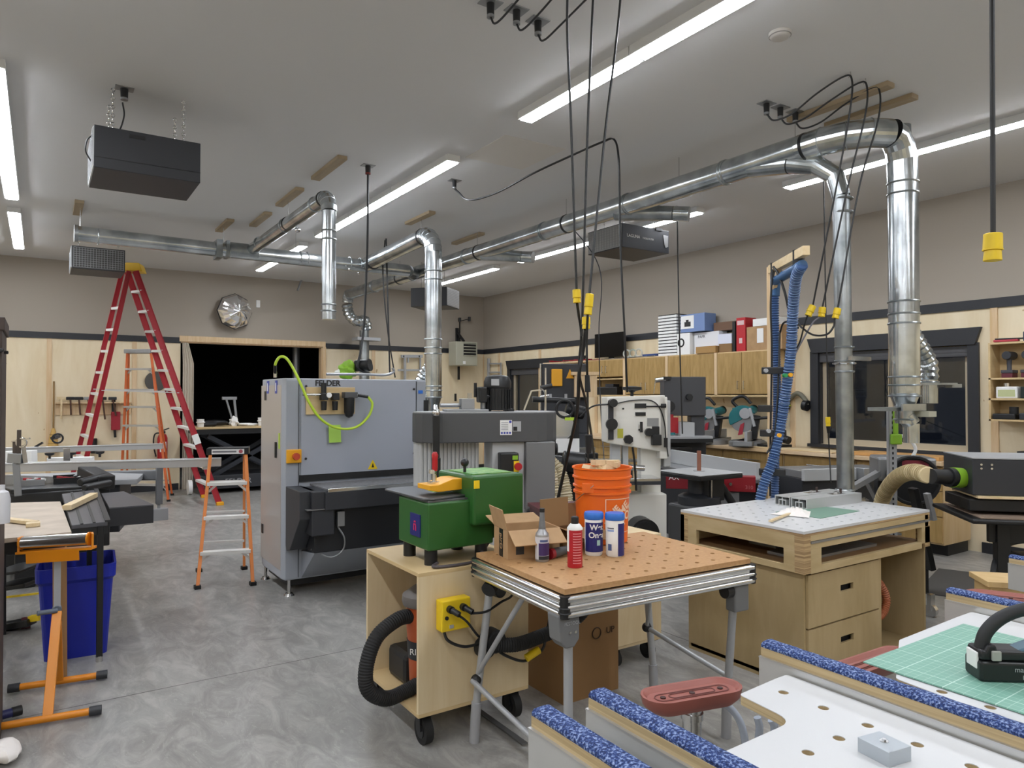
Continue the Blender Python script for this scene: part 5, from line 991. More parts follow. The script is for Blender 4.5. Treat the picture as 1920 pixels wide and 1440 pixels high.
for a, c_ in ((.14, 0), (1.2, 0), (.7, .42), (1.2, .42)): MB(M_).box(a, a+.075, c_, c_+.075, 0, .84).o('leg', blkm, s, .003)
MB(M_).box(.1, 1.2, .02, .06, .7, .84).box(.3, .5, .0, .3, .3, .5).o('apron', blkm, s); MB(M_).box(.33, .6, .05, .3, .15, .6).o('motor_box', blk, s, .01)
p = PD(1745, 893, 4.65); q = PD(1822, 897, 4.75)
MB().cyl(p, p.lerp(q, .42), .05, n=22).cyl(p.lerp(q, .4), p.lerp(q, .85), .063, n=22).cyl(p.lerp(q, .85), q, .068, .085, 22).o('dust_port', blk, s); MB().cyl(p.lerp(q, .52), p.lerp(q, .73), .066, n=24).o('lime_band', limed, s)
# black tapered stand leg between bench and base cabinet
s = thing('slanted_stand', 'black slanted stand leg on a small caster right of the white bench', 'stand', PZ(1745, 1085, 0)); d0 = 6.0
MB().bar(PD(1712, 915, 5.3), PD(1745, 1068, 5.3), .08, .04).o('leg', blkm, s, .004); MB().bar(PD(1738, 925, 5.3), PD(1750, 975, 5.3), .05, .03).o('grey_plate', silver, s)
a = PD(1745, 1075, 5.3); a.z = .045; MB().cyl(a+Vector((-.02, 0, 0)), a+Vector((.02, 0, 0)), .045, n=18).bar(a, a+Vector((0, 0, .12)), .06, .03).o('caster', steel, s)
# ---- wall shelf with tools at the right edge
s = thing('tool_shelf', 'plywood wall shelf unit with cordless tools at the right edge of the photo', 'shelf', (8.1, 2.9, 1.37))
for z in (2.155, 1.8, 1.595, 1.385): MB().box(7.99, XR-.016, 2.3, 3.33, z, z+.018).o('shelf', ply_h, s)
MB().box(7.99, XR-.016, 3.312, 3.33, 1.385, 2.155).box(XR-.03, XR-.016, 2.3, 3.312, 1.403, 2.155).o('side_panel', ply_h, s)
for y, lab in ((3.17, 'cordless drill nearest the shelf end, standing on its battery'), (3.0, 'second cordless drill from the shelf end, at the photo edge')):
    c = thing('cordless_drill', lab, 'drill', (8.06, y, 1.818), 'cordless drills on the tool shelf')
    MB().box(8.0, 8.12, y-.05, y+.05, 1.818, 1.865).o('battery', mat('batt_red', '5c1d2b', .5), c, .006); MB().box(7.995, 8.125, y-.052, y+.052, 1.865, 1.895).cyl((8.06, y, 1.89), (8.06, y, 2.02), .02, .024, 14).o('grip', mat('drill_grey', '45454b', .5), c, .004); MB().cyl((7.99, y, 2.04), (8.15, y, 2.04), .042, n=18).o('motor_barrel', drk2, c, .005)
c = thing('plastic_tub', 'white labelled plastic tub on the middle tool shelf', 'tub', (8.06, 3.17, 1.613)); MB().box(8.0, 8.12, 3.08, 3.27, 1.613, 1.73).o('tub', paper, c, .01); MB().box(7.998, 8.0, 3.1, 3.25, 1.63, 1.7).o('label', mat('label_olive', 'b8bd8e', .5), c); MB().cyl((8.05, 3.19, 1.73), (8.05, 3.19, 1.765), .03).o('metal_part', steel, c)
c = thing('red_lamp', 'black tool case with a red dome at the middle shelf edge', 'tool', (8.06, 2.97, 1.613)); MB().box(7.99, 8.15, 2.85, 3.05, 1.613, 1.73).o('case', mat('case_green_black', '16231f', .5), c, .008); MB().ball((8.0, 2.93, 1.68), .035, (.6, 1, 1)).o('red_dome', mat('dome_red', 'b8272b', .4), c)
c = thing('black_charger', 'black charger on the bottom tool shelf', 'charger', (8.06, 3.2, 1.403)); MB().box(7.99, 8.12, 3.1, 3.3, 1.403, 1.46).o('body', blk, c, .01); MB().cyl((8.05, 3.13, 1.46), (8.05, 3.13, 1.53), .04).o('dial', blkm, c)
MB().box(8.0, 8.13, 2.9, 3.07, 1.403, 1.47).o('black_battery', drk2, None, .01, 'second black battery block beside the charger on the bottom shelf', cat='battery')
c = thing('pliers_set', 'red and black pliers lying on top of the tool shelf', 'pliers', (8.08, 3.2, 2.173)); MB().bar((8.05, 3.3, 2.19), (8.05, 3.08, 2.19), .05, .022).o('red_grips', mat('grip_pink', 'b23a4a', .5), c, .006); MB().bar((8.05, 3.29, 2.21), (8.05, 3.03, 2.205), .03, .015).o('black_jaws', blk, c, .004)
MB().box(8.0, 8.16, 2.8, 3.03, 2.173, 2.27).o('dark_blue_case', mat('case_navy', '2e3748', .5), None, .01, 'dark blue case on top of the tool shelf at the photo edge', cat='case')
c = thing('tool_canister', 'maroon cylinder with silver top beside the tool shelf', 'cylinder', (8.0, 2.95, .98)); MB().cyl((7.95, 2.93, 1.1), (7.95, 2.93, 1.36), .055, n=22).o('tank', mat('tank_maroon', '6d3b40', .4), c); MB().ball((7.95, 2.93, 1.37), .05).o('silver_cap', steel, c); MB().box(7.9, 8.05, 2.85, 3.05, 1.05, 1.1).o('foot', blk, c)
MB().box(8.0, 8.2, 2.4, 3.34, 1.03, 1.05).box(8.19, 8.21, 2.4, 3.34, .9, 1.05).o('grey_wall_shelf', silver, None, .002, 'narrow grey wall shelf below the tool shelf unit', cat='shelf')
MB().box(7.65, 7.95, 3.65, 4.6, .972, 1.01).o('pine_board', wood('board_honey', 'cfa267', 'c08f52', (5, .5, 5)), None, .003, 'thick honey-coloured board lying on the worktop end under the window', cat='board')
MB().box(7.6, 7.9, 4.8, 6.2, .972, .99).o('pale_board', pine, None, .003, 'long pale board lying on the worktop left of the ducts', cat='board')
# floor mat and orange cord at right
MB().prism([(6.3, 2.6), (7.3, 2.9), (7.1, 3.4), (6.1, 3.1)], 0, .008).o('floor_mat', mat('mat_grey', '4d4b49', .9), None, 0, 'dark grey rubber mat on the floor beside the base cabinets', cat='mat')
cable('extension_cord', [(5.9, 2.05, .01), (6.1, 2.5, .01), (6.6, 2.75, .01), (7.2, 2.75, .01)], .012, blk, 'black cord crossing the floor right of the white bench')
cable('orange_cord', [PZ(1893, 1010, .3), PZ(1890, 1040, .15), PZ(1905, 1050, .02), PZ(1930, 1060, .02)], .008, org, 'orange cord hanging under the black drum sander')
cable('black_hose', [PD(1860, 1100, 4.5), PD(1868, 1050, 4.6), PD(1890, 1020, 4.7), PD(1930, 1012, 4.8)], .02, blk, 'black hose bent under the drum sander table')
p = PD(1872, 740, 3.9); s = thing('small_workbox', 'low pale plywood box standing on the floor beside the drum sander leg', 'box', (p.x, p.y, 0)); MB(fr(p.x, p.y, 0, R(-45))).box(-.05, .4, 0, .2, 0, .6).box(-.07, .42, -.02, .22, .6, .63).o('carcass', wood('box_pale', 'd9bd8d', 'c9a873', (3, 3, .6)), s, .002)
# ================================================================ LADDERS
def ladder_leg(par, a0, a1, b0, b1, w, m, steps, flat=.075, name='rail'):
    """two rails a0->a1 (near) and b0->b1 (far); steps: list of t, tread material"""
    a0, a1, b0, b1 = map(Vector, (a0, a1, b0, b1)); side = (b0-a0).normalized()
    for p, q in ((a0, a1), (b0, b1)):
        n = (q-p).normalized().cross(side).normalized()
        r_ = MB(); r_.bar(p, q, .006, flat, n); r_.bar(p+n*flat*.48, q+n*flat*.48, .03, .006, n); r_.bar(p-n*flat*.48, q-n*flat*.48, .03, .006, n); r_.o(name, m, par)
tread_w = mat('tread_white', 'dad9d6', .5)
# red twelve foot ladder seen from its side
L = thing('tall_stepladder', 'very tall red fibreglass stepladder with yellow top reaching the hanging air filter', 'ladder', (1.2, 11.8, 0))
top = PD(247, 500, 10.35); tz = top.z
nf = PZ(412, 947, 0); ff = PZ(383, 933, 0); tn = PD(254, 508, 10.2); tf_ = PD(239, 510, 10.55)
ladder_leg(L, nf, tn, ff, tf_, 0, red, 0, .08, 'front_rail')
ln = PZ(140, 956, 0); lf = PZ(124, 941, 0); un = PD(242, 508, 10.2); uf = PD(229, 510, 10.55)
ladder_leg(L, ln, un, lf, uf, 0, red, 0, .06, 'rear_rail')
for i in range(11):
    t = (i+1)/12; p = nf.lerp(tn, t); q = ff.lerp(tf_, t); MB().bar(p, q, .09, .035).o('step', tread_w, L)
for i in range(9):
    t = (i+1.3)/11; p = ln.lerp(un, t); q = lf.lerp(uf, t); MB().bar(p, q, .06, .035).o('rear_brace', tread_w, L)
hx = (tn-nf); hx.z = 0; ang = math.atan2(top.y-nf.y, top.x-nf.x)
MB(Matrix.Translation((top.x+.04, top.y, tz)) @ Matrix.Rotation(math.atan2(nf.y-ln.y, nf.x-ln.x), 4, 'Z')).prism([(-.13, -.08), (-.09, .04), (.09, .04), (.13, -.08)], -.13, .13, 'Y').o('top_cap', mat('cap_yellow', 'c9a11a', .45), L, .01)
for f_ in (nf, ff, ln, lf): MB().box(f_.x-.05, f_.x+.05, f_.y-.05, f_.y+.05, 0, .05).o('foot_pad', yel2, L, .006)
MB().bar(nf.lerp(tn, .49), ln.lerp(un, .5), .03, .012).o('spreader', alub, L); MB().bar(ff.lerp(tf_, .49), lf.lerp(uf, .5), .03, .012).o('spreader', alub, L)
p = nf.lerp(tn, .27); q = nf.lerp(tn, .31); MB().bar(p+Vector((0, -.03, 0)), q+Vector((0, -.03, 0)), .07, .09).o('warning_label', paper, L)
# orange mid ladder
def step_ladder(lab, fl, fr_, topc, wt, bl, br, m, n, tread, capm, ts, rail_w, cap_label=None, name='stepladder'):
    L = thing(name, lab, 'ladder', ((fl+fr_)/2)); L.location.z = 0
    fl, fr_, bl, br, topc = map(Vector, (fl, fr_, bl, br, topc)); s_ = (fr_-fl).normalized()
    tl = topc-s_*wt; tr = topc+s_*wt; sb = (br-bl).normalized(); btl = topc-s_*wt*.95; btr = topc+s_*wt*.95; back = ((bl+br)/2-(fl+fr_)/2); back.z = 0; back.normalize()
    for p, q in ((fl, tl), (fr_, tr)): MB().bar(p, q, rail_w, rail_w*1.6, back).o('front_rail', m, L, .002)
    for p, q in ((bl, btl), (br, btr)): MB().bar(p, q+back*.08, rail_w*.8, rail_w*.9, back).o('rear_rail', m, L, .002)
    for i, t in enumerate(ts):
        p = fl.lerp(tl, t); q = fr_.lerp(tr, t); c = (p+q)/2; w = (q-p).length
        st = MB().bar(p, q, .085, .03, back.cross(s_)).o('step', tread, L, .002)
        for e, sg in ((p, 1), (q, -1)): MB().bar(e+s_*sg*.005+Vector((0, 0, -.075)), e+s_*sg*.075+Vector((0, 0, -.012)), .012, .02).o('step_brace', tread, st)
    for t in ts[:2]+[ts[-1]]:
        p = bl.lerp(btl, t); q = br.lerp(btr, t); MB().bar(p, q, .02, .02).o('rear_brace', tread, L)
    a = math.atan2(s_.y, s_.x); cp = MB(Matrix.Translation(topc) @ Matrix.Rotation(a, 4, 'Z')).box(-wt-.03, wt+.03, -.05, .12, -.03, .035).o('top_cap', capm, L, .006)
    if cap_label: q = MB(Matrix.Translation(topc) @ Matrix.Rotation(a, 4, 'Z')).box(-wt*.9, wt*.95, -.053, -.05, -.022, .022).o('cap_label', paper, cp); M_ = Matrix.Translation(topc) @ Matrix.Rotation(a, 4, 'Z'); MB(M_).cyl((wt*.75, -.0545, 0), (wt*.75, -.053, 0), .018, n=18).o('label_badge', mat('badge_red', 'a8505a', .5), q); MB(M_).box(-wt*.85, wt*.5, -.0545, -.053, -.008, .008).o('label_print', mat('ink3', '77777b', .6), q)
    for f_ in (fl, fr_, bl, br): MB().box(f_.x-.025, f_.x+.025, f_.y-.03, f_.y+.03, 0, .03).o('foot_pad', blk2, L)
    return L
orgl = mat('ladder_orange_pale', 'd6803f', .45)
f1, f2 = PZ(370, 1104, 0), PZ(474, 1097, 0); tc = PD(428, 846, 6.75); bk = Vector((.12, .62, 0))
step_ladder('small orange stepladder with white treads standing before the grey machine', f1, f2, tc, .155, f1+bk, f2+bk+Vector((-.05, 0, 0)), orgl, 4, mat('tread_white', 'dad9d6', .5), blkm, [.24, .49, .745], .028, True)
f1, f2 = PZ(226, 938, 0), PZ(316, 940, 0); tc = PD(261, 659, 11.2); bk = Vector((.15, .7, 0))
step_ladder('taller orange stepladder with silver treads under the red ladder', f1, f2, tc, .2, f1+bk, f2+bk, org, 6, alub, alud, [.107, .25, .375, .5, .625, .74, .88], .035)
# ================================================================ LEFT WALL THINGS
def W(px, py, dy=.02): return PY(px, py, YB-dy)
s = thing('hammer_rack', 'narrow wooden wall rail holding hammers left of the red ladder', 'tool rack', W(175, 755)); a, b_ = W(104, 755), W(246, 755)
MB().box(a.x, b_.x, YB-.1, YB, a.z-.015, a.z+.005).box(a.x, b_.x, YB-.02, YB, a.z-.2, a.z-.015).o('rail', pinev, s, .001)
for i, (px, L_, hm) in enumerate(((115, .3, pine), (132, .24, blkm), (148, .24, blkm), (165, .2, alud), (192, .32, blkm), (211, .26, drk2))):
    p = W(px, 750, .1); c = thing('hammer', ['pale mallet at the left end of the hammer rail', 'second hammer from the left on the rail', 'third hammer from the left on the rail', 'silver-headed hammer just left of the ladder rail', 'black-handled hammer seen between the red ladder rails', 'hammer with yellow band at the right end of the rail'][i], 'hammer', p, 'hammers on the wall rail')
    MB().box(p.x-.06, p.x+.06, YB-.125, YB-.075, p.z, p.z+.05).o('head', hm, c, .008); MB().bar((p.x, YB-.11, p.z+.02), (p.x+.01*i, YB-.105, p.z-L_), .025, .03).o('handle', pine if i == 0 else mat('handle_dark', '4a2f22', .5), c, .004)
p = W(100, 700, .06); q = W(98, 805, .06); s = thing('broom', 'straw broom hanging on the plywood wall beside the hammer rail', 'broom', q); MB().cyl(W(101, 715, .06), W(100, 805, .06), .013, n=10).o('handle', wood('broom_wood', 'a08050', '8a6a3c', (5, 5, 1)), s)
q = W(100, 803, .06); MB().lathe(q.x, q.y, [(.02, 0), (.04, -.08), (.055, -.14), (.075, -.3), (.08, -.38), (0, -.38)], 18, z=q.z).o('bristles', straw, s)
for k in (-.1, -.14, -.24): MB().ring((q.x, q.y, q.z+k), (0, 0, 1), .05 if k > -.2 else .068, .004).o('stitching', mat('stitch', '7a5a30', .7), s)
p = W(216, 790, .1); s = thing('red_holster', 'red fabric tool holder hanging on the wall right of the hammers', 'tool holder', p); a, b_ = W(208, 772), W(225, 806); MB().box(a.x, b_.x, YB-.08, YB-.02, b_.z, a.z).o('pouch', mat('pouch_red', '9c2230', .6), s, .01); MB().cyl(W(215, 806, .05), W(216, 820, .05), .02, n=10).cyl(W(213, 748, .05), W(213, 772, .05), .03, n=10).o('tool', blk, s)
# fire extinguisher
p = PY(308, 840, 13.2); s = thing('fire_extinguisher', 'red fire extinguisher on the wall behind the orange ladder', 'fire extinguisher', (p.x, 13.4, .5)); x = p.x
MB().lathe(x, 13.42, [(.06, 0), (.08, .02), (.08, .36), (.06, .42), (.02, .44)], 22, z=.55).o('cylinder', mat('ext_red', 'b01e25', .35), s); MB().box(x-.04, x+.04, 13.38, 13.45, .99, 1.03).bar((x-.02, 13.4, 1.03), (x+.1, 13.38, 1.08), .02, .02).tube([(x, 13.4, 1.0), (x-.12, 13.38, .98), (x-.14, 13.38, .8), (x-.1, 13.4, .6)], .012, 8).o('valve_and_hose', blk, s); MB().box(x-.05, x+.05, 13.338, 13.34, .68, .85).o('label', paper, s)
MB().cyl(PY(176, 822, 13.5), PY(176, 850, 13.5), .05, n=16).o('black_hose_bundle', blk, None, .01, 'black hose bundle on the wall between the red ladder rails', cat='hose'); q = PY(292, 715, YB); MB().cyl((q.x, YB-.05, q.z), (q.x, YB, q.z), .17, n=28).o('wall_disc', mat('disc_dark', '4d4a46', .6), None, .005, 'round dark disc on the wall behind the orange ladder top', cat='disc')
# convex mirror
c = W(443, 583, .25); s = thing('convex_mirror', 'octagonal silver convex mirror high on the wall above the doorway', 'mirror', (c.x, c.y, c.z)); r_ = .32
M = Matrix.Translation((c.x, c.y+.1, c.z)) @ Matrix.Rotation(R(14), 4, 'Z') @ Matrix.Rotation(PI/2, 4, 'X'); m = MB(M); prof = [(r_, 0), (r_*.9, .07), (r_*.65, .14), (r_*.35, .18), (.001, .195)]
rnd = random.Random(8); NN = 32; V = []
for k_, (q_, h_) in enumerate(prof):
    for i in range(NN):
        t = 2*PI*i/NN; oc = math.cos(PI/8)/math.cos((t % (PI/4))-PI/8); V.append((q_*oc*math.cos(t), q_*oc*math.sin(t), h_+(rnd.uniform(-.014, .014) if 0 < k_ < 4 else 0)))
m.add(V, [(j*NN+i, j*NN+(i+1) % NN, (j+1)*NN+(i+1) % NN, (j+1)*NN+i) for j in range(4) for i in range(NN)]); m.o('mirror_face', mat('mirror', 'f4f5f7', .14, .95), s); MB(M).lathe(0, 0, [(r_*1.02, -.03), (r_*1.02, .0)], 8, sm=False).o('rim', blk, s); MB().box(c.x-.08, c.x+.08, c.y+.12, YB, c.z-.08, c.z+.08).o('wall_bracket', blkm, s)
a = W(480, 563, .0); b_ = W(487, 577, .0); MB().box(a.x, b_.x, YB-.03, YB, b_.z, a.z).o('wall_plate', paper, None, .003, 'small white sensor box on the wall right of the mirror', cat='sensor')
# doorway: curtain, scissor lift table with bits
s_ = MB(); P = []
for i in range(9): P.append((DX0+.03+i*.022, .04*(i % 2)))
V = [(x, YB-.06+y-.0, z) for z in (0, 2.2, 2.55) for x, y in P]; n = len(P); V[n*2:] = [(DX0+.02+i*.012, YB-.06+.03*(i % 2), 2.56) for i in range(9)]
s_.add(V, [(j*n+i, j*n+i+1, (j+1)*n+i+1, (j+1)*n+i) for j in range(2) for i in range(n-1)]); c = s_.o('curtain', mat('curtain_grey', 'd6cec0', .9), None, 0, 'pale gathered curtain hanging at the left side of the dark doorway', cat='curtain'); md = c.modifiers.new('t', 'SOLIDIFY'); md.thickness = .006
s = thing('lift_table', 'dark scissor lift table with wooden top in the dark doorway', 'table', (3.2, 13.0, 0)); y = 12.6; a = PY(368, 802, y); b_ = PY(505, 800, y); zt_ = a.z
MB().box(a.x, b_.x+.5, y, y+.8, zt_-.03, zt_).o('top', ply_h, s); MB().box(a.x, b_.x+.5, y+.02, y+.78, zt_-.12, zt_-.03).o('frame', blkm, s)
for k in (y+.1, y+.7): MB().bar((a.x+.2, k, zt_-.15), (b_.x+.3, k, .25), .06, .07).bar((a.x+.2, k, .25), (b_.x+.3, k, zt_-.15), .06, .07).o('scissor_arm', mat('arm_blue_black', '22262e', .5), s)
MB().box(a.x+.1, b_.x+.5, y, y+.8, .08, .3).o('base', drk2, s, .008); text('brand_lettering', 'FELDER', .13, tF(PY(447, 900, y).x, y-.003, .19), silver, s)
for x in (a.x+.25, b_.x+.3): MB().cyl((x-.03, y+.1, .1), (x+.03, y+.1, .1), .1, n=20).o('wheel', alud, s)
MB().cyl((a.x-.1, y+.15, .12), (a.x-.04, y+.15, .12), .12, n=22).o('front_wheel', paper, s)
for i, (px, w, h, m, lab, nm) in enumerate(((376, .12, .13, paper, 'white and black jar on the lift table in the doorway', 'jar'), (400, .35, .12, blkm, 'black tangle of tools on the lift table in the doorway', 'tool_bundle'), (440, .15, .16, paper, 'crumpled white wrapping on the lift table', 'wrapping'), (468, .35, .05, paper, 'flat white papers on the right of the lift table', 'papers'), (489, .1, .14, paper, 'white cup on the lift table beside the grey machine', 'cup'))):
    p = PY(px, 800, y+.25)
    if nm == 'jar' or nm == 'cup': MB().cyl((p.x, y+.25, zt_), (p.x, y+.25, zt_+h), w/2*.85, w/2, 16).ring((p.x, y+.25, zt_+h*.6), (0, 0, 1), w/2, .012).o(nm, m, None, 0, lab, cat=nm)
    else: blob((p.x, y+.3, zt_+h*.45), w/2, (1, .6, h/w), i, m, nm, None, 14, .3, label=lab, cat=nm.replace('_', ' '))
p = PY(430, 750, y+.4); MB().bar((p.x-.12, y+.4, zt_+.48), (p.x+.12, y+.4, zt_+.48), .05, .05).bar((p.x-.05, y+.4, zt_+.46), (p.x+.08, y+.4, zt_), .04, .03).bar((p.x+.08, y+.4, zt_+.46), (p.x+.13, y+.4, zt_), .04, .03).o('metal_bracket', alud, None, .003, 'upright metal bracket standing on the lift table in the dark', cat='bracket')
p = PY(555, 670, YB+.8); MB().cyl((p.x, YB+.8, 0), (p.x, YB+.8, 2.99), .07, n=18).o('back_room_pipe', alud, None, 0, 'vertical metal pipe in the dark room behind the doorway', cat='pipe')
# far wall right of doorway: heater, bracket, sockets, folded ladder, rack
s = thing('wall_heater', 'beige wall heater with black louvres near the room corner', 'heater', W(873, 663)); a, b_ = W(853, 640, .4), W(893, 686, .4); ya = YB-.45
MB().box(a.x, b_.x, ya, YB-.12, b_.z, a.z).o('case', heat, s, .01)
c_ = W(867, 643, .4); d_ = W(890, 668, .4); q = MB().box(c_.x, d_.x, ya-.006, ya, d_.z, c_.z).o('louvre_panel', blk, s)
for k in range(5): MB().box(c_.x, d_.x, ya-.02, ya-.004, d_.z+(c_.z-d_.z)*k/4.4, d_.z+(c_.z-d_.z)*k/4.4+.015).o('louvre', heat, q)
p = W(868, 680, .4); MB().box(p.x-.03, p.x+.03, ya-.01, ya, p.z-.03, p.z+.03).o('sticker', paper, s)
MB().bar(W(857, 615, .05), W(857, 648, .05), .06, .05).bar(W(857, 622, .1), W(870, 640, .3), .04, .04).bar(W(862, 600, .1), W(862, 640, .1), .02, .02).bar(W(862, 602, .1), W(880, 598, .1), .015, .015).cyl(W(862, 596, .1), W(862, 603, .1), .03).cyl(W(880, 594, .1), W(880, 602, .1), .03).o('heater_bracket', blkm, None, 0, 'black wall bracket with pipe fittings above the heater', cat='bracket')
MB().bar(W(860, 687, .1), W(860, 712, .1), .04, .04).o('hanging_bar', blk, None, .003, 'black bar hanging below the wall heater', cat='bar')
MB().bar(W(854, 738, .02), W(854, 752, .02), .035, .04).o('black_grip', blk, None, .003, 'short black grip above the grey machine cover on the wall', cat='grip')
p = W(880, 744, .0); MB().box(p.x-.05, p.x+.05, YB-.03, YB, p.z-.08, p.z+.08).o('socket_plate', mat('plate_pale', 'cfc7b4', .5), None, .003, 'pale double switch plate on the plywood near the corner', cat='switch')
s = thing('step_stool', 'folded silver step ladder hanging on the wall left of the thick drop pipe', 'ladder', W(760, 690)); 
MB().bar(W(752, 668, .1), W(792, 668, .1), .05, .06).bar(W(759, 668, .12), W(759, 715, .12), .04, .06).bar(W(746, 694, .1), W(792, 694, .1), .03, .04).bar(W(765, 668, .1), W(765, 680, .1), .03, .04).bar(W(788, 668, .1), W(788, 715, .1), .03, .04).o('frame', silver, s, .004); MB().bar(W(757, 668, .13), W(757, 668, .0), .03, .03).bar(W(786, 668, .13), W(786, 668, .0), .03, .03).o('wall_hook', blk, s)
s = thing('clamp_rack', 'grey metal clamp rack on the wall in the corner by the motor', 'rack', W(925, 700, .4)); p = lambda x, y: PX(x, y, XR-.06)
MB().bar(p(916, 672), p(916, 760), .05, .05).bar(p(916, 682), p(940, 682), .03, .03).bar(p(916, 698), p(938, 698), .03, .03).bar(p(939, 680), p(939, 708), .03, .03).bar(p(916, 712), p(935, 712), .02, .02).o('frame', silver, s, .003)
# ================================================================ SLIDING SAW AND CLUTTER ON THE LEFT
s = thing('sliding_table_saw', 'sliding table saw with long aluminium crosscut beams at the left', 'table saw', (.2, 7.6, 0))
a = PD(415, 866, 7.0); b_ = PD(-20, 877, 6.3); MB().bar(b_, a, .05, .085).bar(b_+Vector((0, 0, .03)), a+Vector((0, 0, .03)), .07, .012).o('near_beam', alub, s, .003)
c_ = PD(305, 837, 8.6); d_ = PD(-10, 846, 7.8); MB().bar(d_, c_, .06, .06).bar(d_+Vector((0, 0, .03)), c_+Vector((0, 0, .03)), .08, .012).o('far_beam', alub, s, .003)
MB().bar(PD(385, 862, 7.0), PD(385, 880, 7.0), .05, .06).bar(PD(125, 840, 7.3), PD(125, 872, 7.3), .06, .05).o('beam_stop', steel, s, .003)
MB().bar(PD(180, 893, 7.4), PD(300, 890, 7.2), .08, .1).o('swing_arm', mat('arm_grey', '6f7174', .5), s, .01); MB().bar(PD(299, 870, 7.1), PD(298, 945, 7.1), .06, .07).o('support_post', mat('arm_grey', '6f7174', .5), s, .006)
MB().bar(PD(298, 944, 7.1), PD(298, 955, 7.1), .025, .025).bar(PD(298, 953, 7.1), PD(298, 975, 7.1), .16, .09).o('support_foot', silver, s, .004)
M_ = fr(.35, 8.0, 0, R(-12)); MB(M_).box(-1.1, .35, -.25, .55, .35, .8).o('base_cabinet', drk2, s, .01); MB(M_).box(-1.2, .5, -.3, .6, .8, .85).o('cast_table', silver, s, .006)
MB(M_).box(-1.0, .1, -.1, .3, .0, .35).o('plinth', blk, s)
MB().bar(PD(100, 822, 8.0), PD(108, 818, 8.0), .1, .03).ring(PD(108, 822, 7.9), (0, 1, 0), .05, .01).bar(PD(66, 838, 8), PD(80, 830, 8), .02, .02).bar(PD(66, 838, 8), PD(66, 846, 8), .02, .02).o('clamp_lever', blkm, s)
for px, py in ((93, 853), (134, 852), (187, 850)): p = PD(px, py, 7.4); MB().lathe(p.x, p.y, [(.045, .02), (.04, .0), (.012, -.01), (.012, -.04)], 16, z=p.z).o('clamp_knob', blk, s)
MB().bar(PD(10, 862, 7.6), PD(65, 860, 7.6), .1, .18).bar(PD(90, 866, 7.5), PD(175, 864, 7.6), .08, .09).o('fence_block', paper, s, .006)
# vertical tool post
s = thing('clamp_post', 'steel toolpost with clamps and levers rising at the far left bench', 'tool post', PD(35, 870, 5.8)); P5 = lambda x, y, d=5.8: PD(x, y, d)
MB().bar(P5(36, 806), P5(35, 870), .03, .03).cyl(P5(29, 828), P5(29, 868), .02).o('post', mat('post_dark', '4a4038', .5), s); MB().bar(P5(18, 858), P5(44, 860), .06, .08).o('clamp_block', alud, s, .004); MB().bar(P5(30, 866), P5(34, 930), .05, .05).o('lower_block', alud, s, .004)
MB().ring(P5(40, 830), (0.4, 1, 0), .035, .01).bar(P5(45, 825), P5(56, 822), .012, .012).bar(P5(22, 828), P5(32, 826), .012, .012).bar(P5(44, 838), P5(48, 868), .03, .03).o('levers', steel, s)
# black machine bed and trays
s = thing('black_saw_bench', 'low black cast machine bed with steel trays of parts at the far left', 'machine', (-.25, 5.9, 0)); 
z1 = .86
MB().prism([tuple(PZ(0, 912, z1).xy), tuple(PZ(20, 918, z1).xy), tuple(PZ(165, 912, z1).xy), tuple(PZ(200, 897, z1).xy), tuple(PZ(0, 890, z1).xy)], z1-.04, z1).o('bed', blkm, s, .008)
p = PZ(14, 918, z1); q = PZ(165, 913, z1); MB().bar((p.x, p.y+.05, z1-.09), (q.x, q.y+.05, z1-.07), .1, .1).box(p.x, p.x+.75, p.y+.05, p.y+.4, .3, z1-.05).box(p.x+.05, p.x+.2, p.y+.1, p.y+.3, 0, .3).box(p.x+.5, p.x+.7, p.y+.1, p.y+.3, 0, .3).o('body', blk, s, .01)
for (x0, x1_, y_, m, lab) in ((26, 84, 903, alud, 'steel tray of small red-handled tools on the black machine bed'), (100, 165, 898, blkm, 'black tray of small parts right of the steel tray')):
    a = PZ(x0, y_, .9); b_ = PZ(x1_, y_-2, .9); M_ = fr((a.x+b_.x)/2, (a.y+b_.y)/2+.12, z1, 0); w = (b_.x-a.x)/2
    c = thing('parts_tray', lab, 'tray', M_.translation); MB(M_).box(-w, w, -.15, .15, .0, .02).box(-w, w, -.15, -.14, .02, .05).box(-w, w, .14, .15, .02, .05).o('tray', m, c)
    rnd = random.Random(x0)
    for i in range(5):
        u, v_ = rnd.uniform(-w*.7, w*.7), rnd.uniform(-.1, .1); an_ = rnd.random()*3; ln_ = .05
        MB(M_).bar((u-ln_*math.cos(an_), v_-ln_*math.sin(an_), .035), (u+ln_*math.cos(an_), v_+ln_*math.sin(an_), .045), .02, .02).o('loose_tool', [redm, silver, blk, red, paper][i], None, .003, ['red', 'silver', 'black', 'bright red', 'white'][i]+' small part lying in the '+('steel tray' if x0 == 26 else 'black tray')+' at the far left', cat='small part')
MB().bar(PD(160, 885, 6.6), PD(200, 905, 6.2), .14, .12).cyl(PD(158, 915, 5.9), PD(206, 905, 6.2), .03).cyl(PD(150, 905, 6), PD(200, 893, 6.3), .035).o('swivel_joint', blk, None, .01, 'black swivel arm joining the saw to the black bench', cat='arm')
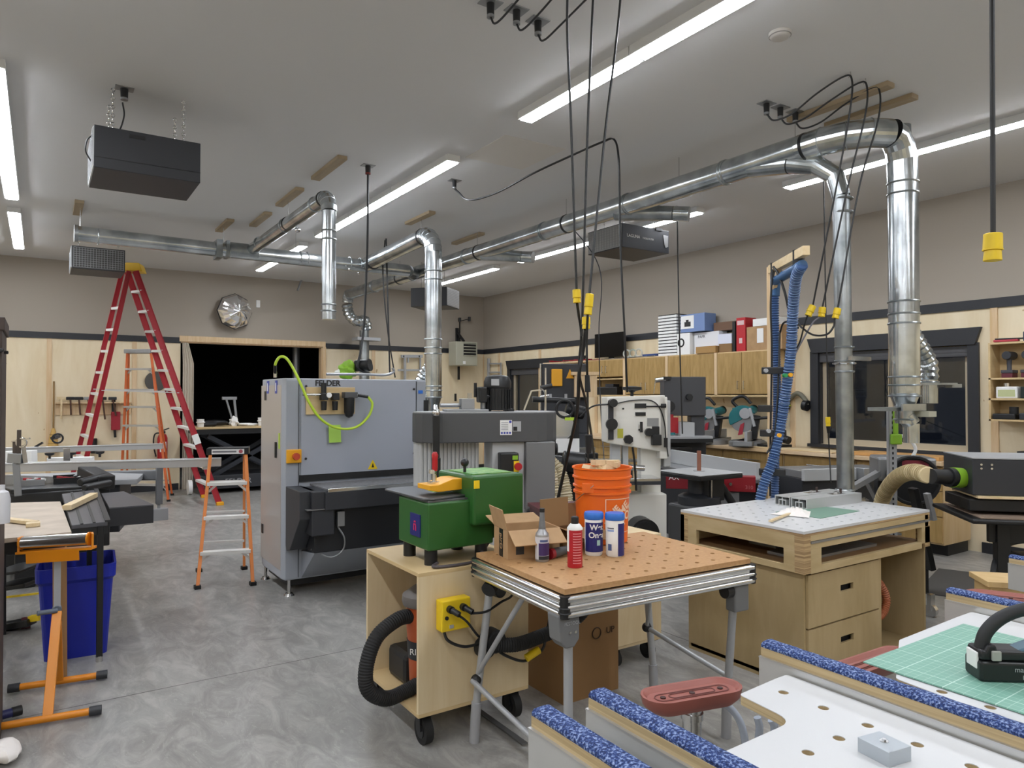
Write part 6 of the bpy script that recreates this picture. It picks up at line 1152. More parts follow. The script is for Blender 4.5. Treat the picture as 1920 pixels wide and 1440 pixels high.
# mdf top and black slatted table
T1 = .88; s = thing('mdf_top_bench', 'work surface with pale scratched board top at the left edge', 'bench', (-.2, 4.9, 0))
MB().prism([tuple(PZ(-25, 1013, T1).xy), tuple(PZ(134, 997, T1).xy), tuple(PZ(113, 940, T1).xy), tuple(PZ(-25, 944, T1).xy)], T1-.025, T1).o('board_top', mdfl, s, .002)
p = PZ(134, 997, T1); MB().box(-.6, p.x-.03, p.y+.05, p.y+.1, .78, .85).box(-.42, -.37, p.y+.03, p.y+.08, 0, .85).o('frame', blkm, s)
p0, p1, p2, p3 = PZ(134, 985, .86), PZ(202, 978, .86), PZ(180, 918, .86), PZ(116, 926, .86)
s = thing('slatted_table', 'black metal extension table with grooves and black tube legs', 'table', (.25, 5.3, 0)); MB().prism([tuple(p.xy) for p in (p0, p1, p2, p3)], .835, .86).o('table_top', mat('plate_dark', '58585c', .4, .4), s, .003); m = MB()
for t in (.28, .62): m.bar(p0.lerp(p1, t)+Vector((0, 0, .002)), p3.lerp(p2, t)+Vector((0, 0, .002)), .016, .006)
m.bar(p1+Vector((0, 0, .004)), p2+Vector((0, 0, .004)), .03, .012); m.o('groove_rail', blk, s); MB().bar(p0+Vector((0, .02, -.04)), p1+Vector((0, .02, -.04)), .03, .07).o('front_skirt', blk, s)
f_ = PZ(186, 1240, 0); MB().bar((f_.x, f_.y, .03), (f_.x, f_.y, .84), .035, .035).o('leg', blkm, s, .004); MB().cyl((f_.x, f_.y, 0), (f_.x, f_.y, .035), .02, n=14).o('levelling_foot', steel, s)
MB().bar((p0.x+.12, p0.y+.5, .0), (p0.x+.12, p0.y+.5, .83), .03, .03).o('rear_leg', blkm, s)
a, b_, c_, d_ = PZ(190, 925, .84), PZ(232, 921, .84), PZ(288, 946, .84), PZ(205, 952, .84)
s = thing('wing_plate', 'dark drop-leaf wing of the black table with a square corner', 'table wing', (a+c_)/2); MB().prism([tuple(p.xy) for p in (a, b_, c_, d_)], .83, .84).o('plate', mat('plate_dark', '58585c', .4, .4), s)
MB().bar(d_+Vector((0, 0, -.07)), c_+Vector((0, 0, -.07)), .008, .13).o('skirt', mat('skirt_black', '26272b', .45), s, .003)
def stick(p, q, w, h, lab): return MB().bar(p, q, w, h).o('wood_strip', pine, None, .002, lab, cat='wood strip')
stick(PZ(125, 952, .885), PZ(176, 928, .885), .055, .035, 'pale wooden strip across the black slatted table'); stick(PZ(-5, 972, .895), PZ(66, 980, .895), .05, .02, 'pale wooden strip on the board top at the left edge'); p = PZ(62, 981, .9); MB().box(p.x-.035, p.x+.035, p.y-.03, p.y+.03, .881, .905).o('wood_block', pine, None, .003, 'small wooden block at the end of the left strip', cat='wood block')
# orange roller stand
s = thing('roller_stand', 'orange roller stand with steel roller beside the blue bin', 'roller stand', (.05, 4.5, 0))
a, b_ = PZ(42, 1010, .93), PZ(168, 998, .93); a = PD(42, 1018, 3.85); b_ = PD(166, 1010, 3.88); dx = (b_-a).normalized()
MB().cyl(a, b_, .032, n=28).o('roller', steel, s)
for p, q in ((a, -1), (b_, 1)): MB().cyl(p, p+dx*q*.008, .036, n=20).bar(p+dx*q*.02+Vector((0, 0, .03)), p+dx*q*.02+Vector((0, 0, -.05)), .01, .06).o('end_plate', orgs, s)
c0 = a+Vector((0, 0, -.05)); c1 = b_+Vector((0, 0, -.05)); MB().bar(c0-dx*.02, c1+dx*.03, .06, .012).bar(c0+dx*.02+Vector((0, -.03, -.03)), c1-dx*.05+Vector((0, -.03, -.03)), .005, .055).o('roller_cradle', orgs, s)
mid = (a+b_)/2; mx, my = mid.x+.01, mid.y+.02; MB().bar((mx, my, .4), (mx, my, a.z-.06), .032, .032).o('inner_post', silver, s); MB().cyl((mx, my-.03, .48), (mx-.09, my-.05, .485), .013).cyl((mx, my-.03, .48), (mx, my+.03, .48), .022).o('locking_handle', mat('handle_slate', '5b6470', .5), s)
b1, b2 = PZ(0, 1362, .03), PZ(180, 1332, .03); b1 = b2+(b1-b2)*1.15; b3, b4 = PZ(25, 1290, .03), PZ(192, 1265, .03)
for p, q in ((b1, b2), (b3, b4)): MB().cyl(p, q, .018, n=16).o('base_tube', orgs, s); [MB().cyl(e-(q-p).normalized()*.03*sg, e+(q-p).normalized()*.025*sg, .024, n=14).o('end_cap', drk2, s) for e, sg in ((p, -1), (q, 1))]
n1 = b1.lerp(b2, .55); n2 = b3.lerp(b4, .5); MB().bar(n1, (mx, my-.02, .47), .045, .025).bar(n2, (mx, my+.02, .4), .045, .025).o('splayed_leg', orgs, s, .002)
q = PZ(117, 1275, 0); MB().bar((q.x-.01, q.y+.05, .005), (q.x-.02, q.y-.0, .8), .07, .02).o('leaning_board', wood('board_tan', 'a8825a', '96714a', (5, 5, .6)), None, .001, 'narrow tan board standing upright behind the roller stand', cat='board')
# blue bin
s = thing('blue_bin', 'blue plastic recycling bin under the black slatted table', 'bin', (.2, 5.4, 0)); M_ = fr(.21, 5.42, 0, R(-3)); 
def rr(a, b_, r_=.04, n=4):
    P = []
    for cx, cy, s0 in ((a-r_, b_-r_, 0), (-a+r_, b_-r_, 1), (-a+r_, -b_+r_, 2), (a-r_, -b_+r_, 3)):
        for k in range(n+1): t = (s0+k/n)*PI/2; P.append((cx+r_*math.cos(t), cy+r_*math.sin(t)))
    return P
m = MB(M_); rings = [(0, .17, .17), (.48, .2, .22), (.5, .215, .235), (.58, .218, .238), (.58, .205, .225), (.1, .17, .17), (.02, .16, .16)]; V = []; n = 20
for z, a_, b2_ in rings: V += [(x, y, z) for x, y in rr(a_, b2_)]
m.add(V, [(i*n+k, i*n+(k+1) % n, (i+1)*n+(k+1) % n, (i+1)*n+k) for i in range(len(rings)-1) for k in range(n)]); m.add(V[:n], [tuple(range(n))]); m.add(V[-n:], [tuple(range(n))]); m.o('bin_shell', blue, s)
# dolly / clutter at far left floor
s = thing('black_dolly', 'black wheeled machine base with yellow strips under the board top', 'dolly', (-.3, 5.3, 0))
MB().bar(PD(5, 1175, 5), PD(60, 1165, 5), .1, .05).bar(PD(10, 1215, 4.9), PD(58, 1208, 4.9), .12, .05).bar(PD(0, 1070, 5.2), PD(70, 1060, 5.2), .4, .02).bar(PD(0, 1100, 5.2), PD(72, 1088, 5.2), .3, .03).o('frame', blkm, s, .006)
MB().bar(PD(10, 1120, 5), PD(76, 1112, 5), .02, .012).o('yellow_strip', yel, s); MB().bar(PD(56, 1160, 5), PD(76, 1157, 5), .04, .04).o('yellow_strip', yel, s)
for px, py in ((45, 1178), (52, 1222)): p = PD(px, py, 5); p.z = max(p.z, .045); MB().cyl(p+Vector((-.015, 0, 0)), p+Vector((.015, 0, 0)), .04, n=18).o('caster_wheel', mat('wheel_maroon', '4b1d22', .5), s)
MB().bar(PD(5, 1200, 4.9), PD(5, 1000, 4.9), .04, .04).o('post', blkm, s)
s = thing('wooden_cabinet', 'dark brown wooden cabinet edge at the left border of the photo', 'cabinet', (-.9, 1.2, 0)); x, y = PD(3, 740, 3.2).xy
MB(fr(x, y, 0, R(0))).box(-.5, 0, 0, .5, 0, 2.0).o('carcass', brz, s, .004); MB(fr(x, y, 0, 0)).box(-.5, .01, -.01, .5, 1.94, 2.0).o('top_moulding', brz, s, .004)
for px, py in ((8, 657), (16, 661)): p = PD(px, py, 3.2 if px < 10 else 3.4); MB().bar(p+Vector((-.1, 0, 0)), p, .03, .015).o('black_clamp', blk, None, .004, 'small black clamp jaw poking out %s at the left border' % ('above its twin' if px < 10 else 'below its twin'), cat='clamp')
p = PD(3, 945, 3.0); MB().lathe(p.x, p.y, [(.03, -.08), (.032, .02), (.025, .05), (.012, .06), (.012, .08)], 18, z=p.z).o('white_bottle', mat('bottle_grey_white', 'c4c4c8', .4), None, 0, 'white plastic bottle cut by the left border of the photo', cat='bottle')
p = PZ(8, 1420, .02); blob((p.x-.03, p.y, .05), .1, (.9, .8, .5), 9, mat('cloth_white', 'e3ddd8', .9), 'white_rag', None, 16, .3, label='crumpled white rag on the floor in the bottom left corner', cat='rag')
p = PZ(36, 1335, .03); MB().cyl((p.x-.25, p.y-.05, .035), (p.x-.03, p.y, .035), .022, n=14).o('blue_tube', mat('tube_navy', '262a5a', .4), None, 0, 'dark blue tube end on the floor at the left edge', cat='tube'); MB().cyl((p.x-.03, p.y, .035), (p.x+.01, p.y+.01, .035), .025, n=14).o('tube_cap', blk, None, 0, 'black cap on the dark blue tube at the left edge', cat='cap')
# ================================================================ HUNG FROM THE CEILING
def chain(par, x, y, z0, z1):
    m = MB(); n = int((z1-z0)/.03)
    for i in range(n): m.ring((x, y, z0+.015+i*.03), (1, 0, 0) if i % 2 else (0, 1, 0), .012, .003, 8, 4)
    m.o('chain', steel, par)
def air_cleaner(lab, M, w, d_, z0, z1, grill, logo=None, m=drk2):
    s = thing('air_cleaner', lab, 'air filter', M.translation+Vector((0, 0, z0)), 'air filters hanging from the ceiling')
    MB(M).box(0, w, 0, d_, z0, z1).o('housing', m, s, .004)
    def gr(side):
        g = MB(M); h = MB(M)
        if side == 'L': g.box(-.006, 0, .01, d_-.01, z0+.01, z1-.01); N = 12; [h.box(-.009, -.005, .02+(d_-.04)*i/N, .024+(d_-.04)*i/N, z0+.02, z1-.02) for i in range(N+1)]; [h.box(-.009, -.005, .02, d_-.02, z0+.02+(z1-z0-.04)*i/8, z0+.023+(z1-z0-.04)*i/8) for i in range(9)]
        if side == 'F': g.box(.01, w-.01, -.006, 0, z0+.01, z1-.01); N = 18; [h.box(.02+(w-.04)*i/N, .024+(w-.04)*i/N, -.009, -.005, z0+.02, z1-.02) for i in range(N+1)]; [h.box(.02, w-.02, -.009, -.005, z0+.02+(z1-z0-.04)*i/9, z0+.023+(z1-z0-.04)*i/9) for i in range(10)]
        if side == 'R': g.box(w, w+.006, .01, d_-.01, z0+.01, z1-.01); N = 10; [h.box(w+.005, w+.009, .02, d_-.02, z0+.02+(z1-z0-.04)*i/N, z0+.026+(z1-z0-.04)*i/N) for i in range(N+1)]
        q = g.o('filter_frame', alub if side != 'F' else mat('filter_dark', '4c4c4c', .6), s); h.o('filter_mesh', silver, q)
    for g in grill: gr(g)
    return s
M = fr(.29, 5.55); s = air_cleaner('large black hanging air filter box nearest the camera, upper left', M, .67, .58, 3.19, 3.48, 'L')
for x, y in ((.41, 5.7), (.86, 5.65), (.41, 6.05), (.86, 6.05)): chain(s, x, y, 3.48, CEIL)
MB().tube([(.3, 5.7, 3.46), (.26, 5.72, 3.42), (.25, 5.72, 3.34), (.285, 5.75, 3.28)], .005, 6).o('cord', blk, s); MB().tube([(.47, 5.7, CEIL-.1), (.48, 5.7, CEIL-.2), (.44, 5.72, 3.5), (.36, 5.75, 3.49)], .006, 6).o('power_cord', blk, s)
MB().box(.5, .6, 5.545, 5.55, 3.43, 3.455).o('control_recess', blk, s); MB().box(.29, .96, 5.547, 5.55, 3.262, 3.266).o('seam', blk, s)
s = air_cleaner('hanging air filter with silver grille beside the red ladder top', fr(.32, 10.6), .6, .6, 3.26, 3.55, 'FL')
for x, y in ((.4, 10.75), (.85, 10.75)): chain(s, x, y, 3.55, CEIL)
s = air_cleaner('hanging air filter with white lettering above the wall cabinets', fr(5.46, 5.98), .74, .6, 3.32, 3.59, 'L', m=drk2)
for x, y in ((5.6, 6.1), (6.05, 6.1), (5.6, 6.45)): chain(s, x, y, 3.59, CEIL)
text('lettering', 'LAGUNA', .05, tF(5.63, 5.978, 3.46), paper, s); text('lettering', 'TOOLS FILTER', .028, tF(5.86, 5.978, 3.455), paper, s)
q = MB().prism([(6.1, 3.53), (6.18, 3.53), (6.18, 3.4), (6.14, 3.38), (6.12, 3.42)], 5.974, 5.978, 'Y').o('window_recess', alub, s); MB().box(5.98, 6.08, 5.97, 5.98, 3.57, 3.6).o('switch', blk, s)
p = PD(808, 740, 11.3); M = fr(p.x-.35*.65, p.y+.35*.77, 0, R(-50)); s = air_cleaner('small hanging air filter turned away, far back behind the drop pipe', M, .62, .55, 3.06, 3.36, 'R'); 
for x, y in ((.1, .2), (.5, .2)): q = M @ Vector((x, y, 0)); chain(s, q.x, q.y, 3.36, CEIL)
# ---- ceiling outlets with locking plugs
def outlet(x, y, lab, hub=.022, red_=False):
    s = thing('ceiling_outlet', lab, 'outlet', (x, y, CEIL-.01), 'black plugs in the ceiling outlets')
    MB().box(x-.06, x+.06, y-.045, y+.045, CEIL-.006, CEIL).o('cover_plate', alud, s, .002); MB().cyl((x, y, CEIL-.006), (x, y, CEIL-.08), hub, hub*.9, 18).o('plug', blk, s); MB().cyl((x, y, CEIL-.07), (x, y, CEIL-.085), hub*.95, n=18).o('plug_collar', mat('collar_red', '7a2a24', .5) if red_ else alud, s); return s
cg = 'black drop cords'
def conn(a, b_, lab, r_=.02, m=yel):
    a = Vector(a); b_ = Vector(b_); s = thing('cord_connector', lab, 'connector', (a+b_)/2, 'yellow cord connectors')
    MB().cyl(a, a.lerp(b_, .62), r_, r_*1.05, 12).o('upper_shell', m, s, .003); MB().cyl(a.lerp(b_, .62), b_, r_*.9, r_*1.0, 12).o('lower_shell', m, s, .002); MB().cyl(a.lerp(b_, .58), a.lerp(b_, .62), r_*1.1, n=12).o('collar', m, s); return s
A_ = [(2.06, 3.32), (2.22, 3.30), (2.39, 3.33)]; on = ['nearest the top edge', 'in the middle of its group', 'rightmost of its group']
H_ = [2.08, 2.24, 2.42]; E_ = [PD(1081, 543, 3.45), PD(1091, 630, 3.5), PD(1105, 551, 3.4)]; names = ['leftmost long drop cord hanging in the picture centre', 'middle long drop cord hanging in the picture centre', 'slanting rightmost drop cord hanging in the picture centre']
for i, (x, y) in enumerate(A_):
    outlet(x, y, 'ceiling plug %s above the picture centre' % on[i]); h = H_[i]; e = E_[i]
    cable('drop_cord', [(x, y, CEIL-.08), (x+.01, y-.04, CEIL-.13), (x+.02, y-.2, CEIL-.1), (h, 2.8, CEIL-.03), (h, 2.7, CEIL-.02), (h+.005, 2.66, CEIL-.1), (h*.9+e.x*.1, 2.67, 3.4), ((h+e.x)/2, (2.67+e.y)/2, (3.7+e.z)/2), tuple(e)], .006, blk, names[i], 'cord', group=None)
conn(PD(1081, 543, 3.45), PD(1082, 568, 3.45), 'left yellow connector of the central hanging cords'); conn(PD(1106, 551, 3.4), PD(1102, 590, 3.4), 'upper right yellow connector of the central hanging cords'); conn(PD(1099, 594, 3.45), PD(1099, 617, 3.45), 'lower yellow connector of the central hanging cords')
cable('machine_cord', [PD(1082, 568, 3.45), PD(1085, 590, 3.5), PD(1090, 630, 3.55), PD(1086, 700, 3.6), PD(1100, 760, 3.8), PD(1112, 840, 4.2), PD(1122, 930, 4.6)], .007, blk, 'black cord from the left yellow connector down behind the bucket', 'cord')
cable('machine_cord', [PD(1098, 618, 3.45), PD(1093, 660, 3.5), PD(1086, 700, 3.5), PD(1082, 770, 3.6), PD(1065, 850, 3.8), PD(1045, 940, 3.9), PD(1034, 985, 3.85), PD(1030, 1020, 3.8)], .009, blk, 'thick black cord sweeping down past the bucket to the cardboard boxes', 'cord')
cable('machine_cord', [PD(1102, 590, 3.4), PD(1100, 640, 3.45), PD(1101, 700, 3.5), PD(1102, 760, 4), PD(1103, 860, 5), PD(1105, 900, 5.2)], .006, blk, 'black cord with dark joint hanging straight below the upper right connector', 'cord')
MB().cyl(PD(1101, 703, 3.5), PD(1102, 735, 3.5), .012, .015, 12).o('cord_joint', blk2, None, .003, 'dark tapered joint on the straight central cord', cat='connector'); MB().cyl(PD(1104, 815, 3.9), PD(1104, 850, 3.9), .022, .015, 14).o('cord_joint', blk2, None, .004, 'thick dark joint on the cord above the bucket', cat='connector')
B_ = [(4.49, 3.34), (4.64, 3.33), (4.81, 3.32)]; H2 = [4.52, 4.70, 4.86]; E2 = [PD(1524, 573, 5.0), PD(1542, 576, 5.0), PD(1571, 578, 5.0)]; w3 = ['left', 'middle', 'right']
for i, (x, y) in enumerate(B_):
    outlet(x, y, '%s ceiling plug of the three looping cords at upper right' % w3[i]); h = H2[i]; e = E2[i]
    cable('drop_cord', [(x, y, CEIL-.08), (x+.02, y-.05, CEIL-.14), (x+.02, y-.2, CEIL-.14), (h, 2.95, CEIL-.06), (h, 2.75, CEIL-.015), (h, 2.69, CEIL-.06), (h-.01, 2.7, 3.55), ((h*.6+e.x*.4), 2.8, 3.1), tuple(e)], .0065, blk, '%s cord looping over its hook beside the thick duct elbow' % w3[i], 'cord')
    MB().tube([(h, 2.7, CEIL), (h, 2.7, CEIL-.02), (h+.01, 2.72, CEIL-.03)], .004, 6).o('ceiling_hook', steel, None, 0, '%s small hook in the ceiling over the looping cords' % w3[i], cat='hook')
conn(E2[0], PD(1515, 592, 5.0), 'left yellow connector beside the blue hoses', .024); conn(E2[1], PD(1540, 594, 5.0), 'middle yellow connector beside the blue hoses', .024); conn(E2[2], PD(1566, 597, 5.0), 'right yellow connector beside the blue hoses', .024)
cable('machine_cord', [PD(1565, 597, 5.0), PD(1563, 612, 5.0), PD(1550, 627, 5.0), PD(1525, 628, 5.0), PD(1503, 614, 5.1), PD(1492, 603, 5.2), PD(1470, 605, 5.25), PD(1462, 625, 5.3)], .007, blk, 'black cord sagging from the right connector to the blue hoses', 'cord')
cable('machine_cord', [PD(1514, 592, 5.0), PD(1508, 610, 5.05), PD(1500, 640, 5.1), PD(1488, 665, 5.2), PD(1475, 700, 5.25)], .006, blk, 'dark cord from the left connector slanting into the hose bundle', 'cord')
cable('machine_cord', [PD(1538, 594, 5.0), PD(1525, 604, 5.05), PD(1512, 625, 5.1), PD(1492, 662, 5.2), PD(1478, 700, 5.25)], .006, mat('cord_grey', '8c8a92', .5), 'grey cord from the middle connector slanting into the hose bundle', 'cord')
# straight drops
o_ = PZ(1867, -200, CEIL); e = PD(1862, 438, 2.55)
cable('drop_cord', [(e.x+.02, e.y, CEIL), (e.x+.01, e.y, 3.0), tuple(e)], .009, blk, 'thick straight cord hanging at the right edge of the photo', 'cord')
conn(e, PD(1861, 489, 2.55), 'big yellow connector hanging alone at the right edge', .03)
outlet(2.57, 6.34, 'ceiling plug with red collar between ducts and strip lights', .026, True)
cable('drop_cord', [(2.57, 6.34, CEIL-.08), tuple(PD(689, 450, 6.7)), tuple(PD(683, 600, 6.6)), tuple(PD(676, 660, 6.4)), tuple(PD(671, 690, 6.3)), (2.5, 6.1, 1.84)], .011, blk, 'thick cord dropping from the ceiling onto the grey machine', 'cord')
outlet(3.48, 6.30, 'ceiling plug feeding the long sagging cord in mid ceiling')
cable('drop_cord', [(3.48, 6.3, CEIL-.08), (3.5, 6.25, CEIL-.13), tuple(PD(880, 375, 6.9)), tuple(PD(930, 362, 6.7)), tuple(PD(1000, 325, 6.3)), tuple(PD(1060, 297, 6.1)), tuple(PD(1130, 266, 6.0)), (4.04, 4.52, CEIL-.01), tuple(PD(1160, 300, 5.95)), tuple(PD(1162, 400, 6.0)), tuple(PD(1165, 500, 6.0)), tuple(PD(1172, 640, 6.0)), tuple(PD(1176, 735, 6.1))], .009, blk, 'long cord sagging across the ceiling then dropping to the white bandsaw', 'cord')
cable('machine_cord', [tuple(PD(1186, 838, 5.9)), tuple(PD(1190, 870, 5.9)), tuple(PD(1193, 920, 5.9))], .009, blk, 'short thick cord below the white bandsaw head', 'cord')
outlet(6.13, 5.78, 'ceiling plug above the straight cord by the stacked cases')
cable('drop_cord', [(6.13, 5.78, CEIL-.08), (6.14, 5.77, 2.6), (6.17, 5.75, 1.2)], .008, blk, 'straight thin cord dropping in front of the stacked white cases', 'cord')
outlet(6.06, 3.89, 'ceiling plug behind the thin drop duct')
cable('drop_cord', [(6.06, 3.89, CEIL-.08), tuple(PD(1548, 560, 6.7)), tuple(PD(1551, 700, 6.7)), tuple(PD(1552, 782, 6.7))], .006, blk, 'thin cord dropping in front of the big window', 'cord')
conn(PD(1552, 782, 6.7), PD(1553, 799, 6.7), 'small yellow connector hanging in front of the big window', .022); MB().cyl(PD(1553, 799, 6.7), PD(1553, 812, 6.7), .02, .01, 10).o('plug_sleeve', blk, None, 0, 'black sleeve under the small yellow window connector', cat='plug')
cable('machine_cord', [tuple(PD(1553, 808, 6.7)), tuple(PD(1555, 850, 6.7)), tuple(PD(1558, 905, 6.6))], .006, blk, 'cord continuing below the small yellow window connector', 'cord')
outlet(.48, 5.69, 'ceiling plug above the nearest hanging air filter', .026)
cable('drop_cord', [(5.35, 6.9, CEIL), tuple(PD(1123, 500, 8.0)), tuple(PD(1123, 620, 8.0)), tuple(PD(1126, 760, 8.0)), tuple(PD(1138, 935, 6.4))], .006, drk2, 'thin grey cord hanging left of the lettered air filter', 'cord')
cable('drop_cord', [(PD(724, 425, 9.9).x, PD(724, 425, 9.9).y, CEIL), tuple(PD(727, 560, 9.9)), tuple(PD(731, 700, 9.9))], .012, blk, 'left of two thin cords hanging behind the grey machine', 'cord'); cable('drop_cord', [(PD(722, 400, 10).x, PD(722, 400, 10).y, CEIL), tuple(PD(718, 515, 10)), tuple(PD(727, 620, 10)), tuple(PD(741, 708, 10))], .01, blk, 'right slanting cord of two hanging behind the grey machine', 'cord')
for a, b_ in ((724, 9.9), (718, 10)): q = PD(a, 470, b_)
s = thing('smoke_detector', 'round white smoke detector on the ceiling at upper right', 'smoke detector', (3.68, 2.64, CEIL-.04)); MB().lathe(3.68, 2.64, [(.065, 0), (.065, -.015), (.055, -.03), (.045, -.035), (.0, -.036)], 28, z=CEIL).o('body', mat('detector', 'bdb9b3', .5), s); MB().ring((3.68, 2.64, CEIL-.02), (0, 0, 1), .062, .003, 28).o('vent_ring', mat('vent_grey', '8c8a86', .6), s)
# ---- wooden boom with blue hoses
pb = PD(1447, 740, 5.3); tz = PD(1447, 500, 5.3).z; e = PD(1512, 462, 4.55); s = thing('hose_boom', 'tall wooden boom carrying the twin blue hoses behind the white bench', 'hose boom', (pb.x, pb.y, 0))
e.z = tz-.03; MB().bar((pb.x, pb.y, 0), (pb.x, pb.y, tz), .04, .05).o('post', pinev, s, .002); MB().bar((pb.x, pb.y, tz-.02), tuple(e), .045, .06).o('arm', pine, s, .002); MB().bar(Vector((pb.x, pb.y, tz-.25)), Vector((pb.x, pb.y, tz-.05)).lerp(e, .25), .03, .03).o('brace', pinev, s, .002)
for k in (.15, .8): q = Vector((pb.x, pb.y, tz-.02)).lerp(e, k); MB().bar(q+Vector((0, 0, .035)), q+Vector((0, 0, -.11)), .02, .075).o('strap', blk, s)
MB(fr(pb.x, pb.y)).box(-.1, .3, -.03, .3, 0, .05).o('base', ply_h, s)
D = 5.2
q0 = Vector((pb.x, pb.y, tz-.02)); qa = q0.lerp(e, .9)+Vector((0, 0, -.08)); qb = q0.lerp(e, .12)+Vector((0, 0, -.1))
h = thing('blue_hose', 'upper of the two blue ribbed hoses, running up, along the arm and down', 'hose', qb)
MB().cyl(qa, qb, .033, n=18).o('arm_section', mat('hose_sleeve', '2f5a86', .4), h)
MB().hose([qb+Vector((0, 0, .0)), PD(1453, 540, 5.25), PD(1453, 600, 5.25), PD(1456, 680, 5.25), PD(1457, 760, 5.25), PD(1454, 850, 5.2), PD(1452, 950, 5.2), PD(1452, 1000, 5.2)], .028, .018, .12, 16).o('rear_section', hoseb, h)
MB().cyl(PD(1455, 505, 5.25), PD(1453, 555, 5.25), .04, .033, 18).o('sleeve', mat('hose_sleeve', '2f5a86', .4), h)
h = thing('blue_hose', 'outer blue ribbed hose hanging from the arm tip and crossing the post', 'hose', qa)
MB().hose([qa, PD(1493, 520, 4.75), PD(1487, 580, 4.9), PD(1483, 660, 5.0), PD(1474, 730, 5.05), PD(1465, 790, 5.1), PD(1450, 860, 5.1), PD(1435, 900, 5.1), PD(1424, 945, 5.1), PD(1418, 1000, 5.1)], .034, .018, .12, 16).o('hose', hoseb, h); ribs([qa, PD(1493, 520, 4.75), PD(1487, 580, 4.9), PD(1483, 660, 5.0), PD(1474, 730, 5.05), PD(1465, 790, 5.1), PD(1450, 860, 5.1), PD(1435, 900, 5.1), PD(1424, 945, 5.1), PD(1418, 1000, 5.1)], .035, .02, mat('hose_rib_pale', '7f9cc4', .4), h, .0025)
for (px, py) in ((1455, 695), (1448, 766), (1452, 812), (1450, 885)): q = PD(px, py, 5.15); qm = fr(q.x, q.y, q.z, -YAW-.3); MB(qm).box(-.1, .08 if py != 766 else 0, -.04, .0, -.025, .025).o('hose_bracket', blk, s, .006)
for (px, py, m) in ((1435, 695, silver), (1481, 703, yel2), (1440, 808, silver), (1460, 816, yel2)): q = PD(px, py, 5.0); MB().cyl(q, q+Vector((-.012, -.018, 0)), .014, n=14).o('bracket_bolt', m, s)
q = PD(1470, 704, 5.0); MB().cyl(q, q+Vector((-.02, -.03, 0)), .014).o('green_knob', mat('knob_green', '1f8a4a', .4), s)
cable('boom_cord', [PD(1450, 500, 5.1), PD(1460, 515, 5.05), PD(1472, 550, 5.0), PD(1481, 590, 5.0), PD(1488, 605, 5.0), PD(1496, 615, 5.05)], .009, blk, 'black cord running diagonally across the blue hoses at the boom top', 'cord')
cable('boom_cord', [PD(1449, 505, 5.15), PD(1445, 570, 5.15), PD(1447, 650, 5.15), PD(1446, 740, 5.15), PD(1444, 860, 5.15), PD(1444, 930, 5.15)], .007, blk, 'black cord strapped along the wooden post beside the hoses', 'cord')
cable('boom_cord', [PD(1462, 625, 5.2), PD(1460, 700, 5.15), PD(1455, 790, 5.1), PD(1448, 830, 5.1), PD(1438, 850, 5.1)], .007, blk, 'second black cord looping down between the blue hoses', 'cord')
# ================================================================ FOREGROUND ASSEMBLY TABLES
ZR = .86
fab = bpy.data.materials.new('blue_carpet'); fab.use_nodes = True; nt = fab.node_tree; b_ = nt.nodes['Principled BSDF']; co = nd(nt, 'ShaderNodeTexCoord').outputs['Object']
v = nd(nt, 'ShaderNodeTexVoronoi'); v.inputs['Scale'].default_value = 130; nt.links.new(co, v.inputs['Vector']); f = noise(nt, co, 170, (1, 1, 1), 2)
c = ramp(nt, f, [(.36, '15254f'), (.5, '2a427a'), (.66, '8b9dc4')]); nt.links.new(c, b_.inputs['Base Color']); b_.inputs['Roughness'].default_value = .9
bp = nd(nt, 'ShaderNodeBump'); bp.inputs['Strength'].default_value = .8; bp.inputs['Distance'].default_value = .004; nt.links.new(f, bp.inputs['Height']); nt.links.new(bp.outputs[0], b_.inputs['Normal'])
railm = mat('rail_aluminium', 'c6c7c6', .35, .6); edged = wood('rail_ply', 'c2ad86', 'a18c66', (2, .5, 40), .6)
def carpet_rail(x, y0, y1, lab, w=.05, zt=ZR+.055, hz=.17):
    s = thing('carpeted_rail', lab, 'rail', (x, (y0+y1)/2, zt-hz), 'blue carpeted aluminium rails')
    m = MB().box(x-w/2-.012, x-w/2-.006, y0, y1, zt-hz, zt-.035).box(x+w/2+.006, x+w/2+.012, y0, y1, zt-hz, zt-.035).box(x-w/2-.006, x+w/2+.006, y0, y1, zt-hz, zt-hz+.006); m.o('aluminium_channel', railm, s)
    MB().box(x-w/2-.014, x-w/2-.002, y0, y1, zt-.038, zt-.034).box(x+w/2+.002, x+w/2+.014, y0, y1, zt-.038, zt-.034).o('rail_lip', alub, s)
    MB().box(x-w/2-.005, x+w/2+.005, y0+.002, y1-.002, zt-hz+.006, zt-.01).o('plywood_core', edged, s); 
    fb = MB(); ny = int((y1-y0)/.02); V = []; rnd = random.Random(int(x*100))
    pr = [(-w/2-.002, -.012), (-w/2-.003, -.003), (-w/2+.004, .004), (0, .006), (w/2-.004, .004), (w/2+.003, -.003), (w/2+.002, -.012)]
    for j in range(ny+1):
        y = y0+(y1-y0)*j/ny; V += [(x+a+rnd.uniform(-.0006, .0006), y, zt+b_+rnd.uniform(-.0006, .0006)) for a, b_ in pr]
    n = len(pr); fb.add(V, [(j*n+k, j*n+k+1, (j+1)*n+k+1, (j+1)*n+k) for j in range(ny) for k in range(n-1)]+[tuple(range(n)), tuple(range(ny*n, ny*n+n))], True); fb.o('carpet_strip', fab, s)
    for yy in (y0+.25, y1-.2): MB().box(x-.02, x+.02, yy-.03, yy+.03, 0, zt-hz).o('rail_leg', blkm, s)
    return s
def xat(px, py, z=ZR+.055): return PZ(px, py, z)
r1 = xat(1015, 1328); r2 = xat(1120, 1295); r3 = xat(1438, 1203); r4 = xat(1780, 1104)
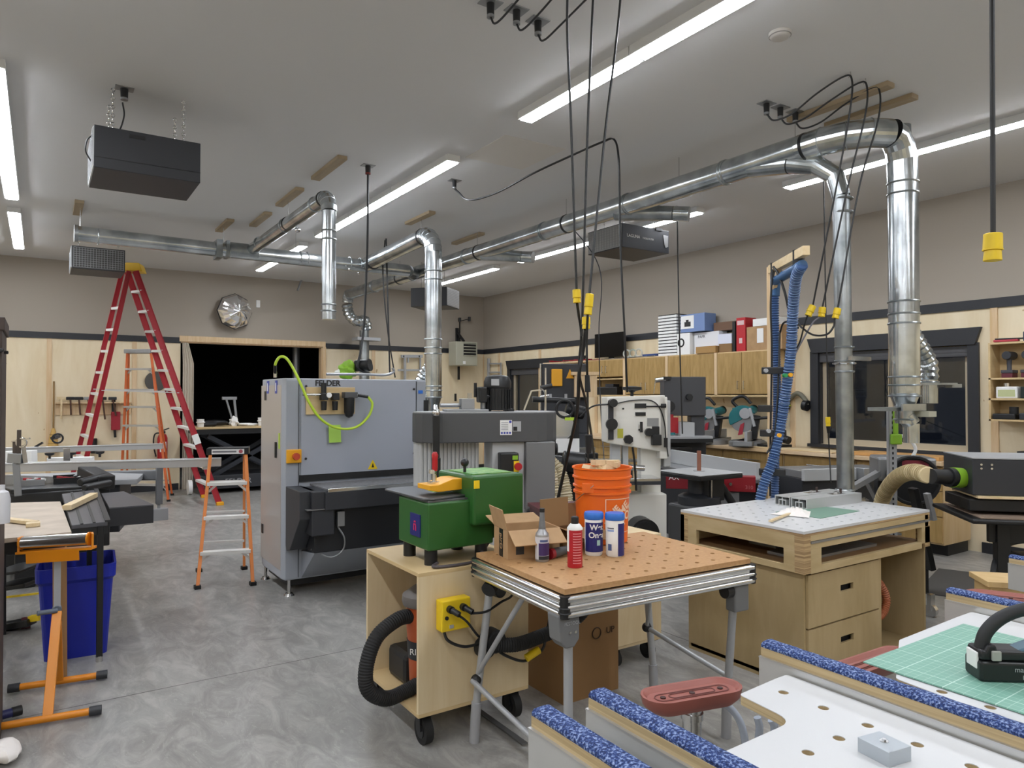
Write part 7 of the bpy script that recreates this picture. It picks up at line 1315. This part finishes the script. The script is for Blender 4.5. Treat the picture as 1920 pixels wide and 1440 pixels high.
carpet_rail(r1.x, -.4, r1.y, 'front left carpeted rail, ending closest to the plywood cart'); carpet_rail(r2.x, -.4, r2.y, 'second carpeted rail from the left, behind the front one')
carpet_rail(r3.x, -.3, r3.y, 'long carpeted rail crossing the white perforated top'); carpet_rail(r4.x, -.2, r4.y, 'furthest carpeted rail beyond the green cutting mat')
carpet_rail(PZ(1905, 1062, .8).x+.25, .6, PZ(1905, 1062, .8).y+.12, 'short far carpeted rail end at the right edge', zt=.8)
# white perforated tops (18 mm ply with white face)
ZW = ZR
def top(lab, outline, holes, z=ZW, group=None):
    s = thing('white_table_top', lab, 'table top', (sum(p[0] for p in outline)/len(outline), sum(p[1] for p in outline)/len(outline), z-.03))
    H = [circ(x, y, .0135, 16) for x, y in holes]; plate('white_face', outline, H, z-.002, z, white, s); plate('ply_core', outline, H, z-.025, z-.0021, edged, s); return s
def rnd_poly(P, r_=.02, idx=None, n=5):
    out = []; m = len(P)
    for i in range(m):
        a, b_, c = Vector(P[i-1]).to_2d(), Vector(P[i]).to_2d(), Vector(P[(i+1) % m]).to_2d(); rr_ = r_ if idx is None or i not in idx else idx[i]
        u = (a-b_).normalized(); w = (c-b_).normalized(); p, q = b_+u*rr_, b_+w*rr_
        for k in range(n+1): t = k/n; out.append(tuple(p*(1-t)**2+b_*2*t*(1-t)+q*t*t))
    return out
g = lambda px, py: tuple(PZ(px, py, ZW).xy)
xl, xr_ = r2.x+.05, r3.x-.045
# main white top between the 2nd and 3rd rails, with the stepped cut-out
P = [g(1385, 1302), g(1450, 1275), (xr_, 1.36), (xr_, -.25), (xl+.02, -.25), g(1380, 1398), g(1480, 1357)]
P = [g(1386, 1302), g(1455, 1272), (xr_, g(1455, 1272)[1]), (xr_, -.25), (xl+.01, -.25), (xl+.01, g(1375, 1402)[1]), g(1375, 1402), g(1487, 1352)]
hol = [PZ(px, py, ZW) for px, py in ((1469, 1298), (1544, 1327), (1627, 1360), (1720, 1396), (1573, 1384), (1515, 1411), (1822, 1437))]
dy = .0
ho = [(p.x, p.y) for p in hol if p.x < xr_-.015]; ho += [(hol[3].x+(i % 3)*-.1, hol[3].y-.2-.1*(i//3)) for i in range(6)]
s = top('white perforated table top with a small metal block on it', rnd_poly(P, .012, {7: .05}), ho)
MB().box(xl+.05, xl+.1, .1, .15, 0, ZW-.026).box(xr_-.1, xr_-.05, .1, .15, 0, ZW-.026).box(xr_-.1, xr_-.05, 1.0, 1.05, 0, ZW-.026).o('legs', blkm, s)
# right top, carrying the cutting mat, beyond the third rail
P = [g(1685, 1192), g(1800, 1155), (r4.x-.045, g(1800, 1155)[1]), (r4.x-.045, -.2), (r3.x+.045, -.2), (r3.x+.045, g(1625, 1262)[1]), g(1700, 1262)]
P = [g(1686, 1200), g(1797, 1156), (r4.x-.045, g(1797, 1156)[1]), (r4.x-.045, -.2), (r3.x+.045, -.2), g(1680, 1272)]
hol = [PZ(px, py, ZW) for px, py in ((1766, 1297), (1857, 1326))]; dx_ = hol[1]-hol[0]
s = top('white table top under the green cutting mat at the right', rnd_poly(P, .012), [(p.x, p.y) for p in hol]+[(hol[1].x+dx_.x*k, hol[1].y+dx_.y*k) for k in (1, 2, 3)])
MB().box(r3.x+.1, r3.x+.15, .1, .15, 0, ZW-.026).box(r4.x-.12, r4.x-.07, .1, .15, 0, ZW-.026).box(r4.x-.12, r4.x-.07, .9, .95, 0, ZW-.026).o('legs', blkm, s)
# left sliver between first rails
s = top('narrow white table strip below the front left rail', rnd_poly([(r1.x+.04, r1.y-.45), (r2.x-.04, r1.y-.45), (r2.x-.04, -.3), (r1.x+.04, -.3)], .01), [], z=ZW-.06)
MB().box(r1.x+.05, r1.x+.08, .3, .35, 0, ZW-.087).box(r1.x+.05, r1.x+.08, -.2, -.15, 0, ZW-.087).o('legs', blkm, s)
q = PZ(1010, 1432, .75); MB().box(q.x-.05, q.x+.02, q.y-.3, q.y, .73, .75).o('white_ledge', white, None, .004, 'white board end poking out left of the front carpeted rail', cat='board')
# cutting mat, nested on the right top
mt = bpy.data.materials.new('cutting_mat_grid'); mt.use_nodes = True; nt = mt.node_tree; b_ = nt.nodes['Principled BSDF']; co = nd(nt, 'ShaderNodeTexCoord').outputs['Object']; sp = nd(nt, 'ShaderNodeSeparateXYZ'); nt.links.new(co, sp.inputs[0])
def gl(o_, step, w): t = mth(nt, 'DIVIDE', sp.outputs[o_], step); t = mth(nt, 'ABSOLUTE', mth(nt, 'SUBTRACT', t, mth(nt, 'ROUND', t))); return mth(nt, 'LESS_THAN', mth(nt, 'MULTIPLY', t, step), w)
gf = mth(nt, 'MAXIMUM', gl(0, .0254, .0009), gl(1, .0254, .0009)); gf2 = mth(nt, 'MAXIMUM', gl(0, .127, .0014), gl(1, .127, .0014))
cc = mixc(nt, mth(nt, 'MULTIPLY', gf, .55), lin('78a896'), lin('b4d3c6')); cc = mixc(nt, mth(nt, 'MULTIPLY', gf2, .8), cc, lin('c6dfd4')); nt.links.new(cc, b_.inputs['Base Color']); b_.inputs['Roughness'].default_value = .4
ga = PZ(1618, 1240, ZW+.006); gb = PZ(1822, 1163, ZW+.006); gu = (gb-ga); gl_ = gu.length; an_ = math.atan2(gu.y, gu.x); Mg = Matrix.Translation((ga.x, ga.y, ZW)) @ Matrix.Rotation(an_, 4, 'Z')
me_ = MB(Mg).box(0, .62, -.95, 0, .0015, .006)
# keep local coordinates for the printed grid
o_ = MB().box(-.31, .31, -.95, 0, .0, .0045).o('cutting_mat', mt, None, .001, 'green gridded cutting mat with the cordless cleaner on it', cat='cutting mat'); off = o_.location.copy(); o_.matrix_world = Mg @ Matrix.Translation((.31, 0, .0015)) @ Matrix.Translation(off)
# metal block
p = PZ(1690, 1420, ZW); Mb = fr(p.x, p.y+.0, ZW, R(-4)); a = PZ(1608, 1409, ZW); b_ = PZ(1667, 1440, ZW); c = PZ(1709, 1427, ZW)
s = thing('metal_block', 'small bright aluminium block with a screw on the white top', 'block', (b_.x, b_.y, ZW)); L1 = (a-b_); L2 = (c-b_); u = L1.normalized(); w = L2.normalized()
V = [b_, b_+L1, b_+L1+L2, b_+L2]; MB().prism([tuple(q.xy) for q in V], ZW, ZW+.032).o('body', mat('block_alu', 'b4bbc1', .35, .6), s, .001)
ct = b_+(L1+L2)*.5; MB().cyl((ct.x, ct.y, ZW+.032), (ct.x, ct.y, ZW+.034), .009, n=18).cyl((ct.x, ct.y, ZW+.034), (ct.x, ct.y, ZW+.038), .005, n=6).o('screw', steel, s)
# maroon tool tray on chrome post with clear tubes
def tray(px0, py0, px1, py1, z, lab, wd=.085, post=True):
    a = PZ(px0, py0, z); b_ = PZ(px1, py1, z); d_ = (b_-a); L_ = d_.length; an_ = math.atan2(d_.y, d_.x); M = Matrix.Translation(((a.x+b_.x)/2, (a.y+b_.y)/2, z)) @ Matrix.Rotation(an_, 4, 'Z')
    s = thing('suction_plate', lab, 'suction plate', M.translation)
    def ov(l, w, n=8): return [(l-w+w*math.cos(-PI/2+PI*i/n), w*math.sin(-PI/2+PI*i/n)) for i in range(n+1)]+[(-l+w+w*math.cos(PI/2+PI*i/n), w*math.sin(PI/2+PI*i/n)) for i in range(n+1)]
    m = MB(M); R_ = [(L_/2*.82, wd/2*.72, -.05), (L_/2*.96, wd/2*.95, -.03), (L_/2, wd/2, 0), (L_/2-.008, wd/2-.008, 0), (L_/2-.02, wd/2-.022, -.012)]; V = []; n = 18
    for l, w, h in R_: V += [(x, y, h) for x, y in ov(l, w)]
    m.add(V, [(i*n+k, i*n+(k+1) % n, (i+1)*n+(k+1) % n, (i+1)*n+k) for i in range(4) for k in range(n)], True); m.add(V[:n], [tuple(range(n))]); m.add(V[-n:], [tuple(range(n))]); m.o('dish', dred, s)
    for k in (1, .62): gm = MB(M); P_ = ov(L_/2*.75*k+.0, wd/2*.36*k); gm.sweep([(x, y, -.011) for x, y in P_+P_[:1]], .0022, 6); gm.o('groove_rib', mat('dred_dark', '6b3a34', .5), s)
    for x in (-L_/2*.6, 0, L_/2*.6): MB(M).cyl((x, 0, -.012), (x, 0, -.0085), .009, n=14).o('port', mat('port_dark', '3a1f1c', .6), s)
    if post: MB(M).cyl((0, .0, -.05), (0, 0, -z), .03, n=22).o('chrome_post', steel, s); MB(M).cyl((0, 0, -.09), (0, 0, -.07), .035, n=22).o('post_collar', steel, s)
    return s, M
s, M = tray(1206, 1308, 1384, 1278, .72, 'reddish oval suction plate on a chrome post below the perforated table', .13)
c = M.translation
for P in (((1330, 1316), (1362, 1322), (1386, 1350), (1397, 1390), (1400, 1440)), ((1420, 1345), (1424, 1365), (1420, 1400), (1412, 1450)), ((1446, 1350), (1452, 1365), (1448, 1400), (1440, 1450))):
    MB().tube([PD(px, py, 2.3) for px, py in P], .012, 10).o('clear_tube', clearp, s)
tray(1810, 1108, 1985, 1128, .7, 'reddish oval suction plate at the right behind the far rail', .16)
s2, M = tray(1560, 1262, 1700, 1215, .66, 'reddish suction plate half hidden under the cutting mat', .12)
# cordless cleaner on the mat (black battery body, handle, blue grey rear)
pc = PZ(1878, 1283, ZW+.007); Mc = fr(pc.x+.05, pc.y+.02, ZW+.0065, R(-38)); s = thing('cordless_vacuum', 'black cordless power tool with white label resting on the cutting mat', 'power tool', pc)
MB(Mc).box(-.075, .075, -.035, .045, .0, .055).o('battery', mat('battery_black', '16191a', .4), s, .008, seg=3); MB(Mc).box(-.072, .14, -.03, .04, .055, .085).o('lower_body', blk, s, .01, seg=3)
MB(Mc).tube([(-.055, 0, .08), (-.04, 0, .125), (.0, 0, .165), (.06, 0, .19), (.14, 0, .2), (.25, .0, .19)], .0175, 14).o('handle', mat('grip_black', '1f2123', .6), s)
MB(Mc).prism([(.02, .08), (.3, .08), (.3, .19), (.17, .15), (.07, .1)], -.03, .03, 'Y').o('rear_body', mat('body_slate', '4c6878', .4), s, .012); MB(Mc).box(-.045, -.02, -.038, -.03, .058, .085).o('release_clip', mat('clip_grey', '9a9b94', .4), s, .003); MB(Mc).box(-.078, -.07, -.02, .03, .03, .075).o('white_label', paper, s, .003)
text('brand_lettering', 'makita', .02, Mc @ tF(.04, -.0356, .036), silver, s, .0005); text('model_lettering', '18V', .016, Mc @ tF(.045, -.0356, .015), silver, s, .0005)
MB(Mc).prism([(-.07, .06), (-.05, .1), (-.03, .1), (-.02, .06)], -.03, .03, 'Y').o('neck', blk, s, .006)
# dark strip added over the floor joint under the table, wheels under the bench
MB().bar(PZ(770, 1240, .012), PZ(985, 1395, .012), .03, .008).o('floor_joint_strip', mat('joint_grey', '4a4a4a', .6), None, .002, 'dark flat strip added along the floor joint under the folding table', cat='floor joint')
